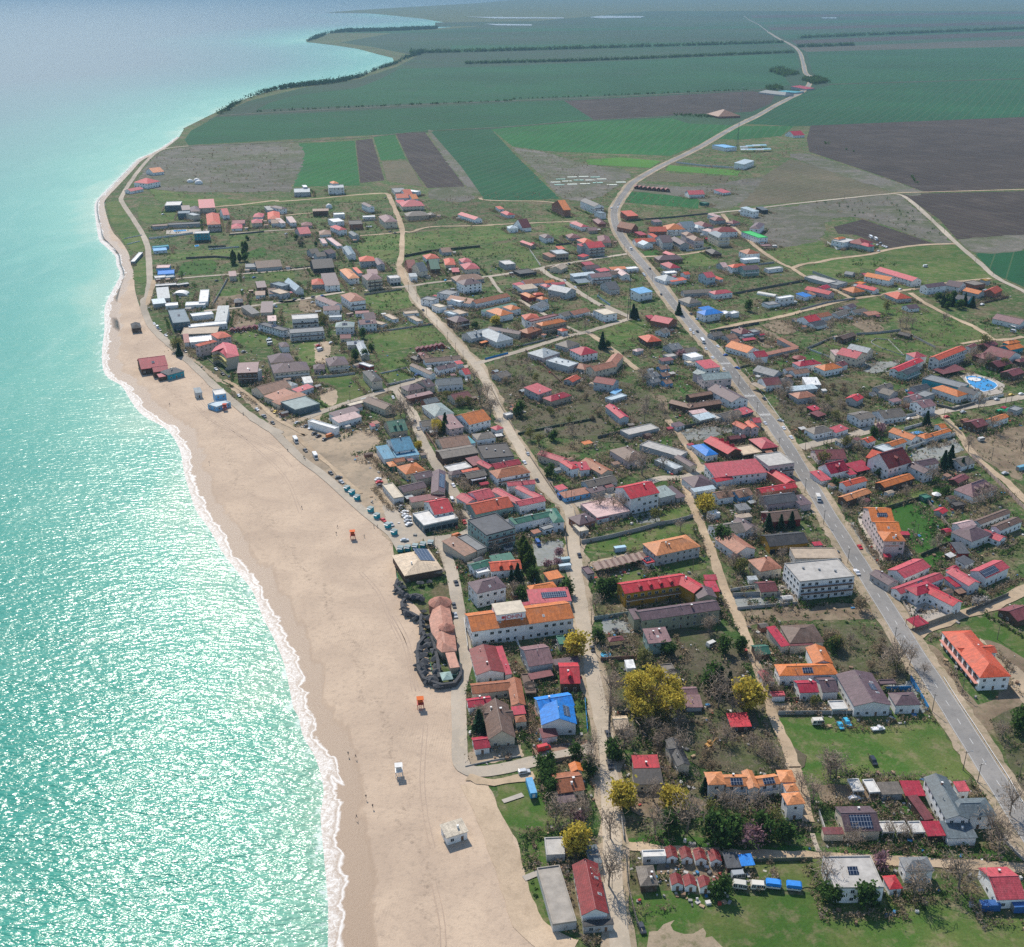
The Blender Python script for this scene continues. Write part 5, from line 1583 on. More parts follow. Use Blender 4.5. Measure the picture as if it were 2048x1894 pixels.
# ---- patches in and around the village
for m_, rag, nm, txt in [
 ('meadow', 1.5, 'meadow', 'o 490 880 1180 862 1430 868 1530 1010 1650 1262 590 1262 530 1020'),
 ('meadow', 2, 'meadow', 'p 150 690 340 668 640 690 1040 690 1380 700 1800 790 2100 790 2100 1100 300 1100 190 880'),
 ('verge', 3, 'sandy_soil', 'p 235 860 330 812 360 865 470 850 520 905 700 960 600 1040 240 1040'),
 ('lush', 1.2, 'canal_grass', 'p 112 420 330 402 620 425 1000 455 1400 425 1830 470 1990 520 1880 528 1430 505 1060 488 480 466 112 446'),
 ('lawn', .3, 'lawn', 'p 1282 247 1478 252 1508 336 1400 332 1310 312'),
 ('meadow', 1, 'meadow', 'q 1270 330 1470 270 1560 240 1620 400 1600 600 1420 620 1330 580 1270 470'),
 ('meadow', 1, 'rough_grass', 'q 1420 640 1540 640 1560 1200 1490 1150 1420 860'),
 ('meadow', 2, 'meadow', 'o 1640 300 1850 232 2100 300 2100 640 1990 600 1740 410'),
 ('soil', 1.5, 'bare_yard', 'o 1390 420 1500 640 1720 930 1790 950 1960 900 2100 900 2100 640 1930 470 1740 400 1900 620 1720 800 1480 470'),
 ('sandlot', 1, 'sandy_yard', 'o 1725 390 1990 600 2100 700 2100 860 1990 790 1890 620'),
 ('gravel', .6, 'gravel_yard', 'o 205 130 495 118 600 175 235 212'),
 ('paving', .4, 'paved_yard', 'o 480 60 580 70 610 170 500 150'),
 ('soil', 1.2, 'bare_plot', 'o 240 225 640 185 860 170 1060 215 1110 262 900 275 420 290 270 320'),
 ('paving', .3, 'paved_yard', 'o 1250 160 1560 140 1560 230 1330 330'),
 ('sandlot', .5, 'sandy_yard', 'o 460 790 800 785 950 770 960 850 480 850'),
 ('gravel', .4, 'gravel_yard', 'o 1105 670 1290 650 1400 830 1370 855 1250 700'),
 ('lawn', .3, 'football_lawn', 'm 900 688 1190 598 1455 915 1110 1045 1050 940 960 775'),
 ('lawn', .4, 'lawn', 'm 1190 1072 1330 1022 1455 1110 1290 1168'),
 ('lawn', .6, 'garden_lawn', 'm 1270 400 1440 380 1480 430 1420 640 1290 620 1260 500'),
 ('paving', .3, 'paved_terrace', 'm 660 740 700 690 880 1000 1060 960 1110 1045 860 1140 790 1120'),
 ('gravel', .5, 'gravel_verge', 'm 590 790 640 780 850 1140 810 1180'),
 ('gravel', .5, 'gravel_yard', 'm 1090 205 1440 105 1515 200 1300 290 1110 290'),
 ('meadow', 1, 'meadow', 'm 780 640 1190 490 1210 560 890 680'),
 ('soil', 2, 'bare_plot', 'm 1480 110 2010 10 2010 380 1900 420 1620 240'),
 ('meadow', 1, 'meadow', 'l 870 700 1100 645 1140 740 980 760 900 800 870 760'),
 ('gravel', .6, 'gravel_yard', 'l 660 720 860 690 880 770 720 790'),
 ('meadow', 1.2, 'meadow', 'l 250 960 1190 775 1210 870 960 890 800 985 300 1010'),
 ('meadow', 1.2, 'meadow', 'l 340 1260 860 1120 1150 1070 1240 1150 840 1200 600 1270 360 1340'),
 ('sandlot', .8, 'builders_yard', 'l 290 1100 780 1000 800 1060 360 1170'),
 ('gravel', .6, 'gravel_yard', 'l 1050 50 1430 -10 1470 50 1330 90 1110 140'),
 ('meadow', 1, 'meadow', 'l 390 100 860 30 1000 215 900 230 770 200 560 130'),
 ('gravel', .6, 'gravel_yard', 'k 1260 930 1500 930 1520 1110 1300 1130 1270 1040'),
 ('gravel', .5, 'gravel_yard', 'n 1180 300 1390 260 1395 385 1190 395'),
 ('meadow', .6, 'garden_lawn', 'n 1005 835 1075 830 1085 1050 1010 1060'),
 ('redpave', .3, 'brick_drive', 'n 700 1150 1080 1100 1090 1140 850 1200 720 1195'),
 ('redpave', .3, 'brick_path', 'n 300 885 330 880 345 1170 322 1190'),
 ('sandlot', .5, 'sandy_yard', 'n 250 1190 640 1130 660 1210 280 1280'),
 ('redpave', .3, 'brick_yard', 'n 685 830 760 825 770 1050 690 1060'),
 ('soil', .8, 'kitchen_garden', 'n 1180 440 1440 420 1450 560 1200 590'),
 ('sandlot', 1, 'sand_car_park', 'f 300 290 340 330 520 560 700 620 900 800 1170 900 1350 1040 1560 1080 1700 1180 1998 1080; g 200 1180 320 1310 720 1310; k 40 160 60 300 110 470 300 760 390 905 200 985 60 860; t 1850 580 1700 470; f 1560 1340 1300 1100 1000 830 760 640 540 470'),
 ('conc', .5, 'concrete_apron', 'k 60 640 330 640 420 900 210 985 110 880'),
 ('meadow', 1, 'meadow', 'g 690 345 1330 275 1450 425 1100 480 720 540'), ('meadow', 1, 'meadow', 'g 745 600 1130 545 1300 755 880 850 800 742'),
 ('meadow', 1, 'meadow', 'f 1050 320 1450 275 1510 440 1180 470'), ('soil', 1, 'bare_plot', 'f 1010 110 1220 90 1300 250 1060 290'),
 ('lawn', .3, 'green_court', 'g 605 1110 735 1065 785 1155 640 1200'), ('meadow', 1.5, 'meadow', 'g 130 780 550 750 700 900 480 1020 240 1080'),
 ('sandlot', 1, 'sandy_yard', 'g 180 890 330 880 380 960 330 1060 210 1000'), ('meadow', 1, 'meadow', 'g 0 430 160 420 250 640 0 640'),
 ('sandlot', 1, 'sandy_yard', 'g 150 440 290 420 280 640 160 640'), ('soil', 1, 'bare_plot', 'g 0 0 180 0 190 120 0 110'),
 ('meadow', 1.5, 'meadow', 'b 800 572 1198 548 1192 770 790 765'), ('meadow', 2, 'meadow', 'b 1245 545 1560 500 1998 462; c 520 410 620 540 0 620; b 1700 700 1245 740'),
 ('meadow', 1.2, 'meadow', 'b 850 1165 1215 1105 1330 1200 1260 1285 880 1290'), ('meadow', 1.5, 'meadow', 'c 150 640 760 560 790 640 640 690 150 720'),
 ('meadow', 1, 'meadow', 'c 635 690 790 655 890 825 690 830'), ('meadow', 1, 'meadow', 'c 940 395 1230 380 1260 495 1040 500'),
 ('lawn', .5, 'lawn', 'd 225 670 360 635 430 690 260 712'), ('meadow', 1, 'meadow', 'd 620 700 830 680 1000 800 640 800'),
 ('meadow', 1.5, 'meadow', 'd 1420 660 1998 560; e 0 440 240 470 370 600; d 1720 820 1600 770'), ('meadow', 2, 'meadow', 'e 420 610 860 520 1360 490 1420 510 1730 790 1300 820 900 880 780 720 560 700'),
 ('meadow', 1.5, 'meadow', 'e 0 700 400 600 540 700 520 790 640 780 880 900 500 960 280 850 0 760'), ('meadow', 1.5, 'meadow', 'e 520 980 820 930 1000 1000 1300 1130 1200 1160 500 1160'),
 ('meadow', 1.5, 'meadow', 'j 330 350 760 320 860 380 1100 480 870 560 720 560 500 500 100 480 0 430 0 400'), ('soil', 1.5, 'ploughed_plot', 'j 210 190 420 170 600 290 430 330'),
 ('meadow', 1.5, 'meadow', 'j 860 120 1250 170 1500 280 1640 390 1420 440 1120 460 880 360'), ('gravel', 1, 'gravel_yard', 'j 370 600 640 620 740 600 720 700 460 730 380 690'),
 ('paving', .3, 'pool_terrace', 'j 1350 760 1450 725 1700 790 1810 850 1780 930 1600 970 1480 880'), ('lawn', 1, 'lawn', 'j 1470 710 1640 650 1880 760 1790 810 1560 740'),
 ('meadow', 1.5, 'meadow', 'a 400 130 760 225 770 300 530 340 380 280'), ('lush', 1, 'green_plot', 'a 780 848 845 725 1130 705 1140 820 860 850'),
 ('lush', 1, 'green_plot', 'a 1440 640 1630 570 1650 660 1460 670'), ('meadow', 1, 'meadow', 'a 1280 450 1450 425 1460 500 1400 570 1100 590 1290 560'),
 ('meadow', 1, 'meadow', 'a 690 640 1370 580 1330 690 720 690'), ('meadow', 1, 'meadow', 'a 1640 830 1900 795 1930 900 1660 910'),
 ('soil', 1, 'bare_plot', 'a 1150 1060 1420 1020 1560 1040 1350 1160 1090 1180'), ('meadow', 1, 'meadow', 'a 1190 1000 1500 970 1520 1020 1170 1070'),
 ('paving', .3, 'pool_terrace', 'a 665 400 1070 390 1075 410 940 440 660 442'), ('meadow', 1, 'coastal_grass', 'a 60 130 190 110 250 200 380 390 460 480 460 600 320 610 180 440 110 330'),
 ('meadow', 1, 'coastal_grass', 'a 360 710 460 700 465 920 340 900'), ('meadow', 1.5, 'meadow', 'h 1180 320 1560 210 1770 270 1700 420 1480 470 1350 420'),
 ('meadow', 1.5, 'meadow', 'h 430 1270 1300 1160 1480 1290 1300 1349 430 1349'), ('lush', 1, 'lush_grass', 'h 1530 1010 1700 930 1850 1160 1560 1200'),
 ('meadow', 1.2, 'meadow', 'i 850 190 1430 90 1900 10 1998 10 1600 90 1200 180 620 320 590 290'), ('soil', 1, 'ploughed_plot', 'i 1110 250 1330 200 1470 260 1420 340 1260 330'),
 ('soil', 1, 'bare_plot', 'i 1050 270 1260 340 1330 440 1180 480 1090 440'), ('lush', 1, 'lush_grass', 'i 1190 560 1560 480 1830 590 1700 620 1440 600 1450 680 1300 670'),
 ('lush', .8, 'lush_grass', 'i 240 760 340 750 430 860 330 940 270 880'), ('meadow', 1, 'meadow', 'i 930 690 1050 690 1190 760 1050 820'),
 ('gravel', .6, 'gravel_yard', 'i 290 1310 860 1200 900 1290 700 1349 300 1349'), ('soil', 1.5, 'bare_plot', 'h 1700 960 1900 960 1920 1120 1800 1130'),
 ('meadow', 2, 'meadow', 'z 300 378 470 400 560 400 760 385 772 400 470 412 330 408'), ('soil', 1.5, 'bare_yard', 'p 280 530 570 530 580 610 280 610'),
 ('meadow', 1, 'meadow', 'p 600 500 1040 520 1010 650 640 640'), ('soil', 1, 'bare_yard', 'p 990 160 1300 180 1290 240 1080 260'),
 ('soil', 1, 'bare_yard', 'p 150 200 300 200 500 240 520 310 300 330 150 290'),
]:
 sheet(nm, pts(txt), G[m_], None, rag)
# dry orchard and scrub ground
for txt in ('z 985 735 1012 706 1150 760 1265 768 1340 830 1300 885 1100 875 1035 865', 'z 1190 1275 1440 1262 1505 1395 1540 1480 1590 1532 1400 1500 1215 1420', 'z 1560 770 1720 765 1745 850 1640 862 1560 840',
   'z 1645 1245 1800 1265 1818 1355 1770 1368 1672 1345', 'z 1395 1498 1588 1496 1590 1550 1400 1535', 'z 1980 1440 2070 1420 2070 1640 2030 1560'):
 sheet('orchard_ground', pts(txt), ground('orchard_floor', [(.1, .085, .055), (.07, .085, .032), (.15, .125, .09)], (0.01, 0.05, 0.3), 0.6, 0.9), None, 3)
# ---- roads and tracks
mainroad = pts('z 2110 1740 2070 1682; p 1965 300 1897 190; o 1780 1200 1700 1070 1620 945 1550 830 1480 725 1415 620 1350 525 1290 430 1180 250 1075 85; m 678 1115 617 1022 565 935 512 850 455 765 405 685 310 520 265 450 110 190 30 75; i 1240 1270 1190 1200 1100 1090 1000 960 870 790 800 690 730 610 650 520 560 420 480 330 400 235 330 150 235 40; c 1985 860 1810 650 1740 560 1680 460 1650 380 1638 300 1650 230 1700 140 1760 60; s 475 710 560 660 640 620 740 570 860 500 960 450 1060 395 1130 360 1160 330 1165 300 1145 285 1135 240 1120 200 1090 175 1040 150 1000 125 960 95 930 80 905 62')
strip('road_verge', mainroad[:62], 16, G['verge'], 0.27, 0.5, n=3)
strip('main_road', mainroad, 8.6, G['asphalt'], 0.278, n=3)
WHITE = plain('road_paint', (.5, .5, .48), 0.7)
strip('road_marking', mainroad[:45], 0.14, WHITE, 0.282, off=3.95, keep=False, n=3)
strip('road_marking', mainroad[:45], 0.14, WHITE, 0.282, off=-3.95, keep=False, n=3)
q = smooth(mainroad[:48], 6)
b = MB()
acc, on = 0.0, False
dl = [Vector(p) for p in q]
i = 0
tot = [0.0]
for a, c in zip(dl, dl[1:]):
 tot.append(tot[-1] + (c - a).length)
s = 4.0
while s < tot[-1] - 6:
 k = max(j for j in range(len(tot)) if tot[j] <= s)
 a, c = dl[k], dl[min(k + 1, len(dl) - 1)]
 u = (c - a).normalized()
 p0 = a + u * (s - tot[k])
 nn = Vector((-u.y, u.x)) * 0.11
 p1 = p0 + u * 3.4
 b.add([(*(p0 - nn), .284), (*(p0 + nn), .284), (*(p1 + nn), .284), (*(p1 - nn), .284)], [(3, 2, 1, 0)])
 s += 12.0
struct(ob('road_marking', b.mesh('road_marking', WHITE)))
# zebra crossings
for txt in ('i 740 632', 'i 1020 950', 'i 1170 1150'):
 c = Vector(pts(txt)[0])
 k = min(range(len(dl) - 1), key=lambda j: (dl[j] - c).length)
 u = (dl[k + 1] - dl[k]).normalized()
 nn = Vector((-u.y, u.x))
 b = MB()
 for j in range(-3, 4):
  o = dl[k] + nn * j * 1.05
  b.add([(*(o + nn * .25 - u * 1.8), .286), (*(o - nn * .25 - u * 1.8), .286), (*(o - nn * .25 + u * 1.8), .286), (*(o + nn * .25 + u * 1.8), .286)], [(3, 2, 1, 0)])
 struct(ob('road_marking', b.mesh('road_marking', WHITE)))
street = pts('z 1248 1960 1240 1894 1226 1740 1222 1640 1218 1560 1212 1480 1195 1400 1180 1320 1168 1255 1158 1190 1150 1120 1146 1060 1135 1015; k 1430 580 1300 420 1200 250 1110 110 1050 10; g 1990 1100 1900 900 1790 690 1640 520 1450 300 1300 150 1160 0; b 1290 1070 1240 970 1200 880')
strip('street_verge', street, 10.5, G['verge'], 0.262, 0.9)
strip('sandy_street', street, 6.2, G['sandst'], 0.266, 0.25)
for nm, w, m_, txt, wob in [
 ('concrete_street', 6, 'conc', 'z 1205 1487 1168 1501 1120 1513 1060 1525 1010 1537 970 1543 940 1542 922 1526 919 1500 919 1450 917 1390 924 1354 932 1318 924 1270 915 1210 908 1165 905 1150 897 1125 885 1100 868 1078', .1),
 ('concrete_street', 9, 'conc', 'k 395 930 540 915 690 895 770 860 830 800', .2), ('concrete_street', 6.5, 'conc', 'k 830 870 770 790 740 720 640 560 560 430 470 290 380 130; g 1180 1290 1140 1160 1080 1080 1000 960 930 870', .15),
 ('concrete_street', 6, 'conc', 'g 60 1180 300 1090 600 990 900 890 1150 810 1400 740 1640 670 1760 640', .2),
 ('side_street', 6.5, 'conc', 'k 1440 650 1600 640 1750 590 1950 540; l 700 495 870 432 1080 420 1210 360 1260 330', .2),
 ('dirt_lane', 4.6, 'dirt', 'l 1070 430 1110 590 1160 700 1220 830 1290 1010 1340 1160 1410 1340; o 230 260 310 450 380 650 440 850 520 1020 580 1180; p 920 100 985 340', .35),
 ('dirt_lane', 4, 'dirt', 'l 1210 370 1180 310 1100 180 1020 60 940 -40', .3),
 ('side_street', 8, 'conc', 'm 200 185 480 110 700 60; j 700 1200 1000 1150 1300 1090 1600 1040 1998 970 2150 940', .3),
 ('dirt_lane', 5, 'dirt', 'j 1190 1150 1280 1260 1360 1349; m 1600 250 1750 380 1850 450 1998 600 2100 700', .3),
 ('dirt_lane', 7, 'dirt', 'o 1290 400 1400 330 1600 250 1800 190 1998 95 2100 40', .5),
 ('dirt_track', 4, 'dirt', 'p 90 450 250 465 500 480 850 497 1100 503 1500 527 1850 547 2050 565', .4),
 ('foot_path', 1.6, 'conc', 'p 1000 395 1010 430 1030 480', .05), ('bridge_deck', 5, 'conc', 'p 1900 420 1960 440 2030 520', .1),
 ('village_lane', 6, 'conc', 'c 340 920 500 900 870 840 1000 810 1200 780 1500 730 1780 688', .2), ('village_lane', 6, 'conc', 'c 900 830 1000 910 1150 970 1300 1080 1500 1200; h 1300 60 1450 130 1570 180', .2),
 ('village_lane', 6, 'conc', 'h 0 640 180 590 350 540 650 450 900 370 1080 330 1250 280 1450 220 1560 180', .25), ('dirt_lane', 5, 'dirt', 'h 1120 330 1180 360 1350 480 1550 640 1620 700', .3),
 ('village_lane', 4, 'conc', 'h 440 0 700 150 900 260 1060 330', .2), ('village_lane', 5.5, 'conc', 'b 850 1110 1050 1080 1280 1065 1500 1030 1690 1010; c 340 920', .2), ('village_lane', 3.5, 'conc', 'c 400 920 480 1040 520 1080', .2),
 ('village_lane', 5.5, 'conc', 'f 790 110 1200 70 1700 10; b 0 1225 300 1180 460 1150 640 1120', .2), ('dirt_road', 6, 'dirt', 'b 1270 1050 1200 880 1210 760 1225 560 1200 420 1150 300 1100 180 1070 140 980 135 700 155 400 185 0 215; a 1750 105 1380 150 1000 180', .5),
 ('dirt_lane', 5, 'dirt', 'b 800 558 1000 545 1210 520', .4), ('dirt_lane', 5, 'dirt', 'b 1240 515 1320 520 1500 470 1998 458; c 500 395 900 378 1270 365', .4), ('dirt_lane', 4, 'dirt', 'b 0 360 200 340 330 330', .3),
 ('village_lane', 5, 'conc', 'a 555 908 900 875 1250 848 1600 825 1998 790; b 330 870', .2), ('village_lane', 5, 'conc', 'a 1300 435 1998 390', .2),
 ('field_road', 6, 'conc', 'd 880 290 1000 275 1280 245 1560 210; e 20 115 400 75 700 45 880 40 1000 110 1200 290 1400 480 1600 650 1750 780 1998 905 2060 940', .3),
 ('field_road', 5, 'dirt', 's 1490 756 1540 752 2060 738', .3), ('dirt_lane', 6, 'dirt', 'd 1720 830 1840 790 1998 770; e 300 615 600 580 800 530 1100 490 1380 482', .4),
 ('dirt_lane', 5, 'dirt', 'd 1020 290 1100 390 1250 520 1400 650 1600 780 1720 835 1850 920; e 120 810 300 890 450 965', .4), ('dirt_lane', 5, 'dirt', 'e 450 975 700 940 900 900 1050 880 1300 830 1700 790', .4),
 ('dirt_lane', 5, 'dirt', 'e 980 920 1100 1000; j 1250 160 1500 270 1620 350 1690 395 1780 400 1998 370', .4), ('dirt_lane', 4, 'dirt', 'j 1680 395 1550 410 1370 440', .3),
 ('dirt_lane', 5.5, 'dirt', 'i 610 310 900 240 1300 170 1600 90 1998 -10; e 480 970', .4), ('dirt_lane', 5, 'dirt', 'd 225 720 580 700 900 655', .4),
 ('coast_track', 6, 'conc', 'z 560 866 530 851 490 824 450 790 420 763 390 734 362 710 340 690 316 668 298 646 289 620 288 600; a 480 1050 500 900 490 750 480 600 440 470 370 350 290 230 220 120 212 80 250 10; r 500 725 540 668 590 612 640 582 735 570', .25),
 ('promenade', 5.5, 'conc', 'k 215 1000; t 1960 672 1850 585 1750 497 1620 380 1500 290 1380 170 1290 100', .1), ('promenade', 5.5, 'conc', 'f 1560 1340 1480 1310 1400 1265 1200 1120 1000 955 850 825', .1),
 ('dirt_track', 4, 'dirt', 'a 540 900 500 1050 470 1150', .3), ('dirt_track', 3, 'dirt', 'f 1000 800 1250 960 1500 1180 1800 1349; t 1480 180 1650 330 1800 470', .3),
 ('field_road', 9, 'fgrey', 'r 840 452 1200 432 1600 412 1998 394; s 300 382 600 368 930 352 1040 345', .5), ('field_road', 6, 'fgrey', 'r 737 570 1000 560 1400 538 1660 512 1998 494; s 310 468 620 456', .5),
 ('field_road', 8, 'fgrey', 's 1240 328 1600 318 2050 305', .5), ('field_road', 5, 'dirt', 'c 300 130 340 150 560 160 900 165 1130 190', .4),
 ('dirt_track', 9, 'dirt2', 'q 1130 330 1180 440 1270 640 1330 800 1380 960 1440 1120 1560 1230 1700 1290', .25), ('dirt_track', 4, 'dirt', 'q 1480 290 1250 330 1100 300', .5),
 ('stone_path', 2, 'paving', 'q 1300 440 1415 400', .05), ('stone_path', 2.4, 'paving', 'q 1420 880 1560 825', .05),
]:
 strip(nm, pts(txt), w, G[m_], .15 if m_ == 'dirt2' else None, wob)
# tyre tracks pressed into the sand
TR = plain('pressed_sand', (.37, .28, .21), 0.95, var=.15)
for txt in ('w 0 640 200 1000 290 1300 330 1560 370 1800', 'w 60 620 250 980 330 1300 360 1560 420 1780', 't 970 20 1040 90 1200 180 1380 260 1450 330', 't 1000 0 1060 60 1220 150 1400 240',
   't 1100 100 1250 220 1420 380 1500 560', 'q 860 0 840 300 860 520 900 700', 'q 905 900 950 1100 960 1267', 't 1800 860 1890 960 1950 1100 1998 1200'):
 for o in (-.8, .8):
  strip('tyre_track', pts(txt), 0.3, TR, 0.06, 0.05, off=o, keep=False)
# ------------------------------------------------------------------ small sheds and lean-tos behind the houses
FT = np.array(FOOT)
def free(px, py, m=1.0, road=True):
 ok = np.ones(px.shape, bool)
 for x, y, w, d, rz in FT:
  ca, sa = math.cos(rz), math.sin(rz)
  u = (px - x) * ca + (py - y) * sa
  v = -(px - x) * sa + (py - y) * ca
  ok &= ~((np.abs(u) < w + m) & (np.abs(v) < d + m))
 if road:
  for Lr, hw in ROADS:
   x0, y0 = Lr.min(0) - 15
   x1, y1 = Lr.max(0) + 15
   k = np.where((px > x0) & (px < x1) & (py > y0) & (py < y1) & ok)[0]
   if len(k):
    dd = dist_line(px[k], py[k], Lr)
    ok[k[dd < hw + m * .6]] = False
 return ok
def inside(px, py, poly):
 c = np.zeros(px.shape, bool)
 n = len(poly)
 for i in range(n):
  x0, y0 = poly[i]
  x1, y1 = poly[(i + 1) % n]
  t = ((y0 > py) != (y1 > py)) & (px < (x1 - x0) * (py - y0) / (y1 - y0 + 1e-12) + x0)
  c ^= t
 return c
SHM = []
for i in range(5):
 w, d, h = R.uniform(1.6, 2.8), R.uniform(1.3, 2.3), R.uniform(2.2, 2.7)
 ty = R.choice(('shed', 'shed', 'gx'))
 V, Fc, r = roof_geo(ty, w, d, h, .12 if ty == 'shed' else .4)
 W_, WF = wall_geo(ty, w, d, h, r, .15)
 SHM.append((w, d, ty, mk('roof', V, Fc, M['roof'], uv=True), mk('wall', W_, WF, M['wall'])))
BEACHP = [tuple(p) for p in S3] + [tuple(p) for p in I3[::-1]]
for x, y, w, d, rz in list(FOOT):
 if not (390 < y < 1360 and x > -355) or R.random() > .36:
  continue
 k = R.randrange(5)
 sw, sd2, ty, rm, wm = SHM[k]
 ca, sa = math.cos(rz), math.sin(rz)
 for _ in range(6):
  if R.random() < .6:
   u, v = R.uniform(-w, w), R.choice((1, 1, -1)) * (d + sd2 + R.uniform(.6, 4))
  else:
   u, v = R.choice((-1, 1)) * (w + sw + R.uniform(.6, 4)), R.uniform(-d, d)
  px, py = x + u * ca - v * sa, y + u * sa + v * ca
  qx, qy = np.array([px]), np.array([py])
  if free(qx, qy, max(sw, sd2) + .3)[0] and not inside(qx, qy, BEACHP)[0]:
   e = root('garden_shed', px, py, 0, rz)
   rc = R.choice(('greybrown', 'rust', 'grey', 'concrete', 'maroon', 'brown', 'palegrey', 'crimson', 'terra', 'dkgrey', 'tan', 'offwhite'))
   ob('roof', rm, e, color=C[rc])
   ob('wall', wm, e, color=C[R.choice(('greywall', 'cream', 'woodc', 'white', 'brick'))])
   FOOT.append((px, py, sw, sd2, rz))
   FT = np.array(FOOT)
   thing(e, (px, py), 'little %s %s shed' % (CN[rc], 'gabled' if ty == 'gx' else 'slant roofed'), 'shed', 'small sheds beside the village houses')
   break
# ------------------------------------------------------------------ trees and scrub
def leafmat(name, c, var=0.45, dark=0.5):
 m, nt, b = mat(name)
 g = N(nt, 'ShaderNodeNewGeometry')
 f = ramp(nt, g.outputs['Random Per Island'], [(0.0, dark), (0.6, 1.0), (1.0, 1 + var)])
 big = ramp(nt, noise(nt, g.outputs['Position'], 0.35, 3, 0.6), [(0.3, 0.75), (0.7, 1.2)])
 cc = mixc(nt, 1.0, mixc(nt, 1.0, c, f, 'MULTIPLY'), big, 'MULTIPLY')
 nt.links.new(cc, b.inputs['Base Color'])
 b.inputs['Roughness'].default_value = 0.8
 b.inputs['Specular IOR Level'].default_value = 0.1
 tl = N(nt, 'ShaderNodeBsdfTranslucent')
 nt.links.new(cc, tl.inputs['Color'])
 mx = N(nt, 'ShaderNodeMixShader')
 mx.inputs[0].default_value = 0.45
 nt.links.new(b.outputs[0], mx.inputs[1])
 nt.links.new(tl.outputs[0], mx.inputs[2])
 nt.links.new(mx.outputs[0], nt.nodes['Material Output'].inputs['Surface'])
 return m
L = dict(bare=leafmat('bare_twigs', (.36, .285, .22)), brown=leafmat('dry_brush', (.3, .235, .15)), bud=leafmat('budding_twigs', (.19, .19, .06)),
         green=leafmat('green_leaves', (.065, .125, .03)), dark=leafmat('dark_needles', (.03, .075, .035)), willow=leafmat('yellow_willow_leaves', (.56, .45, .075), .3, .5),
         white=leafmat('pale_blossom', (.5, .46, .42)), pink=leafmat('pink_blossom', (.34, .2, .22)))
BARK = plain('bark', (.2, .16, .125), 0.9, var=.2)
def quads(c, size, stretch=1.0, up=0.0):
 """n leaf quads round the given centres, as vertex and face arrays"""
 n = len(c)
 a = NR.normal(size=(n, 3))
 a[:, 2] *= (1 - up)
 a /= np.linalg.norm(a, axis=1, keepdims=True) + 1e-9
 b = NR.normal(size=(n, 3))
 b -= a * (a * b).sum(1, keepdims=True)
 b /= np.linalg.norm(b, axis=1, keepdims=True) + 1e-9
 s = size * NR.uniform(0.6, 1.4, (n, 1))
 A, B = a * s * stretch, b * s
 V = np.stack([c - A - B, c + A - B * .4, c + A * .8 + B, c - A + B * .6], 1).reshape(-1, 3)
 Fc = np.arange(4 * n).reshape(n, 4)
 return V, Fc
def crown_pts(n, rx, rz, zc, clumps=16, spread=0.34, shell=0.75, flat=1.0):
 u = NR.normal(size=(clumps, 3))
 u /= np.linalg.norm(u, axis=1, keepdims=True)
 rad = shell * NR.uniform(0.55, 1.1, (clumps, 1))
 cc = u * rad
 k = NR.integers(0, clumps, n)
 p = cc[k] + NR.normal(size=(n, 3)) * spread * NR.uniform(.6, 1.2, (n, 1))
 p *= np.array([rx, rx, rz])
 p[:, 2] += zc
 p[:, 2] = np.maximum(p[:, 2], 0.15)
 return p
def leaf_mesh(name, V, Fc, m):
 me = bpy.data.meshes.new(name)
 me.from_pydata(V.tolist(), [], Fc.tolist())
 me.materials.append(m)
 return me
def trunk_mesh(h, r, limbs, spread, seed):
 rr = random.Random(seed)
 b = MB()
 top = (rr.uniform(-.3, .3), rr.uniform(-.3, .3), h * .5)
 b.tube((0, 0, -.3), top, r, r * .7, 6)
 for i in range(limbs):
  a = 2 * PI * i / limbs + rr.uniform(-.4, .4)
  e = (top[0] + math.cos(a) * spread * rr.uniform(.6, 1), top[1] + math.sin(a) * spread * rr.uniform(.6, 1), h * rr.uniform(.75, 1.0))
  st = (top[0] * rr.uniform(.6, 1), top[1] * .8, h * rr.uniform(.3, .5))
  b.tube(st, e, r * .5, r * .12, 5)
  m = [(st[k] + e[k]) / 2 for k in range(3)]
  for _ in range(2):
   b.tube(m, (m[0] + rr.uniform(-1, 1) * spread * .6, m[1] + rr.uniform(-1, 1) * spread * .6, m[2] + h * rr.uniform(.1, .35)), r * .22, r * .06, 4)
 return b.mesh('trunk', BARK)
TREE = {}
def make_kind(k, n, rx, rz, zc, size, m, stretch=1.0, h=6.0, r=.16, limbs=6, var=3, **kw):
 out = []
 for s in range(var):
  V, Fc = quads(crown_pts(n, rx, rz, zc, **kw), size, stretch)
  out.append((leaf_mesh('crown', V, Fc, m), trunk_mesh(h, r, limbs, rx * .75, s + len(TREE) * 7)))
 TREE[k] = out
make_kind('bare', 300, 2.6, 2.5, 4.2, .05, L['bare'], 9.0, 6.4, .17, 8, 4, clumps=26, spread=.36)
make_kind('bud', 420, 2.4, 2.2, 3.4, .15, L['bud'], 1.6, 5.2, .16, 7, 3, clumps=18, spread=.3)
make_kind('brown', 380, 2.2, 1.9, 2.7, .1, L['brown'], 4.0, 4.4, .13, 7, 3, clumps=18, spread=.3)
make_kind('green', 800, 2.2, 2.3, 2.9, .22, L['green'], 1.2, 4.5, .16, 5, 3, clumps=16, spread=.28)
make_kind('willow', 1700, 2.6, 2.6, 3.4, .19, L['willow'], 1.5, 5.0, .2, 7, 3, clumps=26, spread=.26)
make_kind('blossom', 420, 2.1, 1.8, 2.9, .2, L['white'], 1.2, 4.0, .12, 6, 2, clumps=14, spread=.3)
make_kind('pinkbl', 420, 2.1, 1.8, 2.9, .2, L['pink'], 1.2, 4.0, .12, 6, 2, clumps=14, spread=.3)
out = []
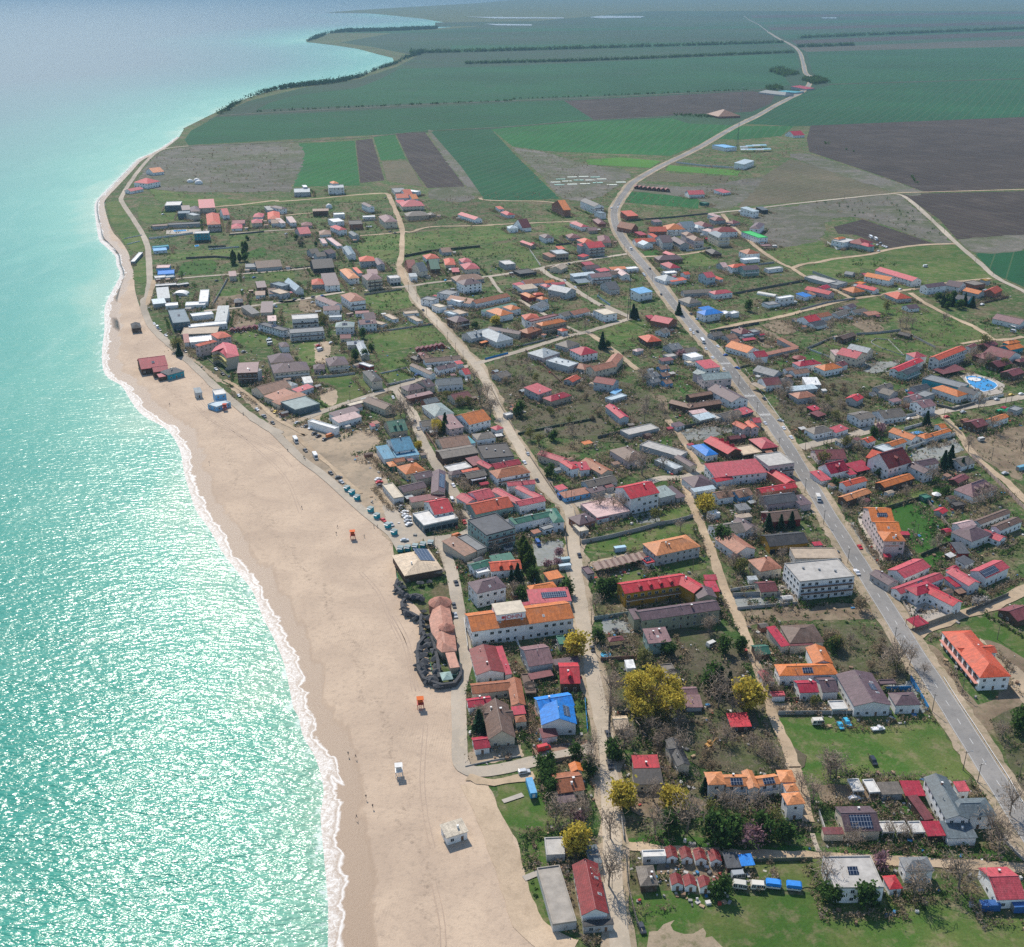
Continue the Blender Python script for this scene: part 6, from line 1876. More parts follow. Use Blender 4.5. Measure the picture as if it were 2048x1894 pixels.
for s in range(3):
 n = 700
 z = NR.uniform(0, 1, n) ** 1.4
 a = NR.uniform(0, 2 * PI, n)
 rr_ = (1 - z) * 1.7 * NR.uniform(.55, 1.12, n) * (1 + .18 * np.sin(z * 40 + s))
 c = np.stack([rr_ * np.cos(a), rr_ * np.sin(a), .5 + z * 6.3], 1)
 V, Fc = quads(c, .3, 1.3)
 out.append((leaf_mesh('crown', V, Fc, L['dark']), MB().tube((0, 0, -.3), (0, 0, 5.5), .17, .04).mesh('trunk', BARK)))
TREE['pine'] = out
out = []
for s in range(3):
 n = 900
 z = NR.uniform(0, 1, n)
 a = NR.uniform(0, 2 * PI, n)
 rr_ = np.sin(np.clip(z * 1.02 + .05, 0, 1) * PI) ** .55 * 1.9 * NR.uniform(.6, 1.1, n)
 c = np.stack([rr_ * np.cos(a), rr_ * np.sin(a), .6 + z * 7.5], 1)
 V, Fc = quads(c, .3, 1.3)
 out.append((leaf_mesh('crown', V, Fc, leafmat('cypress_leaves', (.075, .12, .025))), MB().tube((0, 0, -.3), (0, 0, 6), .2, .05).mesh('trunk', BARK)))
TREE['cypress'] = out
KD = dict(bare='bare grey brown tree', bud='budding olive green tree', brown='dry brown shrubby tree', green='bushy dark green tree', willow='yellow leafed willow',
          blossom='white blossoming tree', pinkbl='pinkish blossoming tree', pine='dark green conifer', cypress='tall light green conifer')
KN = dict(bare='bare_tree', bud='budding_tree', brown='shrub_tree', green='leafy_tree', willow='willow_tree', blossom='blossom_tree', pinkbl='blossom_tree', pine='conifer_tree', cypress='conifer_tree')
NTREE = [0]
def tree(k, x, y, s=1.0, label=None, short=None, grp=None):
 e = root(KN[k], x, y, 0, R.uniform(0, 6.28))
 s *= 1.1
 e.scale = (s * R.uniform(.88, 1.12), s * R.uniform(.88, 1.12), s * R.uniform(.88, 1.15))
 cr, tk = R.choice(TREE[k])
 ob('crown', cr, e)
 ob('trunk', tk, e)
 thing(e, (x, y), ('small ' if s < .8 else 'tall ' if s > 1.5 else '') + KD[k], 'tree', grp or 'trees and shrubs around the village houses', label, short)
 NTREE[0] += 1
def inside(px, py, poly):
 c = np.zeros(px.shape, bool)
 n = len(poly)
 for i in range(n):
  x0, y0 = poly[i]
  x1, y1 = poly[(i + 1) % n]
  t = ((y0 > py) != (y1 > py)) & (px < (x1 - x0) * (py - y0) / (y1 - y0 + 1e-12) + x0)
  c ^= t
 return c
# big trees one can point at
x, y = at('n', 1510, 905)
e = root('willow_tree', x, y)
V1, F1 = quads(crown_pts(12500, 12.2, 8.6, 9.4, clumps=46, spread=.13, shell=.9), .22, 2.2)
ob('crown', leaf_mesh('crown', V1, F1, L['willow']), e)
ob('trunk', trunk_mesh(11, .75, 10, 7.5, 99), e)
thing(e, (x, y), '', 'tree', None, 'huge broad yellow willow standing alone in the scrub', 'huge yellow willow')
for k, t, X, Y, s, lab, sh in [
 ('willow', 'n', 1010, 540, 1.75, 'round yellow willow overhanging the sandy street by the long orange hotel', None),
 ('willow', 'o', 290, 830, 1.9, 'yellow willow beside the dirt lane next to dark conifers', None),
 ('willow', 'l', 1232, 700, 1.75, 'yellow willow on the dirt lane behind the tall white red block', None),
 ('willow', 'p', 110, 265, 1.55, 'yellow willow at the edge of the sandy street near the meadow', None),
 ('willow', 'p', 350, 285, 1.5, 'thin yellow willow in the yard beside the orange towered hotel', None),
 ('willow', 'q', 1720, 735, 1.5, 'thin yellow tree over the pale terrace by the dark red barrel hall', None),
 ('cypress', 'k', 1205, 1130, 1.5, None, None), ('cypress', 'k', 1235, 1190, 1.35, None, None), ('cypress', 'k', 1185, 1060, 1.25, None, None),
 ('pine', 'k', 1140, 1240, 1.2, None, None), ('pine', 'k', 1090, 1260, 1.0, None, None), ('green', 'k', 1260, 1250, 1.3, None, None), ('bare', 'n', 590, 145, 1.1, None, None), ('green', 'n', 640, 160, 1.2, None, None),
 ('green', 'n', 945, 130, 1.5, None, None), ('green', 'n', 1215, 135, 1.4, None, None), ('green', 'n', 1170, 150, 1.1, None, None), ('bare', 'n', 1140, 240, 1.4, None, None), ('pine', 'n', 360, 1050, 1.3, None, None), ('bare', 'n', 370, 950, 1.0, None, None),
 ('green', 'n', 1145, 450, 1.2, None, None), ('bare', 'n', 1890, 385, 1.2, None, None), ('green', 'n', 1620, 530, 1.3, None, None), ('bud', 'n', 1455, 600, 1.4, None, None), ('bare', 'n', 1240, 820, 1.9, None, None), ('bare', 'n', 1240, 930, 1.3, None, None),
 ('bare', 'n', 1320, 1170, 1.9, None, None), ('bare', 'n', 1100, 1230, 1.6, None, None), ('green', 'n', 1005, 1225, 1.1, None, None), ('green', 'n', 1262, 1230, 1.2, None, None), ('green', 'n', 1090, 1320, 1.3, None, None), ('green', 'n', 800, 1290, 1.2, None, None), ('green', 'n', 810, 1340, 1.2, None, None),
 ('green', 'o', 60, 690, 1.9, None, None), ('pine', 'o', 120, 720, 1.4, None, None), ('pine', 'o', 175, 740, 1.3, None, None), ('bare', 'o', 110, 820, 2.0, None, None), ('bare', 'o', 200, 860, 1.4, None, None), ('bare', 'o', 1210, 600, 2.0, None, None), ('bare', 'o', 1170, 560, 1.4, None, None), ('bare', 'o', 1290, 560, 1.2, None, None),
 ('brown', 'o', 990, 220, 1.5, None, None), ('bud', 'o', 700, 815, 0.9, None, None), ('bare', 'o', 60, 345, 1.2, None, None), ('bare', 'o', 340, 560, 1.2, None, None), ('bare', 'o', 390, 690, 1.4, None, None), ('bare', 'o', 420, 740, 1.3, None, None), ('green', 'o', 250, 480, 1.2, None, None), ('green', 'o', 140, 480, 1.3, None, None), ('green', 'o', 1960, 960, 1.7, None, None), ('bare', 'o', 1860, 1010, 1.2, None, None),
 ('bare', 'o', 1380, 620, .8, None, None), ('bare', 'o', 840, 1255, 1.6, None, None), ('bare', 'o', 790, 1235, 1.4, None, None), ('blossom', 'o', 1700, 195, 1.0, None, None), ('blossom', 'o', 1750, 180, .9, None, None), ('green', 'o', 820, 470, 1.0, None, None),
 ('bare', 'p', 1085, 140, 1.6, None, None), ('bare', 'p', 250, 240, 1.3, None, None), ('bare', 'p', 590, 300, 1.5, None, None), ('bare', 'p', 735, 310, 1.6, None, None), ('bare', 'p', 640, 320, 1.2, None, None), ('bud', 'p', 820, 385, 1.3, None, None), ('green', 'p', 540, 445, 2.0, None, None), ('pinkbl', 'p', 720, 450, 1.6, None, None),
 ('bare', 'p', 410, 390, 2.0, None, None), ('bare', 'p', 260, 400, 1.6, None, None), ('green', 'p', 320, 385, 1.5, None, None), ('green', 'p', 620, 410, 1.5, None, None), ('green', 'p', 760, 415, 1.5, None, None), ('bud', 'p', 510, 360, 1.5, None, None), ('green', 'p', 870, 420, 1.4, None, None), ('bare', 'p', 1190, 455, 1.2, None, None), ('bare', 'p', 1440, 420, 1.1, None, None), ('bare', 'p', 1360, 415, 1.0, None, None),
 ('bare', 'p', 1880, 470, 1.9, 'big bare pale tree where the dirt track meets the main road bridge', None), ('bare', 'p', 1840, 420, 1.7, None, None), ('bare', 'p', 1930, 310, 1.8, None, None), ('green', 'p', 560, 680, 1.4, None, None), ('bare', 'p', 1060, 640, 1.5, None, None), ('bare', 'p', 1050, 560, 1.2, None, None), ('green', 'p', 1250, 740, 1.5, None, None), ('green', 'p', 1090, 715, 1.2, None, None),
 ('bare', 'p', 1475, 690, 1.8, None, None), ('bare', 'p', 1690, 660, 2.0, None, None), ('pinkbl', 'p', 1320, 560, 1.2, None, None), ('bare', 'p', 1000, 250, 1.4, None, None), ('bare', 'p', 950, 200, 1.3, None, None), ('bare', 'p', 50, 420, 1.6, None, None), ('bare', 'p', 380, 30, 1.5, None, None), ('green', 'p', 60, 20, 1.2, None, None), ('pine', 'p', 490, 205, .8, None, None),
 ('bare', 'q', 1690, 560, 1.4, None, None), ('bare', 'q', 1600, 560, 1.4, None, None), ('pinkbl', 'q', 1725, 580, 1.1, None, None), ('bare', 'q', 1760, 560, 1.3, None, None), ('bare', 'q', 1905, 920, 2.0, None, None), ('bare', 'q', 1800, 280, 1.5, None, None), ('green', 'q', 1555, 250, 1.1, None, None), ('green', 'q', 1565, 330, 1.1, None, None), ('green', 'q', 1580, 400, 1.1, None, None), ('bare', 'q', 1750, 500, 1.0, None, None),
 ('pinkbl', 'k', 1465, 1060, 1.1, None, None), ('pinkbl', 'k', 1380, 1150, 1.0, None, None), ('pinkbl', 'k', 1455, 1130, .9, None, None), ('bare', 'k', 960, 1030, 1.0, None, None), ('bare', 'k', 1060, 985, 1.0, None, None), ('bare', 'k', 1790, 680, 1.5, None, None), ('bare', 'k', 1905, 690, 1.3, None, None), ('bare', 'k', 1975, 690, 1.6, None, None), ('bare', 'k', 710, 545, 1.3, None, None), ('bud', 'k', 680, 720, 1.1, None, None),
 ('bare', 'k', 680, 790, 1.2, None, None), ('willow', 'k', 345, 195, .8, None, None), ('willow', 'k', 500, 65, 1.1, None, None), ('green', 'k', 555, 60, 1.3, None, None), ('bare', 'k', 480, 110, 1.3, None, None), ('bare', 'k', 290, 60, 1.4, None, None), ('bud', 'k', 1390, 270, 1.0, None, None), ('green', 'k', 1400, 420, 1.3, None, None), ('bare', 'k', 1330, 300, 1.3, None, None), ('blossom', 'k', 1385, 80, 1.0, None, None), ('green', 'k', 1420, 120, 1.2, None, None), ('bud', 'k', 1240, 120, 1.4, None, None), ('bud', 'k', 1310, 160, 1.4, None, None),
 ('bare', 'l', 735, 400, 2.1, None, None), ('bare', 'l', 630, 340, 1.1, None, None), ('green', 'l', 1365, 960, 1.9, 'round dark green tree beside the terracotta house with white valley trim', None), ('pine', 'l', 1740, 845, 1.4, None, None), ('pine', 'l', 1840, 835, 1.2, None, None), ('pine', 'l', 1925, 820, 1.2, None, None), ('bare', 'l', 1410, 615, 1.4, None, None), ('bare', 'l', 1650, 660, 1.3, None, None), ('bare', 'l', 1550, 610, 1.0, None, None), ('bud', 'l', 840, 775, 1.3, None, None), ('bare', 'l', 1040, 850, 1.2, None, None),
 ('bud', 'l', 1520, 1180, 1.4, None, None), ('bare', 'l', 1460, 1150, 1.3, None, None), ('bare', 'l', 1640, 920, 1.3, None, None), ('blossom', 'l', 1280, 780, 1.0, None, None), ('bare', 'l', 1750, 620, 1.0, None, None), ('green', 'l', 420, 1360, 1.5, None, None), ('green', 'l', 500, 1350, 1.3, None, None), ('bare', 'l', 900, 350, 1.2, None, None), ('bud', 'l', 1480, 60, 1.3, None, None), ('green', 'l', 1500, 45, 1.2, None, None), ('pinkbl', 'l', 1490, 1090, 1.0, None, None), ('bare', 'l', 1850, 1090, 1.0, None, None),
 ('bud', 'm', 565, 190, 1.5, None, None), ('bud', 'm', 385, 320, 1.4, None, None), ('pinkbl', 'm', 840, 60, 1.4, None, None), ('green', 'm', 790, 90, 1.1, None, None), ('pine', 'm', 1405, 300, 1.6, None, None), ('pine', 'm', 1345, 370, 1.5, None, None), ('pine', 'm', 1390, 340, 1.3, None, None), ('bare', 'm', 1250, 470, 1.6, None, None), ('green', 'm', 1365, 570, 1.0, None, None), ('bare', 'm', 1670, 640, 1.7, None, None), ('bare', 'm', 1740, 620, 1.5, None, None), ('bare', 'm', 1620, 680, 1.3, None, None), ('bare', 'm', 1300, 970, 1.0, None, None), ('bare', 'm', 1265, 1010, .8, None, None),
 ('bare', 'm', 700, 680, 1.0, None, None), ('bare', 'm', 1050, 570, .9, None, None), ('bare', 'm', 1550, 220, 1.5, None, None), ('bare', 'm', 1740, 60, 1.8, None, None), ('bare', 'm', 1970, 210, 1.4, None, None), ('pine', 'm', 1500, 350, 1.0, None, None), ('green', 'm', 820, 410, 1.0, None, None), ('green', 'm', 870, 395, 1.0, None, None), ('green', 'm', 480, 500, 1.0, None, None), ('bare', 'm', 660, 220, 1.2, None, None), ('bare', 'm', 550, 720, .8, None, None),
 ('pine', 'f', 545, 560, 1.5, None, None), ('bud', 'f', 530, 505, 1.9, None, None), ('bud', 'f', 500, 520, 1.4, None, None), ('green', 'g', 555, 610, 1.4, None, None), ('green', 'g', 650, 590, 1.3, None, None), ('green', 'g', 630, 380, 1.3, None, None), ('green', 'g', 710, 510, 1.1, None, None), ('bare', 'g', 1000, 1160, 1.9, None, None), ('bare', 'g', 1060, 1200, 1.9, None, None), ('bare', 'g', 940, 1190, 1.6, None, None), ('bud', 'g', 240, 240, 1.6, None, None), ('willow', 'g', 1375, 1305, 1.1, None, None), ('pine', 'g', 1450, 1300, 1.4, None, None),
 ('bud', 'g', 1590, 1060, 1.1, None, None), ('bud', 'g', 1680, 1060, 1.1, None, None), ('bare', 'g', 1800, 1040, 2.1, None, None), ('bare', 'g', 1900, 1160, 2.2, None, None), ('bare', 'g', 1870, 990, 1.6, None, None), ('bare', 'g', 1740, 830, 1.3, None, None), ('willow', 'g', 1950, 245, 1.2, None, None), ('green', 'g', 1750, 280, 1.1, None, None), ('bare', 'g', 1580, 340, 1.3, None, None), ('bud', 'g', 1470, 990, 1.0, None, None), ('green', 'g', 1660, 70, 1.1, None, None),
 ('green', 'h', 430, 1150, 1.7, None, None), ('willow', 'h', 205, 250, 1.2, None, None), ('pine', 'h', 1610, 190, 1.4, 'dark conifer at the foot of the tall mast', None), ('pine', 'h', 1580, 180, 1.5, None, None), ('bare', 'h', 1100, 310, 1.4, None, None), ('pine', 'h', 1270, 490, 1.6, None, None), ('green', 'h', 1330, 480, 1.2, None, None), ('bare', 'h', 1690, 1210, 1.6, None, None), ('bare', 'h', 1680, 830, 1.8, None, None),
 ('pine', 'i', 285, 150, 1.5, None, None), ('bare', 'i', 1070, 700, 1.7, None, None), ('pinkbl', 'i', 310, 590, 1.5, None, None), ('green', 'i', 985, 110, 1.7, None, None), ('green', 'i', 1155, 50, 1.2, None, None), ('bare', 'i', 830, 1290, 1.7, None, None), ('bare', 'i', 1330, 960, 1.8, None, None), ('bare', 'i', 1290, 1000, 1.5, None, None), ('bare', 'i', 1380, 950, 1.2, None, None), ('bud', 'i', 730, 230, 1.2, None, None), ('bare', 'i', 1800, 340, 1.6, None, None),
 ('bud', 'j', 620, 130, 1.5, None, None), ('pine', 'j', 1020, 1250, 1.2, None, None), ('pinkbl', 'j', 550, 1340, 1.3, None, None), ('bud', 'j', 1590, 490, 2.0, None, None), ('bud', 'j', 1790, 690, 1.5, None, None), ('bare', 'j', 1490, 600, 1.8, None, None), ('bare', 'j', 1640, 640, 1.3, None, None), ('green', 'j', 1640, 690, 1.2, None, None), ('green', 'j', 1860, 720, 1.1, None, None), ('bare', 'j', 1540, 1090, 1.6, None, None), ('bare', 'j', 800, 1090, 1.0, None, None), ('bare', 'j', 760, 270, 1.4, None, None), ('bare', 'j', 820, 270, 1.3, None, None), ('bare', 'j', 880, 280, 1.3, None, None), ('bare', 'j', 1200, 230, 1.3, None, None),
]:
 x, y = at(t, X, Y)
 tree(k, x, y, s, lab, sh)
# groves: trees scattered over a patch
def grove(txt, n, kinds, smin=.8, smax=1.3, gap=2.5):
 pl = pts(txt)
 a = np.array(pl)
 lo, hi = a.min(0), a.max(0)
 px = NR.uniform(lo[0], hi[0], n * 30)
 py = NR.uniform(lo[1], hi[1], n * 30)
 ok = inside(px, py, pl) & free(px, py, 1.6)
 got = []
 for x, y in zip(px[ok], py[ok]):
  if all((x - u) ** 2 + (y - v) ** 2 > gap * gap for u, v in got):
   got.append((x, y))
   tree(R.choice(kinds), x, y, R.uniform(smin, smax))
   if len(got) >= n:
    break
B3 = ['bare', 'bare', 'brown', 'bud']
grove('z 985 740 1012 710 1150 765 1260 775 1335 830 1300 880 1100 872 1035 862', 22, B3, .8, 1.3)
grove('n 1180 960 1700 960 1760 1100 1600 1200 1250 1150; n 1180 800 1290 800', 9, B3, .8, 1.2)
grove('o 770 320 1280 440 1290 620 900 600 780 420', 9, B3, .8, 1.4)
grove('o 20 1010 420 1000 560 1180 20 1240', 7, ['bare', 'brown'], .8, 1.3)
grove('i 1330 880 1990 860 1990 1190 1560 1230 1300 1080', 14, B3, .8, 1.3)
grove('e 1200 955 1420 940 1570 1020 1540 1080 1300 1080', 12, ['pine', 'green'], 1.0, 1.5)
grove('a 1360 500 1480 490 1500 640 1420 820 1310 800', 8, ['green', 'cypress'], .9, 1.4)
grove('b 60 600 400 560 420 650 150 760', 8, ['green', 'bare'], .8, 1.3)
grove('j 1450 640 1990 600 1990 760 1700 740', 6, ['green', 'bare'], .8, 1.2)
# scrub and weeds nobody could count
def scatter(txt, dens, rb=.9, leafs=12, m='brown', size=.22, hh=.8):
 pl = pts(txt)
 a = np.array(pl)
 lo, hi = a.min(0), a.max(0)
 A = (hi - lo).prod()
 n = int(A * dens)
 px = NR.uniform(lo[0], hi[0], n)
 py = NR.uniform(lo[1], hi[1], n)
 # clumpy: keep by a cheap wave field
 f = np.sin(px * .21 + 1.3 * np.sin(py * .13)) + np.sin(py * .24 + 1.7 * np.sin(px * .17)) + NR.normal(size=n) * .9
 ok = inside(px, py, pl) & (f > -.3)
 px, py = px[ok], py[ok]
 ok = free(px, py, .8)
 px, py = px[ok], py[ok]
 k = len(px)
 r = rb * NR.uniform(.5, 1.5, k)
 c = np.repeat(np.stack([px, py, r * hh], 1), leafs, 0)
 rr = np.repeat(r, leafs)[:, None]
 c = c + NR.normal(size=c.shape) * rr * np.array([.5, .5, .38])
 c[:, 2] = np.maximum(c[:, 2], .08)
 return quads(c, size, 1.5)
def mass(name, L_, m):
 Vs, Fs, o = [], [], 0
 for V, Fc in L_:
  if len(V):
   Vs.append(V)
   Fs.append(Fc + o)
   o += len(V)
 V, Fc = np.concatenate(Vs), np.concatenate(Fs)
 me = bpy.data.meshes.new(name)
 me.vertices.add(len(V))
 me.vertices.foreach_set('co', V.astype(np.float32).ravel())
 me.loops.add(len(Fc) * 4)
 me.loops.foreach_set('vertex_index', Fc.astype(np.int32).ravel())
 me.polygons.add(len(Fc))
 me.polygons.foreach_set('loop_start', np.arange(0, 4 * len(Fc), 4, dtype=np.int32))
 me.polygons.foreach_set('loop_total', np.full(len(Fc), 4, dtype=np.int32))
 me.materials.append(m)
 me.update()
 me.validate()
 return struct(ob(name, me), 'stuff')
ORCH = 'z 980 738 1012 708 1150 762 1265 770 1338 830 1300 885 1100 875 1035 865'
WIL = 'z 1190 1285 1440 1262 1500 1395 1536 1478 1590 1532 1400 1500 1215 1420'
THK = 'z 1395 1450 1560 1470 1588 1496 1590 1555 1400 1535'
RSD = 'z 1645 1245 1800 1265 1818 1355 1770 1368 1672 1345'
RIV = 'p 130 330 480 320 780 350 990 380 1000 440 700 430 400 420 130 425'
RGT = 'z 1980 1440 2075 1420 2075 1660 2030 1570'
EAST = 'z 1560 770 1720 765 1748 850 1640 862 1555 840'
VILL = 'z 760 600 1000 580 1300 520 1560 560 1700 620 2048 640 2048 1180 1700 1280 1640 1240 1480 1250 1180 1250 1050 980 900 760'
mass('bare_scrub', [scatter(ORCH, .05, 1.2, 14, size=.2), scatter(WIL, .035, 1.3, 14), scatter(THK, .1, 1.4, 16), scatter(RSD, .09, 1.3, 14), scatter(EAST, .05, 1.2, 12), scatter(RGT, .06, 1.2, 12),
     scatter(RIV, .05, 1.3, 14), scatter(VILL, .045, .9, 9), scatter('z 300 300 590 285 560 400 300 395', .003, 1.5, 10, size=.4), scatter('z 1020 300 1200 310 1240 390 1100 400', .004, 1.4, 10, size=.35),
     scatter('z 1400 290 1620 290 1560 320 1450 400 1400 400', .006, 1.8, 10, size=.4), scatter('e 0 130 800 50 1350 460 1150 460 560 255', .004, 1.3, 10, size=.35), scatter('z 1300 570 1700 600 1690 700 1400 700', .02, 1.0, 8, size=.3), scatter('z 860 390 1240 380 1560 440 1700 620 1200 620 800 470', .012, 1.0, 8, size=.3), scatter('z 300 430 800 390 800 760 480 720 320 600', .01, .9, 8, size=.3)], L['brown'])
mass('green_scrub', [scatter(ORCH, .03, 1.1, 12), scatter(WIL, .03, 1.2, 12), scatter(RIV, .1, 1.3, 14), scatter(RSD, .03, 1.2, 12), scatter(VILL, .024, .8, 9), scatter(RGT, .05, 1.2, 12),
                     scatter('p 130 400 900 430 1000 450 130 430', .05, 1.0, 10), scatter('p 1030 395 1850 430 1850 470 1030 430', .07, 1.1, 12), scatter('z 620 470 1200 480 1300 600 800 600', .014, .9, 8, size=.3), scatter('z 300 430 800 390 800 760 480 720 320 600', .01, 1.0, 8, size=.3),
                     scatter('q 1420 640 1560 640 1580 1180 1500 1170 1420 860', .12, .6, 8), scatter('q 1540 240 1620 400 1600 640 1540 620', .12, .8, 10), scatter('e 0 130 800 50 1350 460 1150 460 560 255', .0035, 1.6, 10, size=.4), scatter('e 400 620 800 640 1000 700 500 700', .02, 1.6, 10, size=.4)], L['green'])
mass('dry_weeds', [scatter('k 0 150 130 300 170 440 60 420', .05, .5, 7, size=.14), scatter('f 300 440 520 480 500 560 340 520', .03, .5, 7, size=.14), scatter('f 880 780 740 760 650 800 860 880', .03, .5, 7, size=.14), scatter('k 60 780 100 900 180 1000 130 960', .05, .5, 7, size=.14),
                   scatter('z 560 870 660 950 740 1030 752 1030 650 946', .015, .45, 7, size=.14), scatter(WIL, .05, .6, 8, size=.16), scatter('o 490 880 1430 868 1530 1010 1650 1262 590 1262', .012, .35, 6, size=.14)], L['bud'])
# hedges and rough growth along the plot edges
def hedges(part, rb, leafs, size):
 c_ = []
 for x, y, w, d, rz in FOOT:
  if not (x > -500 and y < 1900):
   continue
  ca, sa = math.cos(rz), math.sin(rz)
  e = R.uniform(2.5, 7)
  W_, D_ = w + e, d + R.uniform(2.5, 8)
  for (ax_, ay_, bx_, by_) in ((-W_, -D_, -W_, D_), (W_, -D_, W_, D_), (-W_, D_, W_, D_), (-W_, -D_, W_, -D_)):
   if R.random() > .42:
    continue
   L_ = math.hypot(bx_ - ax_, by_ - ay_)
   for i in range(int(L_ / 1.1)):
    t = i * 1.1 / L_
    u, v = ax_ + (bx_ - ax_) * t + R.gauss(0, .5), ay_ + (by_ - ay_) * t + R.gauss(0, .5)
    c_.append((x + u * ca - v * sa, y + u * sa + v * ca))
 q = np.array(c_)
 q = q[~inside(q[:, 0].copy(), q[:, 1].copy(), BEACHP)]
 q = q[free(q[:, 0].copy(), q[:, 1].copy(), .5)]
 q = q[NR.uniform(size=len(q)) < .8]
 r = rb * NR.uniform(.6, 1.5, len(q))
 c = np.repeat(np.stack([q[:, 0], q[:, 1], r * .9], 1), leafs, 0)
 c = c + NR.normal(size=c.shape) * np.repeat(r, leafs)[:, None] * np.array([.5, .5, .45])
 c[:, 2] = np.maximum(c[:, 2], .1)
 return quads(c, size, 1.6)
mass('hedge_undergrowth', [hedges(0, 1.0, 12, .24)], L['green'])
mass('bare_undergrowth', [hedges(0, 1.15, 14, .17), hedges(1, 1.15, 14, .17)], L['brown'])
mass('brush_undergrowth', [hedges(0, 1.0, 12, .2), scatter(ORCH, .03, 1.6, 20, size=.13, hh=1.3), scatter(WIL, .02, 1.6, 20, size=.13, hh=1.3), scatter(RSD, .04, 1.6, 20, size=.13, hh=1.3), scatter(EAST, .03, 1.6, 20, size=.13, hh=1.3), scatter(THK, .05, 1.8, 22, size=.13, hh=1.3), scatter(VILL, .006, 1.5, 18, size=.14, hh=1.3)], L['bare'])
# coastal wood and shelter belts, seen as one mass
def belt(txt, w, dens, rb, size, leafs=16, hh=1.0):
 q_ = smooth(pts(txt), 4)
 a_ = [p + Vector((0, w)) for p in q_]
 pl = [tuple(p) for p in q_] + [tuple(p) for p in a_[::-1]]
 a = np.array(pl)
 lo, hi = a.min(0), a.max(0)
 n = int((hi - lo).prod() * dens)
 px, py = NR.uniform(lo[0], hi[0], n), NR.uniform(lo[1], hi[1], n)
 ok = inside(px, py, pl)
 px, py = px[ok], py[ok]
 r = rb * NR.uniform(.6, 1.4, len(px))
 c = np.repeat(np.stack([px, py, r * hh], 1), leafs, 0)
 c = c + NR.normal(size=c.shape) * np.repeat(r, leafs)[:, None] * np.array([.5, .5, .5])
 c[:, 2] = np.maximum(c[:, 2], .2)
 return quads(c, size, 1.2)
mass('coastal_wood', [belt('r 842 454 905 414 962 388 1052 360 1170 340 1300 326 1400 304 1470 274 1545 252', 110, .03, 4.5, 1.0, 12), belt('r 1200 162 1300 130 1500 122 1700 114', 260, .008, 7, 2.0, 12), belt('r 1545 250 1600 225 1640 215', 300, .008, 6, 1.5, 12)], L['dark'])
mass('shelter_belt', [belt('s -180 250 300 238 700 222 1100 206', 26, .03, 4.5, 1.3, 12), belt('s 1180 330 1240 322', 160, .02, 5, 1.3), belt('s 1065 300 1120 290', 250, .012, 5, 1.3), belt('s 1120 185 1340 178', 40, .015, 6, 1.6), belt('s -400 206 -200 204 1060 168', 30, .016, 6, 1.8, 12),
                      belt('s 1120 150 2050 112', 40, .008, 7, 2), belt('r 1000 437 1400 418 1998 394', 7, .02, 1.8, .7), belt('s 0 388 500 368 940 352', 7, .02, 1.8, .7), belt('s 1160 545 1480 640 1620 745', 40, .004, 2, .6), belt('s 640 455 860 462', 50, .02, 2, .6), belt('s 1010 355 1060 350', 90, .02, 4, 1.1)], L['green'])
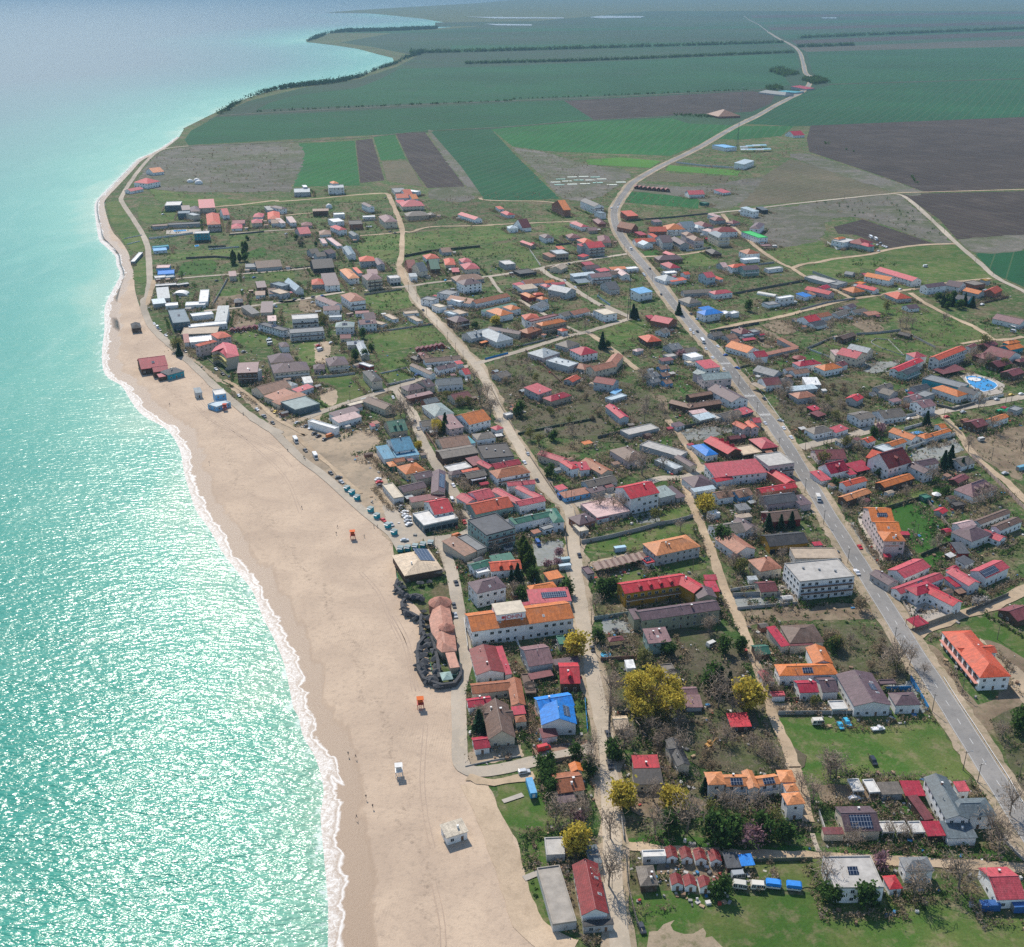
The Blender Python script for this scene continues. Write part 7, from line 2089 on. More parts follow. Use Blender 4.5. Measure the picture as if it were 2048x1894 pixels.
# ------------------------------------------------------------------ vehicles
def car_meshes(L_, W, Hh, kind):
 """body, glass, wheel of a car along +y"""
 l, w = L_ / 2, W / 2
 hb = Hh * .55
 if kind == 'van':
  prof = [(-l, .35), (-l, Hh * .93), (-l + .15, Hh), (l * .55, Hh), (l * .8, Hh * .62), (l * .98, Hh * .5), (l, .4)]
 elif kind == 'pickup':
  prof = [(-l, .4), (-l, hb), (-.05 * l, hb), (.0, Hh), (l * .42, Hh), (l * .62, hb), (l * .98, hb * .92), (l, .4)]
 elif kind == 'suv':
  prof = [(-l, .4), (-l, hb), (-l * .92, Hh * .97), (-l * .8, Hh), (l * .25, Hh), (l * .52, hb * 1.02), (l * .97, hb * .88), (l, .4)]
 else:
  prof = [(-l, .35), (-l, hb * .95), (-l * .82, hb), (-l * .5, Hh), (l * .18, Hh), (l * .5, hb), (l * .96, hb * .82), (l, .35)]
 n = len(prof)
 V = []
 for s in (-1, 1):
  for y, z in prof:
   k = 1.0 if z <= hb * 1.05 else .84
   V.append((s * w * k, y, z))
 Fc = [tuple(range(n)), tuple(range(n, 2 * n))[::-1]] + [(i, n + i, n + (i + 1) % n, (i + 1) % n) for i in range(n)]
 body = mk('body', V, Fc, M['paint'])
 g = MB()
 zt, zb = Hh * .93, hb * 1.08
 if kind == 'van':
  y0, y1 = l * .1, l * .62
  g.add([(-w * .86, l * .6, Hh * .93), (w * .86, l * .6, Hh * .93), (w * .93, l * .815, Hh * .62), (-w * .93, l * .815, Hh * .62)], [(0, 1, 2, 3)])
  for s in (-1, 1):
   g.add([(s * w * .865, y0, zt), (s * w * .865, y1 * .85, zt), (s * w * .99, y1, zb), (s * w * .99, y0, zb)], [(0, 1, 2, 3)])
 else:
  k = {'pickup': (.02, .4, -.03, .58), 'suv': (-.8, .22, -.9, .48)}.get(kind, (-.47, .16, -.72, .46))
  yt0, yt1, yb0, yb1 = (q * l for q in k)
  e = .03
  g.add([(-w * .78, yt1 + e, zt + .05), (w * .78, yt1 + e, zt + .05), (w * .86, yb1 + e, zb), (-w * .86, yb1 + e, zb)], [(0, 1, 2, 3)])
  g.add([(-w * .78, yt0 - e, zt + .05), (w * .78, yt0 - e, zt + .05), (w * .86, yb0 - e, zb), (-w * .86, yb0 - e, zb)], [(3, 2, 1, 0)])
  for s in (-1, 1):
   g.add([(s * w * .86, yt0 * .95, zt), (s * w * .86, yt1 * .95, zt), (s * w * .985, yb1 * .93, zb), (s * w * .985, yb0 * .93, zb)], [(0, 1, 2, 3)])
 # give the panes thickness
 glass = g.mesh('window_glass', M['glass'])
 wh = MB()
 wh.tube((-.11, 0, 0), (.11, 0, 0), .32, .32, 12, m=0).tube((-.12, 0, 0), (.12, 0, 0), .18, .18, 10, m=1)
 return body, glass, wh.mesh('wheel', [M['tyre'], M['metal']])
CARS = {k: car_meshes(*v) for k, v in dict(car=(4.4, 1.78, 1.45, 'car'), suv=(4.5, 1.85, 1.7, 'suv'), van=(5.2, 2.0, 2.3, 'van'), pickup=(5.2, 1.9, 1.75, 'pickup')).items()}
CL = dict(car=4.4, suv=4.5, van=5.2, pickup=5.2)
CW = dict(car=1.78, suv=1.85, van=2.0, pickup=1.9)
PAINT = dict(white=(.7, .7, .7), silver=(.42, .44, .46), grey=(.2, .21, .22), black=(.015, .016, .018), dark=(.03, .035, .045), blue=(.02, .09, .3), red=(.5, .02, .02), orange=(.6, .16, .02), yellow=(.65, .42, .02), teal=(.03, .12, .15), cyan=(.05, .4, .62), maroon=(.15, .02, .03))
def car(t, x0, y0, x1, y1, col, kind='car'):
 a, b = Vector(at(t, x0, y0, .5)), Vector(at(t, x1, y1, .5))
 c = (a + b) / 2
 d = b - a
 rz = math.atan2(d.y, d.x) - PI / 2
 e = root({'car': 'parked_car', 'suv': 'parked_car', 'van': 'parked_van', 'pickup': 'pickup_truck'}[kind], c.x, c.y, .2, rz)
 body, gl, wh = CARS[kind]
 ob('body', body, e, color=PAINT[col])
 ob('window_glass', gl, e)
 for sx in (-1, 1):
  for sy in (-.31, .32):
   ob('wheel', wh, e, (sx * (CW[kind] / 2 - .1), sy * CL[kind], .3))
 nm = {'car': 'car', 'suv': 'car', 'van': 'van', 'pickup': 'pickup truck'}[kind]
 thing(e, (c.x, c.y), '%s %s%s parked' % ({'dark': 'dark blue', 'cyan': 'bright blue'}.get(col, col), 'tall ' if kind == 'suv' else '', nm), nm, 'cars and vans parked around the village')
CARLIST = '''
k 337 12 352 48 dark;k 512 425 533 462 teal;k 490 400 505 418 yellow;k 610 466 640 502 white;k 600 580 636 640 white van;k 680 588 705 622 red;k 735 682 765 722 white;k 760 722 785 760 silver;k 703 760 725 796 red
k 612 906 690 880 orange van;k 1288 928 1318 976 blue van;k 1622 1018 1645 1072 dark;k 1208 216 1238 252 silver;k 1176 285 1212 318 white;k 1280 428 1310 464 dark;k 1460 560 1490 602 blue van;k 1235 694 1285 684 dark;k 1305 680 1360 668 white
k 5 442 45 428 white;k 8 465 60 452 red;k 10 492 72 478 dark;k 170 640 228 622 dark;k 182 665 238 645 grey;k 185 688 245 668 dark;k 208 705 270 690 white;k 212 730 270 712 white;k 232 748 290 732 white;k 232 776 292 760 silver;k 243 806 302 782 white
k 200 926 272 918 silver;k 638 1240 662 1290 dark;k 45 748 88 778 red;k 112 780 150 812 silver
t 1274 42 1294 55 white;t 1304 72 1334 92 grey pickup;t 1352 108 1372 122 dark;t 1368 66 1384 52 yellow;t 1390 66 1410 86 dark;t 1470 120 1502 110 silver;t 1516 136 1545 126 dark;t 1540 146 1568 136 white;t 1556 174 1584 162 dark;t 1576 186 1606 174 dark;t 1630 188 1664 176 orange van;t 1612 202 1632 192 dark
t 1514 244 1536 262 dark;t 1638 356 1666 376 dark;t 1672 390 1712 386 dark;t 1692 402 1718 418 silver
f 284 228 300 252 white;f 310 262 340 296 white van;f 342 292 358 316 dark;f 392 346 424 366 white;f 492 404 524 426 silver;f 594 502 616 528 dark;f 890 684 924 702 white;f 960 732 992 750 dark;f 1120 944 1156 972 white;f 1165 524 1205 512 grey
g 918 958 942 995 white;g 1136 1200 1160 1235 dark;g 1168 1268 1198 1306 silver;g 1142 758 1192 744 blue;g 1655 792 1676 824 white;g 1216 92 1244 118 dark;g 1285 75 1315 88 dark;g 155 466 205 452 red;g 165 494 210 478 grey;g 172 508 230 492 white van;g 290 434 340 424 white
p 42 50 54 98 dark suv;p 1272 30 1304 82 dark suv;p 1168 234 1232 226 white;p 186 818 206 864 dark
o 848 902 882 960 cyan;o 884 886 930 944 cyan suv;o 1036 958 1156 944 white pickup;o 1330 222 1382 214 dark;o 1090 0 1130 50 orange pickup
m 662 958 700 1006 red;m 630 1154 680 1216 white pickup;m 1816 394 1876 384 silver;m 50 8 86 44 white;m 112 88 144 116 white;m 452 1024 514 1016 dark;m 458 1056 522 1050 grey
n 750 1170 832 1150 red van;n 622 1322 700 1308 silver suv;n 1222 1240 1240 1300 dark;n 196 32 216 78 dark;n 184 178 202 230 dark;n 192 240 212 300 silver;n 1254 356 1290 392 dark;n 1106 470 1124 520 dark;n 1212 1044 1226 1078 dark
i 394 284 410 320 white;i 424 316 440 350 white;i 456 302 490 334 dark;i 540 476 574 506 white;i 658 454 694 478 white;i 732 556 782 546 blue;i 608 564 642 592 white;i 852 676 894 688 blue;i 724 680 746 712 white;i 1122 976 1160 1006 dark;i 1130 1220 1166 1250 white;i 1278 1200 1330 1212 silver;i 1314 1264 1354 1302 white;i 394 132 424 156 dark
j 622 1246 692 1236 grey;j 824 1194 886 1184 white;j 998 1156 1060 1146 grey;j 1360 1126 1420 1116 silver;j 1694 1000 1758 990 silver;j 1840 954 1900 944 yellow;j 1938 946 2000 936 white;j 1200 1174 1250 1166 red;j 1562 52 1604 42 white
e 672 498 706 484 white;e 696 482 738 466 silver;e 724 506 752 492 white;e 740 512 770 498 white;e 754 518 790 504 white;e 684 550 720 540 white;e 874 892 912 882 white;e 1604 1026 1646 1016 white
c 1684 180 1698 200 silver;c 1670 212 1684 236 white;c 1798 630 1822 662 white van;c 1132 944 1164 968 white;c 1172 794 1206 786 dark;c 1602 238 1620 222 white;c 1920 882 1946 896 white;c 1930 900 1958 914 silver;c 1235 1012 1268 1034 white
d 288 826 312 850 dark;d 424 696 458 686 white;d 398 1080 424 1112 dark;d 1186 272 1216 266 white van;d 96 632 118 656 white van
b 860 474 880 464 white;b 882 474 902 464 white;b 902 472 920 462 white;b 1084 522 1120 516 dark;b 1134 536 1170 528 dark;b 128 1198 168 1190 dark;b 206 1188 246 1180 dark;b 310 1174 352 1166 dark;b 404 1164 446 1156 blue;b 308 1228 352 1220 silver;b 1642 1012 1664 994 cyan;b 44 544 82 536 silver;b 1036 186 1068 174 dark
a 606 248 652 238 white;a 1842 444 1880 434 white;a 1520 880 1560 870 blue;a 1424 884 1444 876 silver;a 1408 1010 1432 996 silver;a 1146 912 1186 902 dark;a 1704 1166 1778 1156 white van;a 1784 1118 1826 1108 dark;a 1924 1098 1968 1088 dark
'''
for ln in CARLIST.strip().replace(';', '\n').split('\n'):
 q_ = ln.split()
 car(q_[0], *[float(v) for v in q_[1:5]], *q_[5:])
def rig(name, t, x0, y0, x1, y1, build, desc, cat, grp, z=.06, label=None, short=None):
 a, b = Vector(at(t, x0, y0, .5)), Vector(at(t, x1, y1, .5))
 c = (a + b) / 2
 d = b - a
 e = root(name, c.x, c.y, z, math.atan2(d.y, d.x) - PI / 2)
 build(e)
 thing(e, (c.x, c.y), desc, cat, grp, label, short)
 return e
WHEEL = CARS['car'][2]
def shell(L_, W, H0, H1, r=.35):
 l, w = L_ / 2, W / 2
 prof = [(-l, H0), (-l - .05, H0 + .8), (-l + r, H1), (l - r, H1), (l + .1, H0 + .9), (l, H0)]
 n = len(prof)
 V = [(s * w, y, z) for s in (-1, 1) for y, z in prof]
 return V, [tuple(range(n)), tuple(range(n, 2 * n))[::-1]] + [(i, n + i, n + (i + 1) % n, (i + 1) % n) for i in range(n)]
def caravan(col, tarp=None):
 def f(e):
  ob('body', mk('body', *shell(4.4, 2.1, .5, 2.5), M['paint']), e, color=col)
  for s in (-1, 1):
   for y in (-1.3, .3, 1.6):
    ob('window', WIN[0], e, (s * 1.052, y, 1.7), rot=(0, 0, s * PI / 2))
   ob('wheel', WHEEL, e, (s * .95, -.2, .3))
  ob('tow_bar', MB().tube((0, 2.2, .5), (0, 2.9, .45), .06, .06).mesh('tow_bar', M['metal']), e)
  if tarp:
   V, Fc = shell(4.6, 2.3, 1.35, 2.6)
   ob('tarp_cover', mk('tarp_cover', V, Fc, M['tarp']), e, color=tarp)
 return f
CV = 'caravans standing around the village'
for t, x0, y0, x1, y1, c_, tp, ds in [('o', 680, 915, 766, 912, (.62, .58, .5), None, 'cream caravan with small windows'), ('p', 628, 640, 686, 648, (.6, .58, .5), None, 'cream caravan'), ('p', 706, 644, 778, 650, (.6, .56, .48), None, 'beige caravan'),
                                  ('p', 778, 638, 852, 646, (.6, .6, .58), (.015, .2, .6), 'caravan under a bright blue tarp'), ('p', 880, 648, 944, 655, (.6, .6, .58), (.015, .2, .6), 'caravan under a bright blue tarp'),
                                  ('n', 1860, 490, 1948, 452, (.6, .58, .52), None, 'old cream caravan in scrub'), ('e', 1092, 686, 1140, 684, (.68, .68, .68), None, 'white caravan on open grass'), ('m', 1622, 130, 1682, 118, (.5, .48, .44), None, 'old pale caravan'),
                                  ('p', 622, 600, 672, 594, (.35, .37, .38), None, 'grey caravan'), ('f', 1405, 418, 1475, 410, (.66, .66, .64), None, 'white caravan'), ('f', 1405, 448, 1490, 438, (.66, .66, .64), None, 'long white caravan'),
                                  ('j', 1838, 270, 1942, 300, (.64, .64, .62), None, 'white caravan'), ('j', 1850, 310, 1925, 328, (.6, .6, .6), None, 'pale caravan'), ('f', 1340, 316, 1370, 300, (.6, .6, .58), None, 'small white caravan')]:
 rig('caravan', t, x0, y0, x1, y1, caravan(c_, tp), ds, 'caravan', CV)
def camper(e):
 ob('body', mk('body', *shell(6.4, 2.25, .55, 3.0, .25), M['paint']), e, color=(.7, .7, .69))
 ob('cab', mk('cab', *box(-1, 1, 3.1, 4.3, .5, 1.5), M['paint']), e, color=(.7, .7, .69))
 ob('windscreen', mk('windscreen', [(-.95, 4.28, 1.5), (.95, 4.28, 1.5), (.9, 3.3, 2.3), (-.9, 3.3, 2.3)], [(0, 1, 2, 3)], M['glass']), e)
 for s in (-1, 1):
  for y in (-1.6, .6):
   ob('window', WIN[1], e, (s * 1.127, y, 2.0), rot=(0, 0, s * PI / 2))
  for y in (-1.9, 3.3):
   ob('wheel', WHEEL, e, (s * 1.0, y, .3))
for t, x0, y0, x1, y1 in [('t', 1468, 192, 1484, 216), ('t', 1566, 270, 1582, 298)]:
 rig('motorhome', t, x0, y0, x1, y1, camper, 'white motorhome parked beside the beach promenade', 'motorhome', 'motorhomes by the promenade')
def bus(e):
 ob('body', mk('body', *shell(8.5, 2.3, .5, 2.9, .12), M['paint']), e, color=(.7, .7, .7))
 for s in (-1, 1):
  g_ = ob('window_band', mk('window_band', *box(-.02, .02, -3.7, 3.6, 1.5, 2.4), M['glass']), e, (s * 1.15, 0, 0))
  for y in (-2.6, 2.6):
   ob('wheel', WHEEL, e, (s * 1.05, y, .3))
 ob('windscreen', mk('windscreen', *box(-1, 1, 4.2, 4.3, 1.45, 2.5), M['glass']), e)
for t, x0, y0, x1, y1, ds in [('i', 502, 385, 548, 450, 'white bus with a dark window band on the main road'), ('e', 612, 410, 652, 440, 'white minibus'), ('e', 660, 430, 692, 455, 'white minibus')]:
 rig('minibus', t, x0, y0, x1, y1, bus, ds, 'bus', 'buses and minibuses')
def truck(col):
 def f(e):
  ob('cargo_box', mk('cargo_box', *box(-1.1, 1.1, -3.2, 1.4, .8, 3.0), M['paint']), e, color=col)
  ob('cab', mk('cab', [(-1, 1.5, .5), (1, 1.5, .5), (1, 3.3, .5), (-1, 3.3, .5), (-1, 1.5, 2.3), (1, 1.5, 2.3), (.95, 2.6, 2.3), (-.95, 2.6, 2.3), (1, 3.3, 1.3), (-1, 3.3, 1.3)],
                         [(0, 3, 2, 1), (4, 5, 6, 7), (0, 1, 5, 4), (2, 3, 9, 8), (6, 8, 9, 7), (1, 2, 8, 6, 5), (3, 0, 4, 7, 9)], M['paint']), e, color=(.6, .66, .7))
  ob('windscreen', mk('windscreen', [(-.85, 2.67, 2.25), (.85, 2.67, 2.25), (.9, 3.28, 1.38), (-.9, 3.28, 1.38)], [(0, 1, 2, 3)], M['glass']), e)
  for s in (-1, 1):
   for y in (-2, 2.3):
    ob('wheel', WHEEL, e, (s * .95, y, .32))
 return f
rig('box_truck', 'm', 332, 570, 360, 632, truck((.66, .62, .55)), '', 'truck', None, .28, 'box truck with a cream cargo box driving on the main road')
def trailer(e):
 ob('box', mk('box', *shell(8.5, 2.4, .9, 3.1, .06), M['tarp']), e, color=(.03, .24, .45))
 ob('end_hatch', mk('end_hatch', *box(-.5, .5, -4.31, -4.26, 1.2, 2.6), M['trim']), e)
 for s in (-1, 1):
  for y in (-2.6, -1.8):
   ob('wheel', WHEEL, e, (s * 1.0, y, .32))
 ob('support_leg', MB().tube((0, 3.4, 0), (0, 3.4, 1), .1, .1).mesh('support_leg', M['metal']), e)
rig('box_trailer', 'q', 1478, 425, 1448, 330, trailer, '', 'trailer', None, .05, 'long blue box trailer parked on the grass near the beach', 'blue box trailer')
def container(col):
 def f(e):
  b = MB().box(-1.2, 1.2, -3, 3, .1, 2.6)
  for i in range(14):
   y = -2.8 + i * .43
   b.box(1.2, 1.24, y - .1, y + .1, .25, 2.5).box(-1.24, -1.2, y - .1, y + .1, .25, 2.5)
  ob('body', mk('body', *box(-1.2, 1.2, -3, 3, .1, 2.6), M['tarp']), e, color=col)
  ob('door', mk('door', *box(-1.1, 1.1, -3.06, -3.0, .2, 2.5), M['metal']), e)
 return f
for t, x0, y0, x1, y1, c_, ds in [('p', 1785, 745, 1882, 742, (.03, .1, .28), 'dark blue container'), ('p', 1940, 752, 2030, 748, (.03, .1, .28), 'dark blue container'),
                              ('l', 512, 1008, 604, 996, (.35, .52, .62), 'pale blue yard container'), ('m', 1935, 365, 2010, 345, (.12, .3, .4), 'teal container'),
                              ('g', 480, 160, 520, 152, (.3, .2, .16), 'rusty container'), ('k', 1478, 1098, 1540, 1090, (.3, .42, .45), 'pale teal container'), ('k', 1482, 1150, 1550, 1142, (.45, .55, .6), 'pale blue container')]:
 rig('metal_container', t, x0, y0, x1, y1, container(c_), ds, 'container', 'metal containers in yards')
def digger(e):
 y_ = plain('digger_yellow', (.5, .25, .05), .5)
 for s in (-1, 1):
  ob('track', mk('track', *box(s * 1.1 - .28, s * 1.1 + .28, -1.6, 1.6, 0, .7), M['tyre']), e)
 ob('cab', MB().box(-1, 1, -1.6, 1.0, .8, 1.8).box(-1, 0, -.3, 1.0, 1.8, 2.7).mesh('cab', y_), e)
 ob('boom', MB().tube((.4, .8, 1.6), (.4, 3.2, 3.2), .22, .2).tube((.4, 3.2, 3.2), (.4, 4.8, 1.4), .2, .15).mesh('boom', y_), e)
 ob('bucket', mk('bucket', *box(-.1, .9, 4.5, 5.2, .7, 1.5), M['metal']), e)
rig('excavator', 'o', 25, 1075, 90, 1040, digger, '', 'excavator', None, 0, 'old orange excavator rusting in the brown thicket')
# ------------------------------------------------------------------ beach furniture
def kiosk(e):
 ob('wall', mk('wall', *box(-1.3, 1.3, -1.2, 1.2, 0, 2.5), M['wall']), e, color=(.015, .3, .36))
 ob('counter_flap', mk('counter_flap', [(-1.3, -1.22, 2.45), (1.3, -1.22, 2.45), (1.3, -2.0, 2.15), (-1.3, -2.0, 2.15), (-1.3, -1.22, 2.5), (1.3, -1.22, 2.5), (1.3, -2.0, 2.2), (-1.3, -2.0, 2.2)], [(0, 1, 2, 3), (7, 6, 5, 4), (0, 4, 5, 1), (2, 6, 7, 3), (1, 5, 6, 2), (3, 7, 4, 0)], M['trim']), e)
 ob('roof', mk('roof', *box(-1.45, 1.45, -1.3, 1.35, 2.5, 2.7), M['flat']), e, color=(.25, .33, .33))
KG = 'teal kiosks along the promenade'
for t, x, y, a, ds in [('t', 1735, 452, .6, 'teal kiosk in the upper trio'), ('t', 1759, 472, .6, 'teal kiosk in the upper trio'), ('t', 1785, 498, .6, 'teal kiosk in the upper trio'), ('t', 1852, 558, .6, 'teal wooden kiosk'), ('t', 1883, 590, .6, 'teal wooden kiosk'),
                   ('t', 1938, 638, .6, 'teal wooden kiosk'), ('t', 1970, 672, .6, 'teal wooden kiosk'), ('k', 205, 1010, .2, 'teal kiosk in the lower row'), ('k', 262, 1003, .2, 'teal kiosk in the lower row'), ('k', 322, 992, .2, 'teal kiosk in the lower row'),
                   ('k', 385, 978, .2, 'teal kiosk in the lower row'), ('k', 445, 965, .2, 'teal kiosk in the lower row')]:
 x, y = at(t, x, y)
 e = root('beach_kiosk', x, y, .1, -a)
 kiosk(e)
 thing(e, (x, y), ds, 'kiosk', KG)
def tower(col, leg):
 def f(e):
  for sx in (-1, 1):
   for sy in (-1, 1):
    ob('leg', MB().tube((sx * 1.3, sy * 1.3, 0), (sx * .95, sy * .95, 2.1), .1, .1).mesh('leg', leg), e)
  ob('platform', mk('platform', *box(-1.35, 1.35, -1.5, 1.35, 2.1, 2.3), leg), e)
  b = MB().box(-1, 1, -.2, 1.1, 2.3, 3.2).box(-1, -.85, -.2, 1.1, 3.2, 4.2).box(.85, 1, -.2, 1.1, 3.2, 4.2).box(-.85, .85, 1.0, 1.1, 3.2, 4.2)
  ob('cabin', b.mesh('cabin', M['wall']), e, color=col)
  ob('roof', mk('roof', *box(-1.4, 1.4, -1.2, 1.4, 4.2, 4.4), M['wall']), e, color=col)
  ob('ladder', MB().tube((-.4, -2.6, 0), (-.4, -1.5, 2.2), .06, .06).tube((.4, -2.6, 0), (.4, -1.5, 2.2), .06, .06).box(-.4, .4, -2.35, -2.2, .5, .57).box(-.4, .4, -2.0, -1.85, 1.1, 1.17).box(-.4, .4, -1.75, -1.6, 1.7, 1.77).mesh('ladder', leg), e)
 return f
OR = plain('tower_red', (.4, .05, .03), .6)
for t, X, Y, c_, lg, lab, sh in [('q', 708, 285, (.66, .65, .62), M['trim'], 'white lifeguard tower alone on the lower beach', 'white lifeguard tower'), ('t', 1762, 692, (.6, .13, .04), OR, 'orange lifeguard tower near the row of teal kiosks', 'orange lifeguard tower'),
                         ('f', 1000, 1100, (.5, .1, .06), OR, 'red lifeguard tower beside the blue beach bar', None), ('z', 841, 1415, (.62, .14, .03), OR, 'orange lifeguard tower below the terracotta fish shaped restaurant', 'lower orange lifeguard tower')]:
 x, y = at(t, X, Y)
 e = root('lifeguard_tower', x, y, .05, .15)
 tower(c_, lg)(e)
 thing(e, (x, y), '', 'lifeguard tower', 'lifeguard towers on the beach', lab, sh)
# the terracotta restaurant with its long curved roof, two round turrets and the ring of dark thatch shelters
def poly_roof(pl, h, rise, inset, c):
 n = len(pl)
 cx, cy = sum(p[0] for p in pl) / n, sum(p[1] for p in pl) / n
 V = [(x - cx, y - cy, h - .25) for x, y in pl] + [(x - cx, y - cy, h) for x, y in pl]
 # pull the ridge ring towards the long axis
 a = np.array(pl) - (cx, cy)
 u, s, vt = np.linalg.svd(a, full_matrices=False)
 ax_ = vt[0]
 for p in a:
  q = ax_ * (p @ ax_) * (1 - inset)
  V.append((q[0] + (p[0] - q[0]) * .12, q[1] + (p[1] - q[1]) * .12, h + rise))
 Fc = [tuple(range(n))[::-1]] + [(i, (i + 1) % n, n + (i + 1) % n, n + i) for i in range(n)] + [(n + i, n + (i + 1) % n, 2 * n + (i + 1) % n, 2 * n + i) for i in range(n)] + [tuple(range(2 * n, 3 * n))]
 W = [((x - cx) * .96, (y - cy) * .96, z) for z in (-.3, h - .26) for x, y in pl]
 WF = [(i, (i + 1) % n, n + (i + 1) % n, n + i) for i in range(n)] + [tuple(range(n, 2 * n))]
 return (cx, cy), V, Fc, W, WF
TERR = (.5, .235, .16)
pl = pts('w 1030 1165 795 1190 715 1115 725 1010 640 890 600 690 650 540 700 470 790 450 900 420 950 640 1010 990', 4.5)
(cx, cy), V, Fc, W_, WF = poly_roof(pl, 4.5, 1.7, .25, TERR)
e = root('beach_restaurant', cx, cy)
ob('roof', mk('roof', V, Fc, M['roof'], uv=True), e, color=TERR)
ob('wall', mk('wall', W_, WF, M['wall']), e, color=C['tan'])
for X, Y, r, z0 in ((770, 420, 5.4, 5.2), (872, 800, 3.6, 6.4)):
 x, y = at('w', X, Y, z0)
 V, Fc = lathe([(r * .95, -z0), (r * .95, -.2), (r, -.2), (r, 0), (r * .5, r * .3), (.05, r * .55)], 12)
 ob('turret', mk('turret', V, Fc, M['roof'], uv=True), e, (x - cx, y - cy, z0), color=(.36, .15, .1))
c, w_, d_, rz = frame_of('w', (925, 1435, 1072, 1415, 1035, 1160), 3.6)
for nm, ge, m_, cc in (('roof', roof_geo('shed', w_, d_, 3.6, .06)[:2], M['roof'], TERR), ('wall', wall_geo('shed', w_, d_, 3.6, d_ * .12, .3), M['wall'], C['tan'])):
 ob(nm, mk(nm, *ge, m_, uv=True), e, (c.x - cx, c.y - cy, 0), rz, cc)
FOOT.append((cx, cy, 9, 22, 0))
thing(e, (cx, cy), '', 'restaurant', None, 'terracotta fish shaped restaurant roof with two round turrets on the beach', 'terracotta fish roofed restaurant')
build_houses('w 805 1625 975 1600 968 1475 3 pyr palegreen woodc o|small turquoise square canopy at the end of the dark reed shelters')
pl = pts('f 862 522 900 470 960 438 1030 425 1110 452 1140 556 1015 580 985 542 930 506', 9.5)
(cx, cy), V, Fc, W_, WF = poly_roof(pl, 9.5, 2.2, .3, C['pinkred'])
e = root('hotel', cx, cy)
ob('roof', mk('roof', V, Fc, M['roof'], uv=True), e, color=C['pinkred'])
ob('wall', mk('wall', W_, WF, M['wall']), e, color=C['cream'])
sel = [Vector((x - cx, y - cy)) for x, y in [pl[0], pl[8], pl[7], pl[6]]]
for z in (3.0, 6.2):
 b = MB()
 for p, q in zip(sel, sel[1:]):
  u = (q - p).normalized()
  n = Vector((u.y, -u.x)) * 1.5
  V = [(*v, zz) for zz in (z, z + 1.0) for v in (p, q, q + n, p + n)]
  b.add(V, box(0, 1, 0, 1, 0, 1)[1])
 ob('balcony', b.mesh('balcony', M['wall']), e, color=(.5, .42, .16))
FOOT.append((cx, cy, 12, 14, 0))
thing(e, (cx, cy), '', 'hotel', None, 'curved red roofed hotel with bowed balconies above the coast track', 'curved red hotel')
# arcades of the hotel across the main road
h_ = next(t['o'] for t in THINGS if t['short'] == 'white arcaded hotel')
c, w_, d_, rz = frame_of('o', (1725, 634, 1920, 624, 1704, 338), 7.5)
ar = [(1.5 * math.cos(PI * i / 8), 1.5 * math.sin(PI * i / 8)) for i in range(9)]
V = [(-.08 if k else 0.0, y, z) for k in (0, 1) for y, z in [(1.5, -1.2)] + ar + [(-1.5, -1.2)]]
n = len(V) // 2
am = mk('arch', V, [tuple(range(n, 2 * n))] + [(i, (i + 1) % n, n + (i + 1) % n, n + i) for i in range(n)], M['glass'])
for i in range(7):
 y = -d_ + 4 + i * (2 * d_ - 8) / 6
 for z in (1.3, 4.4):
  ob('arch', am, h_, (-w_ + .36, y, z))
ob('gallery', mk('gallery', *box(-w_ - 1.0, -w_ + .38, -d_ + 1, d_ - 1, 2.85, 3.1), M['wall']), h_, color=(.55, .25, .2))
RG = 'dark reed sun shelters round the terracotta restaurant'
def reed(s):
 V, Fc = [], []
 n = 9
 for i in range(n):
  a = 2 * PI * i / n
  r = s * R.uniform(.6, 1.3)
  V.append((r * math.cos(a), r * math.sin(a), 1.7 + R.uniform(-.6, .5)))
 V.append((0, 0, 2.9))
 V += [(x * .97, y * .97, z - .2) for x, y, z in V[:n]]
 Fc = [(i, (i + 1) % n, n) for i in range(n)] + [(i, n + 1 + i, n + 1 + (i + 1) % n, (i + 1) % n) for i in range(n)] + [tuple(range(n + 1, 2 * n + 1))[::-1]]
 return mk('thatch', V, Fc, REED)
REED = plain('dark_reed', (.055, .056, .06), .95, var=.5, scale=2.5)
REEDS = [reed(2.05) for _ in range(5)]
POST = MB().tube((0, 0, -.2), (0, 0, 2.6), .09, .09).mesh('post', M['wood'])
for i, (X, Y) in enumerate([(130, 150), (110, 220), (160, 270), (215, 300), (280, 340), (345, 350), (410, 350), (475, 370), (190, 190), (480, 130), (600, 110), (220, 460), (205, 530), (250, 590), (320, 630), (400, 670), (520, 560), (500, 640), (490, 720), (500, 800), (510, 880), (540, 950), (580, 1010),
      (640, 1060), (560, 1090), (470, 1120), (440, 1190), (500, 1230), (560, 1170), (450, 1260), (520, 1320), (450, 1390), (480, 1460), (550, 1400), (540, 1520), (610, 1560), (570, 1620), (650, 1620), (700, 1660), (760, 1700), (690, 1560), (720, 1500), (680, 1180), (690, 1290), (710, 1400), (600, 660), (620, 800), (640, 930)]):
 x, y = at('w', X, Y, 1.5)
 e = root('reed_shelter', x, y, 0, R.uniform(0, 6))
 k = R.uniform(.8, 1.15)
 e.scale = (k, k, R.uniform(.8, 1.1))
 ob('thatch', REEDS[i % 5], e)
 ob('post', POST, e)
 thing(e, (x, y), 'dark grey reed sun shelter', 'shelter', RG)
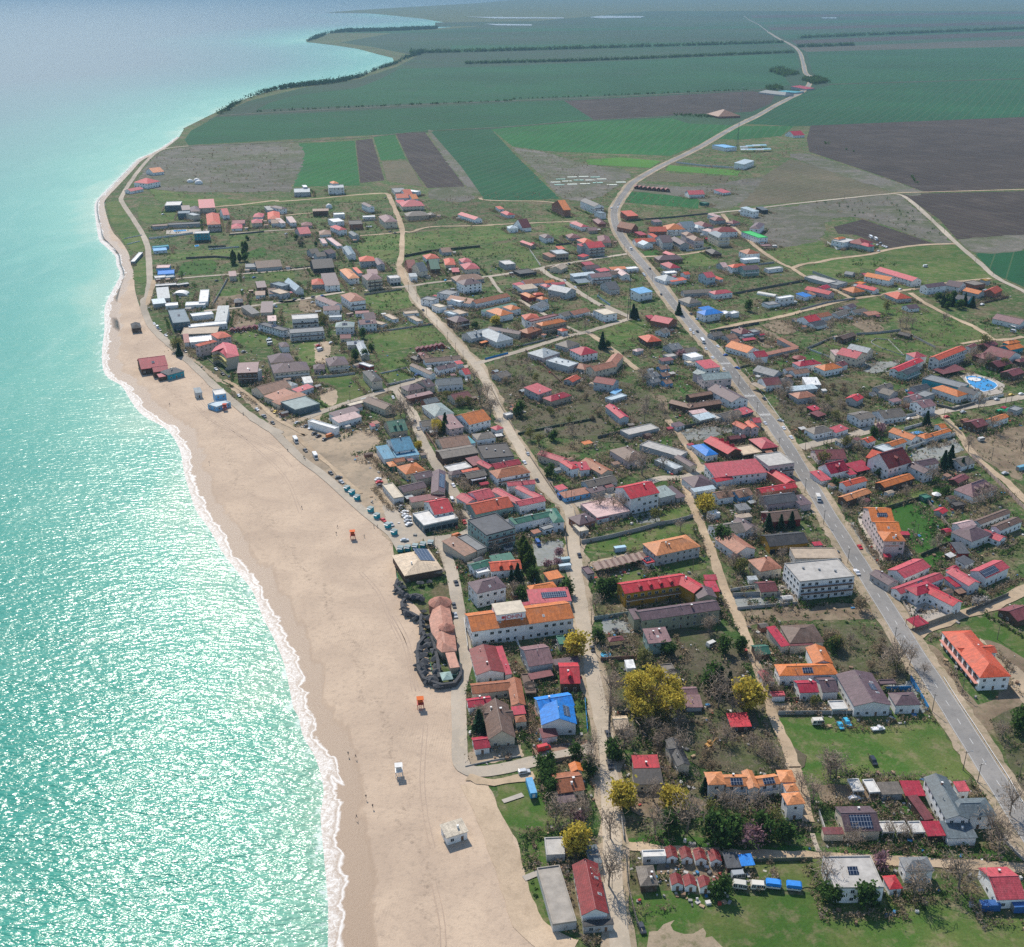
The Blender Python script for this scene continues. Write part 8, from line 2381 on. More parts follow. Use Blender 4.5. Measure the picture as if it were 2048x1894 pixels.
for t, X, Y, r, lab in [('k', 500, 1165, 3.4, 'round grey thatched parasol beside the straw coloured restaurant'), ('m', 1295, 560, 2.6, None)]:
 x, y = at(t, X, Y, 2)
 e = root('thatched_parasol' if lab else 'garden_gazebo', x, y)
 V, Fc = lathe([(r, 2.2), (r * 1.02, 2.4), (r * .5, 3.2), (.05, 3.7)], 14 if lab else 8)
 ob('canopy', mk('canopy', V, Fc, M['reed'] if lab else M['trim']), e)
 ob('post', MB().tube((0, 0, -.2), (0, 0, 2.8), .1, .1).mesh('post', M['wood']), e)
 thing(e, (x, y), '', 'parasol' if lab else 'gazebo', None, lab or 'white octagonal gazebo on the garden lawn')
x, y = at('i', 1492, 580, 2.5)
e = root('round_gazebo', x, y)
V, Fc = lathe([(5.2, 2.6), (5.3, 2.9), (2.5, 4.0), (.05, 4.8)], 16)
ob('roof', mk('roof', V, Fc, M['roof'], uv=True), e, color=C['reddark'])
V, Fc = lathe([(4.4, -.2), (4.4, 2.6)], 16)
ob('wall', mk('wall', V, Fc, M['wall']), e, color=C['woodc'])
thing(e, (x, y), '', 'gazebo', None, 'round gazebo with a dark red cone roof on lush grass', 'round red gazebo')
def cover(nm, t, X, Y, dims, a, col, lab, cat):
 x, y = at(t, X, Y)
 l, w, h = dims
 n = 8
 V = [(w * math.cos(PI * i / n), s * l, h * math.sin(PI * i / n)) for s in (-1, 1) for i in range(n + 1)]
 Fc = [(i, i + 1, n + 2 + i, n + 1 + i) for i in range(n)] + [tuple(range(n + 1))[::-1], tuple(range(n + 1, 2 * n + 2)), (0, n + 1, 2 * n + 1, n)]
 o = ob(nm, mk(nm, V, Fc, M['tarp']), None, (x, y, -.05), a, col)
 thing(o, (x, y), '', cat, None, lab)
cover('tarp_tunnel', 'j', 1795, 1115, (6, 2, 2.2), -1.2, (.02, .4, .17), 'bright green tarp tunnel beside the lane', 'tunnel')
cover('greenhouse_tunnel', 'd', 1468, 1105, (9, 3, 2.6), .9, (.6, .58, .52), 'white half round greenhouse tunnel on the grass', 'greenhouse')
cover('oval_tent', 'a', 808, 1045, (5, 7, 3.2), 0, (.68, .66, .62), 'oval white tent roof beside the pale grey metal hall', 'tent')
for i, (X, Y, s) in enumerate([(742, 712, 1), (768, 708, 1), (776, 718, 1.2)]):
 x, y = at('r', X, Y)
 V, Fc = lathe([(5 * s, -.1), (4.6 * s, 2 * s), (3 * s, 4 * s), (.1, 5 * s)], 12)
 o = ob('dome_tent', mk('dome_tent', V, Fc, M['trim'], smooth=True), None, (x, y, 0))
 thing(o, (x, y), 'white dome tent', 'tent', 'white dome tents')
x, y = at('b', 490, 285)
V, Fc = lathe([(4.2, -.1), (4.2, 2), (3.6, 4), (2, 5.6), (.1, 6.2)], 14)
o = ob('dome_tent', mk('dome_tent', V, Fc, M['trim'], smooth=True), None, (x, y, 0))
thing(o, (x, y), '', 'tent', None, 'white egg shaped dome behind a rusty roofed ruin')
# cabins and stalls in rows
def cabin(w, d, h, rc, wc):
 V, Fc, r = roof_geo('gy', w, d, h, .6)
 W, WF = wall_geo('gy', w, d, h, r, .12)
 return mk('roof', V, Fc, M['roof'], uv=True), mk('wall', W, WF, M['wall'])
def cabins(L_, t, w, d, h, rc, wc, a, desc, grp, nm='wooden_cabin'):
 rm, wm = cabin(w, d, h, rc, wc)
 for X, Y in L_:
  x, y = at(t, X, Y, 0)
  e = root(nm, x, y, 0, a)
  ob('roof', rm, e, color=C[rc])
  ob('wall', wm, e, color=C[wc])
  ob('door', DOOR, e, (0, -d + .1, 1.0))
  FOOT.append((x, y, w, d, a))
  thing(e, (x, y), desc, 'cabin', grp)
cabins([(333, 512), (402, 516), (468, 522), (538, 528)], 'p', 1.9, 2.4, 2.5, 'reddark', 'white', .05, 'dark red back row cabin', 'dark red holiday cabins')
cabins([(358, 640), (420, 645), (490, 652), (560, 656)], 'p', 1.9, 2.2, 2.4, 'reddark', 'white', .05, 'dark red front row cabin', 'dark red holiday cabins')
cabins([(1185, 515), (1232, 506), (1277, 500), (1320, 492), (1365, 482), (1412, 474)], 'g', 2.2, 2.4, 2.4, 'maroon', 'reddark', .2, 'maroon cabin in the row', 'maroon cabin row')
cabins([(1075, 320), (1132, 312), (1188, 305), (1243, 296), (1298, 288), (1352, 282), (1405, 275)], 'f', 2.1, 2.4, 2.3, 'maroon', 'reddark', .2, 'maroon cabin in the hedge', 'maroon hedge cabins')
cabins([(165, 36), (205, 40), (245, 45), (290, 50), (335, 54), (380, 58), (425, 62), (470, 66)], 'd', 3.4, 4, 3, 'reddark', 'woodc', .02, 'small dark red roadside cabin', 'dark red roadside cabins')
ST = 'brown gabled market canopies'
for i, (X, Y) in enumerate([(398, 1190), (446, 1180), (494, 1170), (542, 1158), (590, 1145), (638, 1134), (686, 1122), (732, 1112)]):
 x, y = at('l', X, Y, 0)
 e = root('timber_canopy', x, y + 2.5, 0, .25)
 V, Fc, r = roof_geo('gy', 2.6, 3.7, 2.8, .32)
 ob('roof', mk('roof', V, Fc, M['roof'], uv=True), e, color=(.2, .12, .09))
 for sx in (-1, 1):
  for sy in (-1, 1):
   ob('post', POST, e, (sx * 2.3, sy * 3.3, 0))
 FOOT.append((x, y + 2.5, 2.6, 3.7, .25))
 thing(e, (x, y), 'brown gabled timber canopy', 'canopy', ST)
GH = 'pale greenhouse beds beside the far road'
k = 0
for (X, Y) in [(190, 700), (235, 692), (280, 690), (325, 692), (170, 712), (215, 708), (260, 704), (305, 704), (350, 700), (185, 722), (235, 720), (285, 718), (335, 714), (390, 722), (425, 712)]:
 x, y = at('s', X, Y)
 o = ob('greenhouse', mk('greenhouse', *box(-7, 7, -3, 3, -.2, .7), M['tarp']), None, (x, y, 0), .1, (.6, .62, .5) if k % 3 else (.25, .42, .32))
 k += 1
 thing(o, (x, y), 'low pale greenhouse', 'greenhouse', GH)
for i, (X, Y) in enumerate([(902, 582), (925, 578), (950, 576), (975, 575), (905, 592), (935, 592), (965, 592), (992, 590)]):
 x, y = at('s', X, Y)
 o = ob('storage_tent', mk('storage_tent', *roof_geo('gx', 7, 5, 3.6, .35)[:2], M['tarp']), None, (x, y, 0), .1, (.3, .5, .55) if i % 2 else (.5, .56, .58))
 thing(o, (x, y), 'pale blue storage roof', 'warehouse', 'pale blue storage roofs')
# pools
def pool(nm, txt, lab):
 P2 = pts(txt)
 cx, cy = sum(p[0] for p in P2) / len(P2), sum(p[1] for p in P2) / len(P2)
 m, nt, b = mat('pool_water')
 b.inputs['Base Color'].default_value = (.01, .23, .52, 1)
 b.inputs['Roughness'].default_value = .12
 n = len(P2)
 z = .42
 o_ = [(x - cx, y - cy) for x, y in P2]
 b_ = MB()
 b_.add([(x * 1.06, y * 1.06, .1) for x, y in o_] + [(x * 1.06, y * 1.06, z + .08) for x, y in o_] + [(x, y, z + .08) for x, y in o_] + [(x, y, z) for x, y in o_],
           [(k * n + i, k * n + (i + 1) % n, (k + 1) * n + (i + 1) % n, (k + 1) * n + i) for k in range(3) for i in range(n)])
 e = root('swimming_pool', cx, cy)
 ob('rim', b_.mesh('rim', M['trim']), e)
 tri = tessellate_polygon([[Vector((x, y, 0)) for x, y in o_]])
 Fc = []
 for t in tri:
  a, bb, c = (Vector((*o_[i], 0)) for i in t)
  Fc.append(t if (bb - a).cross(c - a).z > 0 else t[::-1])
 ob('water', mk('water', [(x, y, z) for x, y in o_], Fc, m), e)
 thing(e, (cx, cy), '', 'swimming pool', 'swimming pools', lab)
 return e
e = pool('p', 'j 1415 770 1480 762 1560 775 1640 800 1710 835 1732 860 1700 890 1640 912 1590 918 1500 880 1440 830', 'large blue kidney shaped pool with a round spa beside the maroon cottages')
x, y = at('j', 1502, 800)
V, Fc = lathe([(4.4, .3), (4.4, .75), (3.6, .75), (3.6, .6), (.1, .6)], 20)
ob('spa_ring', mk('spa_ring', V, Fc, [M['trim']]), e, (x - e.location.x, y - e.location.y, 0))
pool('p', 'm 1070 68 1145 52 1198 64 1120 82', 'dark blue rectangular pool inside the orange roofed villa ring')
pool('p', 'b 1580 1170 1625 1160 1660 1195 1612 1212', 'small dark blue pool between white cubic villas')
pool('p', 'g 1450 60 1520 52 1545 90 1480 98', 'small blue pool beside a cream flat roofed villa')
pool('p', 'a 730 405 860 400 865 412 740 420', 'pale blue hotel pool on a long terrace behind the coast track')
pool('p', 'a 945 555 985 550 990 565 950 570', 'small green blue pool under the glass fronted hotel')
x, y = at('n', 1203, 540)
V, Fc = lathe([(2.2, 0), (2.2, .9), (2.0, .9), (2.0, .7), (.1, .7)], 16)
m = plain('paddling_pool_blue', (.02, .3, .5), .4)
o = ob('paddling_pool', mk('paddling_pool', V, Fc, m), None, (x, y, .03))
thing(o, (x, y), '', 'paddling pool', None, 'round bright blue paddling pool by the street fence')
# coils of pipe
for t, X, Y, z, lab in [('n', 700, 735, 2.95, 'coil of black pipe on a brown flat roof'), ('n', 1655, 650, 3.45, 'coil of black pipe on a grey brown roof in the scrub')]:
 x, y = at(t, X, Y, z)
 b = MB()
 for r_ in (2.6, 2.1, 1.5):
  for i in range(16):
   a0, a1 = 2 * PI * i / 16, 2 * PI * (i + 1) / 16
   b.tube((r_ * math.cos(a0), r_ * math.sin(a0), .1), (r_ * math.cos(a1), r_ * math.sin(a1), .1), .14, .14, 5)
 o = ob('pipe_coil', b.mesh('pipe_coil', M['tyre']), None, (x, y, z))
 thing(o, (x, y), '', 'pipe coil', None, lab)
# ------------------------------------------------------------------ the sign on the long orange hotel
x, y = at('n', 557, 258, 12.0)
ang = frame_of('n', (310, 378, 995, 286, 965, 165), 9)[3]
e = root('roof_sign_box', x, y + 4.5, 8.6, ang)
e.scale = (1.18, 1.18, 1.0)
ob('wall', mk('wall', *box(-5.4, 5.4, -4, 4, 0, 3.6), M['wall']), e, color=C['white'])
ob('cap', mk('cap', *box(-5.6, 5.6, -4.2, 4.2, 3.6, 3.85), M['flat']), e, color=C['cream'])
cu = bpy.data.curves.new('lettering', 'FONT')
cu.body = "JOHN"
cu.size = 2.6
cu.extrude = .05
cu.align_x = 'CENTER'
cu.materials.append(M['red'])
tx = bpy.data.objects.new('tmp', cu)
COL.objects.link(tx)
lm = bpy.data.meshes.new_from_object(tx.evaluated_get(bpy.context.evaluated_depsgraph_get()))
bpy.data.objects.remove(tx)
ob('lettering', lm, e, (.8, -4.06, 1.2), rot=(PI / 2, 0, 0))
ob('emblem', mk('emblem', *box(-3.6, -2.5, -4.1, -4.01, 1.5, 2.7), M['red']), e)
thing(e, (x, y), '', 'roof sign', None, 'white rooftop box with red lettering on the long orange hotel')
# ------------------------------------------------------------------ people
def person_mesh(pose, top, leg):
 s = {'stand': (.12, .1), 'walk': (.38, -.3)}[pose]
 J = dict(pel=(0, 0, .95), chest=(0, .02, 1.32), neck=(0, .03, 1.5), head=(0, .05, 1.66), hl=(-.11, 0, .9), hr=(.11, 0, .9), kl=(-.12, s[0] * .6, .5), kr=(.12, s[1] * .4, .5), al=(-.12, s[0], .08), ar=(.12, s[1], .08), tl=(-.13, s[0] + .17, .04), tr=(.13, s[1] + .17, .04),
             sl=(-.2, .02, 1.42), sr=(.2, .02, 1.42), el=(-.27, -s[0] * .4, 1.15), er=(.27, -s[1] * .4, 1.15), wl=(-.28, -s[0] * .3 + .12, .9), wr=(.28, -s[1] * .3 + .12, .9))
 R_ = dict(pel=.15, chest=.17, neck=.06, head=.11, hl=.1, hr=.1, kl=.07, kr=.07, al=.05, ar=.05, tl=.04, tr=.04, sl=.075, sr=.075, el=.05, er=.05, wl=.04, wr=.04)
 Ed = [('pel', 'chest'), ('chest', 'neck'), ('neck', 'head'), ('pel', 'hl'), ('pel', 'hr'), ('hl', 'kl'), ('hr', 'kr'), ('kl', 'al'), ('kr', 'ar'), ('al', 'tl'), ('ar', 'tr'), ('chest', 'sl'), ('chest', 'sr'), ('sl', 'el'), ('sr', 'er'), ('el', 'wl'), ('er', 'wr')]
 ks = list(J)
 me = bpy.data.meshes.new('body')
 me.from_pydata([J[k] for k in ks], [(ks.index(a), ks.index(b)) for a, b in Ed], [])
 o = bpy.data.objects.new('tmp', me)
 COL.objects.link(o)
 o.modifiers.new('skin', 'SKIN')
 for i, k in enumerate(ks):
  me.skin_vertices[0].data[i].radius = (R_[k], R_[k])
  me.skin_vertices[0].data[i].use_root = k == 'pel'
 sub = o.modifiers.new('sub', 'SUBSURF')
 sub.levels = sub.render_levels = 1
 dg = bpy.context.evaluated_depsgraph_get()
 out = bpy.data.meshes.new_from_object(o.evaluated_get(dg))
 bpy.data.objects.remove(o)
 out.materials.clear()
 for m in (leg, top, M['skin'], M['hair']):
  out.materials.append(m)
 for p in out.polygons:
  z = p.center.z
  p.material_index = 3 if z > 1.7 or z < .09 else 2 if z > 1.48 or (abs(p.center.x) > .22 and z < .98) else 1 if z > .93 else 0
 return out
CLO = [plain('dark_jacket', (.03, .03, .035), .9), plain('navy_cloth', (.04, .05, .09), .9), plain('red_cloth', (.35, .03, .03), .9), plain('grey_cloth', (.15, .15, .15), .9)]
PMS = [(person_mesh('walk', CLO[0], CLO[1]), 'in a dark jacket walking'), (person_mesh('stand', CLO[0], CLO[3]), 'in a dark jacket standing'), (person_mesh('walk', CLO[2], CLO[1]), 'in a red top walking'), (person_mesh('stand', CLO[3], CLO[0]), 'in grey clothes standing')]
for t, X, Y, k in [('t', 1045, 318, 1), ('t', 847, 26, 0), ('t', 1215, 75, 0), ('t', 1437, 256, 0), ('t', 1518, 292, 1), ('t', 1524, 300, 0), ('t', 1686, 638, 0), ('t', 1680, 672, 1), ('t', 1820, 686, 3), ('t', 1868, 638, 0), ('t', 1885, 636, 1), ('q', 418, 172, 3), ('q', 461, 188, 0), ('q', 520, 418, 0), ('q', 558, 472, 1), ('q', 466, 532, 0),
                   ('f', 1046, 850, 0), ('f', 1056, 852, 1), ('f', 1155, 938, 1), ('f', 445, 1052, 0), ('f', 1182, 1145, 0), ('o', 1000, 968, 1), ('o', 1028, 965, 2), ('t', 1508, 542, 3)]:
 x, y = at(t, X, Y)
 o = ob('person', PMS[k][0], None, (x, y, .06 if t not in 't' else 0.05), R.uniform(0, 6.28))
 thing(o, (x, y), 'person ' + PMS[k][1], 'person', 'people out walking')
# ------------------------------------------------------------------ poles, mast, fences
PG = 'utility poles along the streets'
def util_pole(t, X, Y, h=8.5, lamp=False):
 x, y = at(t, X, Y)
 e = root('utility_pole', x, y, 0, R.uniform(-.4, .4))
 ob('post', MB().tube((0, 0, -.5), (0, 0, h), .17, .11, 7).mesh('post', M['pole']), e)
 ob('crossarm', MB().box(-.9, .9, -.06, .06, h - .6, h - .45).mesh('crossarm', M['pole']), e)
 if lamp:
  ob('lamp_arm', MB().tube((0, 0, h - .3), (1.6, 0, h + .3), .05, .05).box(1.3, 2.1, -.15, .15, h + .25, h + .4).mesh('lamp_arm', M['metal']), e)
 thing(e, (x, y), 'utility pole with street lamp' if lamp else 'plain utility pole', 'pole', PG)
for t, X, Y, l_ in [('m', 28, 205, 1), ('m', 238, 545, 0), ('m', 388, 800, 0), ('m', 582, 1112, 0), ('o', 1195, 425, 0), ('o', 1430, 845, 0), ('o', 1612, 745, 0), ('o', 1345, 305, 0), ('o', 1832, 398, 0), ('o', 1310, 340, 0), ('k', 420, 325, 0), ('k', 475, 960, 0), ('k', 1525, 615, 0), ('k', 1568, 610, 0), ('i', 1065, 1140, 1), ('i', 735, 540, 0), ('i', 420, 395, 0), ('i', 885, 860, 0), ('i', 590, 320, 0),
     ('j', 945, 1235, 0), ('j', 1195, 1190, 0), ('j', 1358, 1125, 0), ('j', 1810, 1050, 0), ('j', 1865, 1040, 0), ('g', 1265, 155, 0), ('g', 1370, 300, 0), ('g', 1475, 420, 0), ('g', 1555, 530, 0), ('g', 1630, 610, 0), ('g', 1002, 885, 0), ('g', 880, 930, 0), ('g', 502, 1035, 0), ('h', 1300, 460, 0), ('h', 1030, 310, 0), ('h', 1540, 210, 0),
     ('m', 1100, 940, 0), ('m', 1135, 912, 0), ('m', 388, 170, 0), ('m', 415, 165, 0), ('m', 450, 160, 0), ('m', 240, 210, 0), ('m', 1545, 375, 0), ('m', 1735, 285, 0), ('m', 1565, 725, 0), ('p', 1778, 155, 1), ('p', 1970, 150, 0), ('p', 1710, 95, 1), ('n', 1490, 500, 0), ('n', 1130, 520, 0), ('n', 1235, 1130, 0), ('n', 1108, 330, 0), ('l', 1140, 1180, 0), ('l', 240, 965, 0),
     ('b', 1285, 1110, 0), ('b', 1370, 1220, 0), ('c', 950, 900, 0), ('c', 1090, 960, 0), ('c', 1370, 1140, 0), ('c', 1620, 735, 0), ('c', 1775, 705, 0), ('d', 320, 990, 0), ('d', 45, 670, 0), ('e', 395, 85, 0), ('e', 960, 105, 0), ('e', 1060, 190, 0), ('e', 1168, 280, 0), ('e', 1285, 380, 0), ('e', 1565, 640, 0), ('e', 1720, 770, 0), ('e', 490, 975, 0), ('e', 910, 900, 0)]:
 util_pole(t, X, Y, 8.5, bool(l_))
def mast(t, X, Y, h, w0, col, lab, sh=None):
 x, y = at(t, X, Y)
 e = root('radio_mast', x, y)
 b = MB()
 n = 12
 for i in range(4):
  a = PI / 4 + i * PI / 2
  b.tube((w0 * math.cos(a), w0 * math.sin(a), -.5), (.3 * math.cos(a), .3 * math.sin(a), h), .14, .08, 5)
 for k in range(n):
  z0, z1 = h * k / n, h * (k + 1) / n
  r0, r1 = w0 + (.3 - w0) * k / n, w0 + (.3 - w0) * (k + 1) / n
  for i in range(4):
   a, a2 = PI / 4 + i * PI / 2, PI / 4 + (i + 1) * PI / 2
   b.tube((r0 * math.cos(a), r0 * math.sin(a), z0), (r1 * math.cos(a2), r1 * math.sin(a2), z1), .06, .06, 4)
 ob('lattice', b.mesh('lattice', col), e)
 for k in range(3):
  a = 2 * PI * k / 3
  ob('antenna', mk('antenna', *box(-.2, .2, -.12, .12, -1.2, 1.2), M['trim']), e, (.8 * math.cos(a), .8 * math.sin(a), h - 1.5), a)
 thing(e, (x, y), '', 'mast', 'radio masts', lab, sh)
DK = plain('dark_steel', (.05, .075, .085), .6)
mast('h', 1535, 195, 36, 1.7, DK, 'tall dark lattice mast rising among the village houses', 'village mast')
mast('s', 893, 440, 55, 2, M['metal'], 'thin far lattice mast standing in the brown ploughed field')
mast('s', 878, 585, 45, 2, DK, 'dark lattice mast beside the white depot at the far road')
FG = 'garden walls and fences'
def fence(txt, h, col, desc, nm='garden_wall', th=.18, posts=False, m=None):
 q_ = [Vector(p) for p in pts(txt)]
 c = sum(q_, Vector((0, 0))) / len(q_)
 e = root(nm, c.x, c.y)
 b, pb = MB(), []
 V, Fc = [], []
 for i, p in enumerate(q_):
  t = (q_[min(i + 1, len(q_) - 1)] - q_[max(i - 1, 0)]).normalized()
  nn = Vector((-t.y, t.x)) * th / 2
  for s, z in ((1, -.3), (1, h), (-1, h), (-1, -.3)):
   w_ = p - c + nn * s
   V.append((w_.x, w_.y, z))
 for i in range(len(q_) - 1):
  k = 4 * i
  Fc += [(k + j, k + (j + 1) % 4, k + 4 + (j + 1) % 4, k + 4 + j) for j in range(4)]
 Fc += [(0, 3, 2, 1), tuple(len(V) - 4 + j for j in range(4))]
 ob('panel', mk('panel', V, Fc, m or M['wall']), e, color=col)
 # uprights
 if posts:
  pm = MB().box(-.12, .12, -.12, .12, -.3, h + .15).mesh('post', M['pole'])
  d = 0
  n_ = 0
  for a, b_ in zip(q_, q_[1:]):
   L_ = (b_ - a).length
   k = max(1, int(L_ / 4))
   for j in range(k):
    p = a + (b_ - a) * j / k - c
    if n_ < 40:
     ob('post', pm, e, (p.x, p.y, 0))
    n_ += 1
 thing(e, (c.x, c.y), desc, 'wall' if nm == 'garden_wall' else 'fence', FG)
CON, WHT, BRN, DRK, BLU, STO = (.36, .35, .33), (.6, .59, .56), (.2, .11, .08), (.11, .11, .1), (.02, .2, .45), (.28, .24, .19)
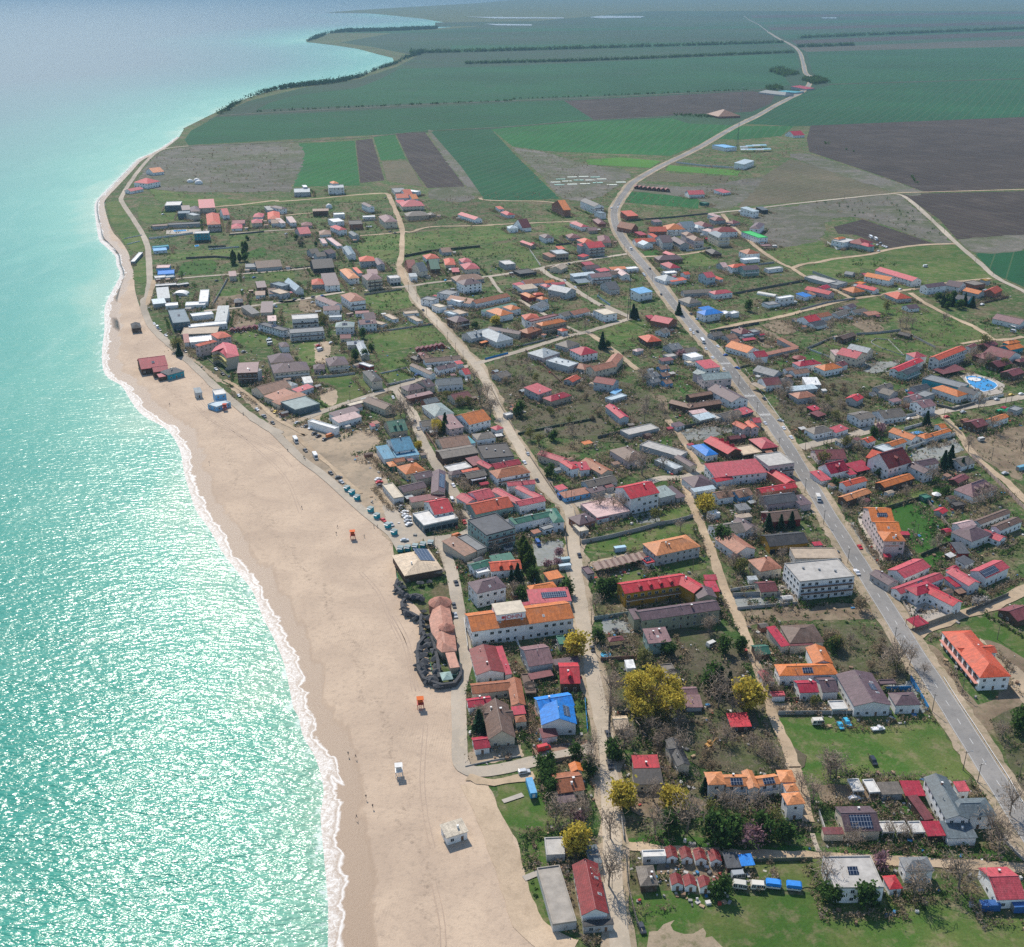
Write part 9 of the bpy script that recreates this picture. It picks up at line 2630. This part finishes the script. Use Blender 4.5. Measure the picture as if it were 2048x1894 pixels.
for txt, h, c_, ds, nm, ps in [
 ('l 250 950 480 905 700 850 860 805 1000 782 1142 742', 2.2, CON, 'long bare concrete meadow wall', 'garden_wall', 0), ('m 1060 208 1200 160 1440 92', 2.6, WHT, 'high white yard wall', 'garden_wall', 0), ('m 1578 262 1700 380 1790 470 1900 580 2010 690', 2.2, (.4, .3, .26), 'brown and white lane fence with posts', 'garden_fence', 1),
 ('m 885 680 1190 588', 2.0, (.05, .07, .035), 'dark green clipped screen fence', 'garden_fence', 1), ('m 1195 590 1330 750 1465 920', 2.0, (.3, .24, .2), 'rusty brown lawn fence', 'garden_fence', 1), ('m 1465 930 1170 1055', 1.8, (.06, .075, .05), 'dark green lawn fence', 'garden_fence', 1),
 ('o 480 862 840 858 1180 858', 1.8, CON, 'grey concrete panel wall at the meadow edge', 'garden_wall', 0), ('o 200 135 490 120', 2.2, CON, 'grey concrete yard wall', 'garden_wall', 0), ('o 228 215 600 182', 1.6, CON, 'low grey concrete lot wall', 'garden_wall', 0), ('o 1338 340 1450 298 1560 258', 2.4, STO, 'brown stone corner wall', 'garden_wall', 0), ('o 1200 80 1330 330', 1.6, STO, 'brown stone roadside wall', 'garden_wall', 0),
 ('o 1295 645 1350 740 1405 838', 2.4, BLU, 'bright blue sheet metal fence', 'garden_fence', 1), ('o 1140 716 1300 712', 2.2, BLU, 'bright blue sheet metal fence', 'garden_fence', 1), ('o 440 775 740 772', 1.6, BRN, 'brown wooden yard fence', 'garden_fence', 1), ('o 1640 240 1900 130', 2.0, DRK, 'dark garden fence', 'garden_fence', 1),
 ('n 608 440 690 660', 2.2, WHT, 'pale yard wall between two halls', 'garden_wall', 0), ('n 1065 835 1082 1045', 1.6, BLU, 'blue street fence beside the lawn', 'garden_fence', 1), ('n 1125 302 1390 262', 2.0, (.25, .3, .28), 'grey green yard fence', 'garden_fence', 1), ('n 1170 575 1430 560', 2.0, BRN, 'brown garden fence', 'garden_fence', 1), ('n 1230 800 1220 1050 1235 1290', 1.8, DRK, 'dark street side fence', 'garden_fence', 1),
 ('n 1290 925 1700 910 1850 900', 1.6, DRK, 'dark scrub fence', 'garden_fence', 1), ('n 150 690 215 690 240 610', 2.0, (.06, .16, .13), 'dark green beach restaurant fence', 'garden_fence', 1), ('n 268 1280 440 1240 640 1210', .6, CON, 'low kerb wall', 'garden_wall', 0), ('n 440 1160 610 1150', 1.2, STO, 'rough stone terrace wall', 'garden_wall', 0), ('n 260 310 285 500', 2.2, WHT, 'white wall along the beach street', 'garden_wall', 0),
 ('n 820 1255 1060 1215', 1.8, (.3, .23, .17), 'brown arched garden wall', 'garden_wall', 0), ('p 120 490 130 640 170 800 200 870', 1.4, (.3, .26, .2), 'low post fence along the sandy street', 'garden_fence', 1), ('p 100 330 112 425', 2, CON, 'grey bridge parapet wall', 'garden_wall', 0), ('p 690 530 1000 522', 1.6, (.12, .14, .1), 'dark garden fence', 'garden_fence', 1), ('p 1900 430 1990 520', 1.1, CON, 'concrete bridge parapet', 'garden_wall', 0),
 ('p 1030 300 1060 390', 1.8, WHT, 'white yard wall', 'garden_wall', 0), ('l 380 110 600 60', 2.0, DRK, 'dark garden wall', 'garden_wall', 0), ('l 1230 1400 1200 1330', 1.8, CON, 'grey lane wall', 'garden_wall', 0), ('l 0 470 80 590', 1.4, DRK, 'dark street fence', 'garden_fence', 1), ('l 640 700 700 790', 1.2, CON, 'pale ramp wall', 'garden_wall', 0), ('l 1440 1330 1640 1300', 1.6, WHT, 'pale yard wall', 'garden_wall', 0), ('l 1640 1300 1840 1360 1460 1372', 1.8, CON, 'grey plot wall', 'garden_wall', 0),
 ('a 510 382 760 378 1070 360', 2.6, (.25, .24, .23), 'grey brown compound wall', 'garden_wall', 0), ('a 490 492 700 470 930 436', 2, WHT, 'white pillared terrace fence', 'garden_fence', 1), ('a 1090 600 1390 575', 1.8, WHT, 'pale plot wall', 'garden_wall', 0), ('a 1080 575 1260 570', 2, DRK, 'dark plot wall', 'garden_wall', 0), ('a 1120 1175 1280 890', 2.2, CON, 'grey yard wall beside the long white hall', 'garden_wall', 0), ('a 860 690 1150 675 1340 690', 2.2, (.1, .09, .075), 'dark hedge wall', 'garden_wall', 0), ('a 1290 455 1640 420', 1.6, DRK, 'dark lane fence', 'garden_fence', 1), ('a 240 492 420 455', 1.2, WHT, 'white beach stairs wall', 'garden_wall', 0), ('a 270 548 400 515', 1.2, WHT, 'white beach stairs wall', 'garden_wall', 0),
 ('i 600 322 850 285 1090 238', 2.0, DRK, 'dark long plot wall', 'garden_wall', 0), ('i 1570 492 1720 430 1850 375', 1.8, CON, 'grey plot wall', 'garden_wall', 0), ('i 1590 502 1850 602', 1.6, WHT, 'white plot wall', 'garden_wall', 0), ('i 1200 560 1490 492', 1.4, STO, 'brown plot wall', 'garden_wall', 0), ('i 290 1290 860 1190', 2.2, DRK, 'dark yard wall', 'garden_wall', 0), ('i 950 690 1400 1330', .5, WHT, 'white low pavement kerb wall', 'garden_wall', 0), ('i 860 590 900 680 1060 640', 1.5, STO, 'brown curved yard wall', 'garden_wall', 0),
 ('j 320 352 540 338 765 312', 2, CON, 'grey meadow wall', 'garden_wall', 0), ('j 890 375 1110 485', 2, CON, 'grey plot wall', 'garden_wall', 0), ('j 470 420 520 390 640 400 800 560 560 480 480 440 470 420', .8, WHT, 'oval white riding ring rail', 'garden_fence', 1), ('j 1510 1025 1790 962', 2, WHT, 'white pool entrance wall', 'garden_wall', 0), ('j 1130 1060 1290 1100 1500 1040', 1.8, DRK, 'dark hedge wall', 'garden_wall', 0), ('j 600 1215 920 1150', 2, WHT, 'white lane wall', 'garden_wall', 0), ('j 800 1300 980 1250', 2, WHT, 'white pool villa front wall', 'garden_wall', 0), ('j 1200 1210 1370 1349', 1.8, STO, 'brown lane wall', 'garden_wall', 0),
 ('g 115 785 340 770 550 742', 1.8, CON, 'grey picket wall', 'garden_fence', 1), ('g 805 740 940 712 1065 682 1140 785', 1.2, WHT, 'white frame wall around the small plot', 'garden_wall', 0), ('g 860 860 1000 830 1150 795', 1.6, WHT, 'pale fence along the cross street', 'garden_fence', 1), ('g 650 765 725 920', 1.4, WHT, 'white yard fence', 'garden_fence', 1), ('g 540 335 900 305 1330 245', 1.2, CON, 'grey plot wall', 'garden_wall', 0), ('g 980 900 1040 980 1090 1080 1140 1160', 1.2, STO, 'brown street wall', 'garden_wall', 0), ('g 1250 640 1310 755 1640 672', 1.4, WHT, 'white pillared inn fence', 'garden_fence', 1),
 ('h 505 515 700 680 880 850', 1.8, BRN, 'rust brown orchard wall', 'garden_wall', 0), ('h 430 1349 800 1270 1200 1195', 1.6, (.035, .055, .03), 'dark green orchard hedge', 'garden_hedge', 0), ('h 160 880 240 1040 400 1310', 1.4, STO, 'brown street side wall', 'garden_wall', 0), ('h 390 480 600 430 840 370', 1.4, CON, 'pillared grey street fence', 'garden_fence', 1), ('h 100 600 330 540', 1.6, BLU, 'blue street fence', 'garden_fence', 1),
 ('d 1130 1095 1500 1025 1860 960', 2.0, DRK, 'dark long garden wall', 'garden_wall', 0), ('d 480 520 660 495', 2, WHT, 'white hotel wall', 'garden_wall', 0), ('d 660 665 910 632', 2, WHT, 'white lane wall with brick pillars', 'garden_wall', 0), ('d 60 360 500 330 880 290', 1.8, (.14, .13, .12), 'dark grey lane wall', 'garden_wall', 0), ('d 1380 800 1540 780', 1.8, CON, 'grey villa wall', 'garden_wall', 0),
 ('b 1245 770 1500 720 1998 672', 2.4, (.05, .06, .035), 'tall dark hedge', 'garden_hedge', 0), ('b 840 1150 1100 1115 1215 1100', 1.8, STO, 'brown brick plot wall', 'garden_wall', 0), ('b 20 895 330 868', 1.2, DRK, 'dark lane wall', 'garden_wall', 0), ('b 820 415 970 403', 1.4, CON, 'grey plot wall', 'garden_wall', 0), ('c 790 645 905 812', 1.6, WHT, 'white plot wall', 'garden_wall', 0), ('c 1060 605 1330 575', 1.8, DRK, 'dark pillared plot fence', 'garden_fence', 1), ('c 620 1085 940 1055', 1.6, CON, 'pale yard wall', 'garden_wall', 0), ('c 1470 1120 1600 1210', 2, (.3, .42, .5), 'pale blue plot fence', 'garden_fence', 1), ('c 1800 720 1890 800', 1.4, CON, 'grey roadside wall', 'garden_wall', 0),
 ('e 240 475 330 535 515 515 505 500', 2.2, WHT, 'white villa perimeter wall', 'garden_wall', 0), ('e 0 1075 240 1010 490 975', 1.8, CON, 'grey lane wall', 'garden_wall', 0), ('e 110 745 420 860', 3, CON, 'bare grey concrete ruin wall', 'garden_wall', 0), ('e 1640 1010 1860 960', 1.8, BRN, 'rust red plot fence', 'garden_fence', 1), ('s 640 636 760 650 900 658', 2.4, WHT, 'white compound wall at the far road', 'garden_wall', 0),
 ('f 520 330 700 470 900 660 1030 770', 1.0, STO, 'low stone edge wall along the coast track', 'garden_wall', 0), ('f 900 1330 990 980 1180 1130', .01, STO, 'low kerb', 'garden_wall', 0), ('k 500 985 560 1180', 1.4, (.5, .42, .32), 'sandy coloured restaurant wall', 'garden_wall', 0), ('k 1515 800 1530 970 1560 1150', 1.6, DRK, 'dark street fence', 'garden_fence', 1), ('k 1640 960 1620 820 1590 680', 1.4, STO, 'brown street wall', 'garden_wall', 0), ('k 590 940 630 1050', 1.4, (.05, .08, .03), 'dark green street hedge', 'garden_hedge', 0), ('k 380 30 480 180 560 330 620 430', 1.6, (.3, .16, .13), 'reddish street fence with posts', 'garden_fence', 1), ('k 1200 200 1300 350 1440 560', 1.4, STO, 'brown street wall', 'garden_wall', 0),
]:
 if h < .1:
  continue
 fence(txt, h, c_, ds, nm, .9 if 'hedge' in ds else .18, bool(ps))
for txt in ('w 120 120 85 220 165 300 290 370 400 352 500 380', 'w 230 420 180 480 205 590 330 640 440 700', 'w 480 660 470 850 540 1000 440 1120 420 1260 440 1500 520 1650 780 1750 1000 1720 1085 1600 1090 1440', 'w 640 1000 690 1150 740 1400 760 1640'):
 fence(txt, 2.3, (.05, .05, .055), 'dark ragged reed screen', 'garden_fence', 1.3, True, REED)
# guard rail beside the main road
q_ = pts('o 1500 640 1600 800 1700 950 1800 1105 1900 1260; z 2040 1600 2100 1690')
c = sum((Vector(p) for p in q_), Vector((0, 0))) / len(q_)
e = root('guard_rail', c.x, c.y, .28)
b = MB()
sm = smooth(q_, 4)
for a_, b_ in zip(sm, sm[1:]):
 b.tube((*(a_ - c), .7), (*(b_ - c), .7), .12, .12, 4)
ob('rail', b.mesh('rail', M['trim']), e)
pm = MB().box(-.06, .06, -.06, .06, -.5, .75).mesh('post', M['metal'])
for p in sm[::1]:
 ob('post', pm, e, (*(p - c), 0))
thing(e, (c.x, c.y), '', 'guard rail', None, 'white guard rail along the field side of the main road')
# loose junk in the yards
b = MB()
cand = []
for x, y, w, d, rz in FOOT:
 if math.hypot(x, y) < 1120:
  for _ in range(R.randint(8, 16)):
   a = R.uniform(0, 2 * PI)
   k = (w + d + R.uniform(-2, 9)) * .75
   cand.append((x + math.cos(a) * k, y + math.sin(a) * k, a))
FT = np.array(FOOT)
ca_ = np.array(cand)
ca_ = ca_[~inside(ca_[:, 0].copy(), ca_[:, 1].copy(), [tuple(p) for p in S3] + [tuple(p) for p in I3[::-1]])]
for px, py, a in ca_[free(ca_[:, 0].copy(), ca_[:, 1].copy(), .4)]:
 s = R.uniform(.2, .9)
 V, Fc = box(-s, s, -s * R.uniform(.4, 1), s * R.uniform(.4, 1), 0, R.uniform(.15, 1.1))
 ca, sa = math.cos(a * 3), math.sin(a * 3)
 b.add([(px + u * ca - v * sa, py + u * sa + v * ca, z) for u, v, z in V], Fc)
m, nt, bs = mat('yard_junk')
g = N(nt, 'ShaderNodeNewGeometry')
nt.links.new(ramp(nt, g.outputs['Random Per Island'], [(0, (.42, .4, .37)), (.14, (.25, .24, .22)), (.36, (.2, .12, .07)), (.56, (.55, .53, .5)), (.66, (.1, .1, .1)), (.76, (.35, .24, .14)), (.86, (.03, .17, .35)), (.92, (.35, .04, .03)), (.96, (.4, .38, .3))], 'CONSTANT'), bs.inputs['Base Color'])
bs.inputs['Roughness'].default_value = .8
struct(ob('yard_debris', b.mesh('yard_debris', m)), 'stuff')
# ------------------------------------------------------------------ light, sky and air
SUN_AZ, SUN_EL = math.radians(-22), math.radians(45)
sd_ = Vector((math.sin(SUN_AZ) * math.cos(SUN_EL), math.cos(SUN_AZ) * math.cos(SUN_EL), math.sin(SUN_EL)))
sl = bpy.data.lights.new('sun', 'SUN')
sl.energy = 4.2
sl.angle = math.radians(0.5)
sl.color = (1.0, 0.92, 0.81)
so = bpy.data.objects.new('sun', sl)
COL.objects.link(so)
so.rotation_euler = (-sd_).to_track_quat('-Z', 'Y').to_euler()
so.location = sd_ * 3000
w = bpy.data.worlds.new('World')
scene.world = w
w.use_nodes = True
nt = w.node_tree
sky = nt.nodes.new('ShaderNodeTexSky')
sky.sky_type = 'NISHITA'
sky.sun_disc = False
sky.sun_elevation = SUN_EL
sky.sun_rotation = SUN_AZ % (2 * PI)
sky.air_density = 1.0
sky.dust_density = 0.1
bg = nt.nodes['Background']
nt.links.new(sky.outputs[0], bg.inputs['Color'])
bg.inputs['Strength'].default_value = 0.13
V, Fc = box(-90000, 90000, -3200, 90000, -6, 276)
hz = bpy.data.materials.new('air_haze')
hz.use_nodes = True
hn = hz.node_tree
hn.nodes.remove(hn.nodes['Principled BSDF'])
pv = hn.nodes.new('ShaderNodeVolumePrincipled')
pv.inputs['Color'].default_value = (0.24, 0.4, 0.54, 1)
pv.inputs['Density'].default_value = HAZE
pv.inputs['Anisotropy'].default_value = 0.1
hn.links.new(pv.outputs[0], hn.nodes['Material Output'].inputs['Volume'])
struct(ob('haze', mk('haze', V, Fc, hz)), 'stuff')
scene.view_settings.view_transform = 'Standard'
scene.view_settings.look = 'None'
scene.view_settings.exposure = EXPO
scene.view_settings.gamma = 1.0
scene.cycles.max_bounces = 6
scene.cycles.volume_bounces = 1
scene.cycles.transparent_max_bounces = 6
scene.cycles.use_adaptive_sampling = True
scene.cycles.use_denoising = False
# ------------------------------------------------------------------ labels
marks = [t for t in THINGS if t['short']]
from collections import defaultdict
buckets = defaultdict(list)
for t in THINGS:
 if t['label']:
  t['o']['label'] = t['label'].strip()
  continue
 x, y = t['pos']
 best = min((m for m in marks if m is not t), key=lambda m: (m['pos'][0] - x) ** 2 + (m['pos'][1] - y) ** 2)
 dx, dy = x - best['pos'][0], y - best['pos'][1]
 if abs(dy) > abs(dx):
  rel = 'beyond' if dy > 0 else 'before'
 else:
  rel = 'inland of' if dx > 0 else 'seaward of'
 ex = t.get('extra') or ''
 lab = '%s%s %s the %s' % (t['desc'], ex, rel, best['short'])
 buckets[lab].append((math.hypot(dx, dy), t))
ORD = ['nearest', 'second nearest', 'third nearest', 'fourth nearest', 'fifth nearest', 'sixth nearest', 'seventh nearest', 'eighth nearest', 'ninth nearest', 'tenth nearest', 'eleventh nearest', 'twelfth nearest'] + [q + ' nearest' for q in 'thirteenth fourteenth fifteenth sixteenth seventeenth eighteenth nineteenth twentieth'.split()] + ['twenty %s nearest' % q for q in 'first second third fourth fifth sixth seventh eighth ninth'.split()]
for lab, L in buckets.items():
 if len(L) == 1:
  L[0][1]['o']['label'] = lab
  continue
 L.sort(key=lambda q: q[0])
 n = len(L)
 for i, (d, t) in enumerate(L):
  if n > 1 and i == n - 1 and n > 2:
   o = 'farthest from it'
  else:
   o = (ORD[min(i, len(ORD) - 1)]) + ' to it'
  t['o']['label'] = lab + ', ' + o
cnt = defaultdict(int)
for t in THINGS:
 n = len(t['o']['label'].split())
 if n > 16:
  ws = t['o']['label']
  if t.get('extra'):
   ws = ws.replace(t['extra'], '')
   t['o']['label'] = ws
 if len(t['o']['label'].split()) > 16:
  t['o']['label'] = t['o']['label'].replace('slant roofed ', '').replace('little ', '')
 cnt[t['o']['label']] += 1
for k, v in cnt.items():
 if v > 1 or len(k.split()) > 16 or len(k.split()) < 4:
  print('LABEL', v, k)
print('TREES', NTREE[0], 'THINGS', len(THINGS))
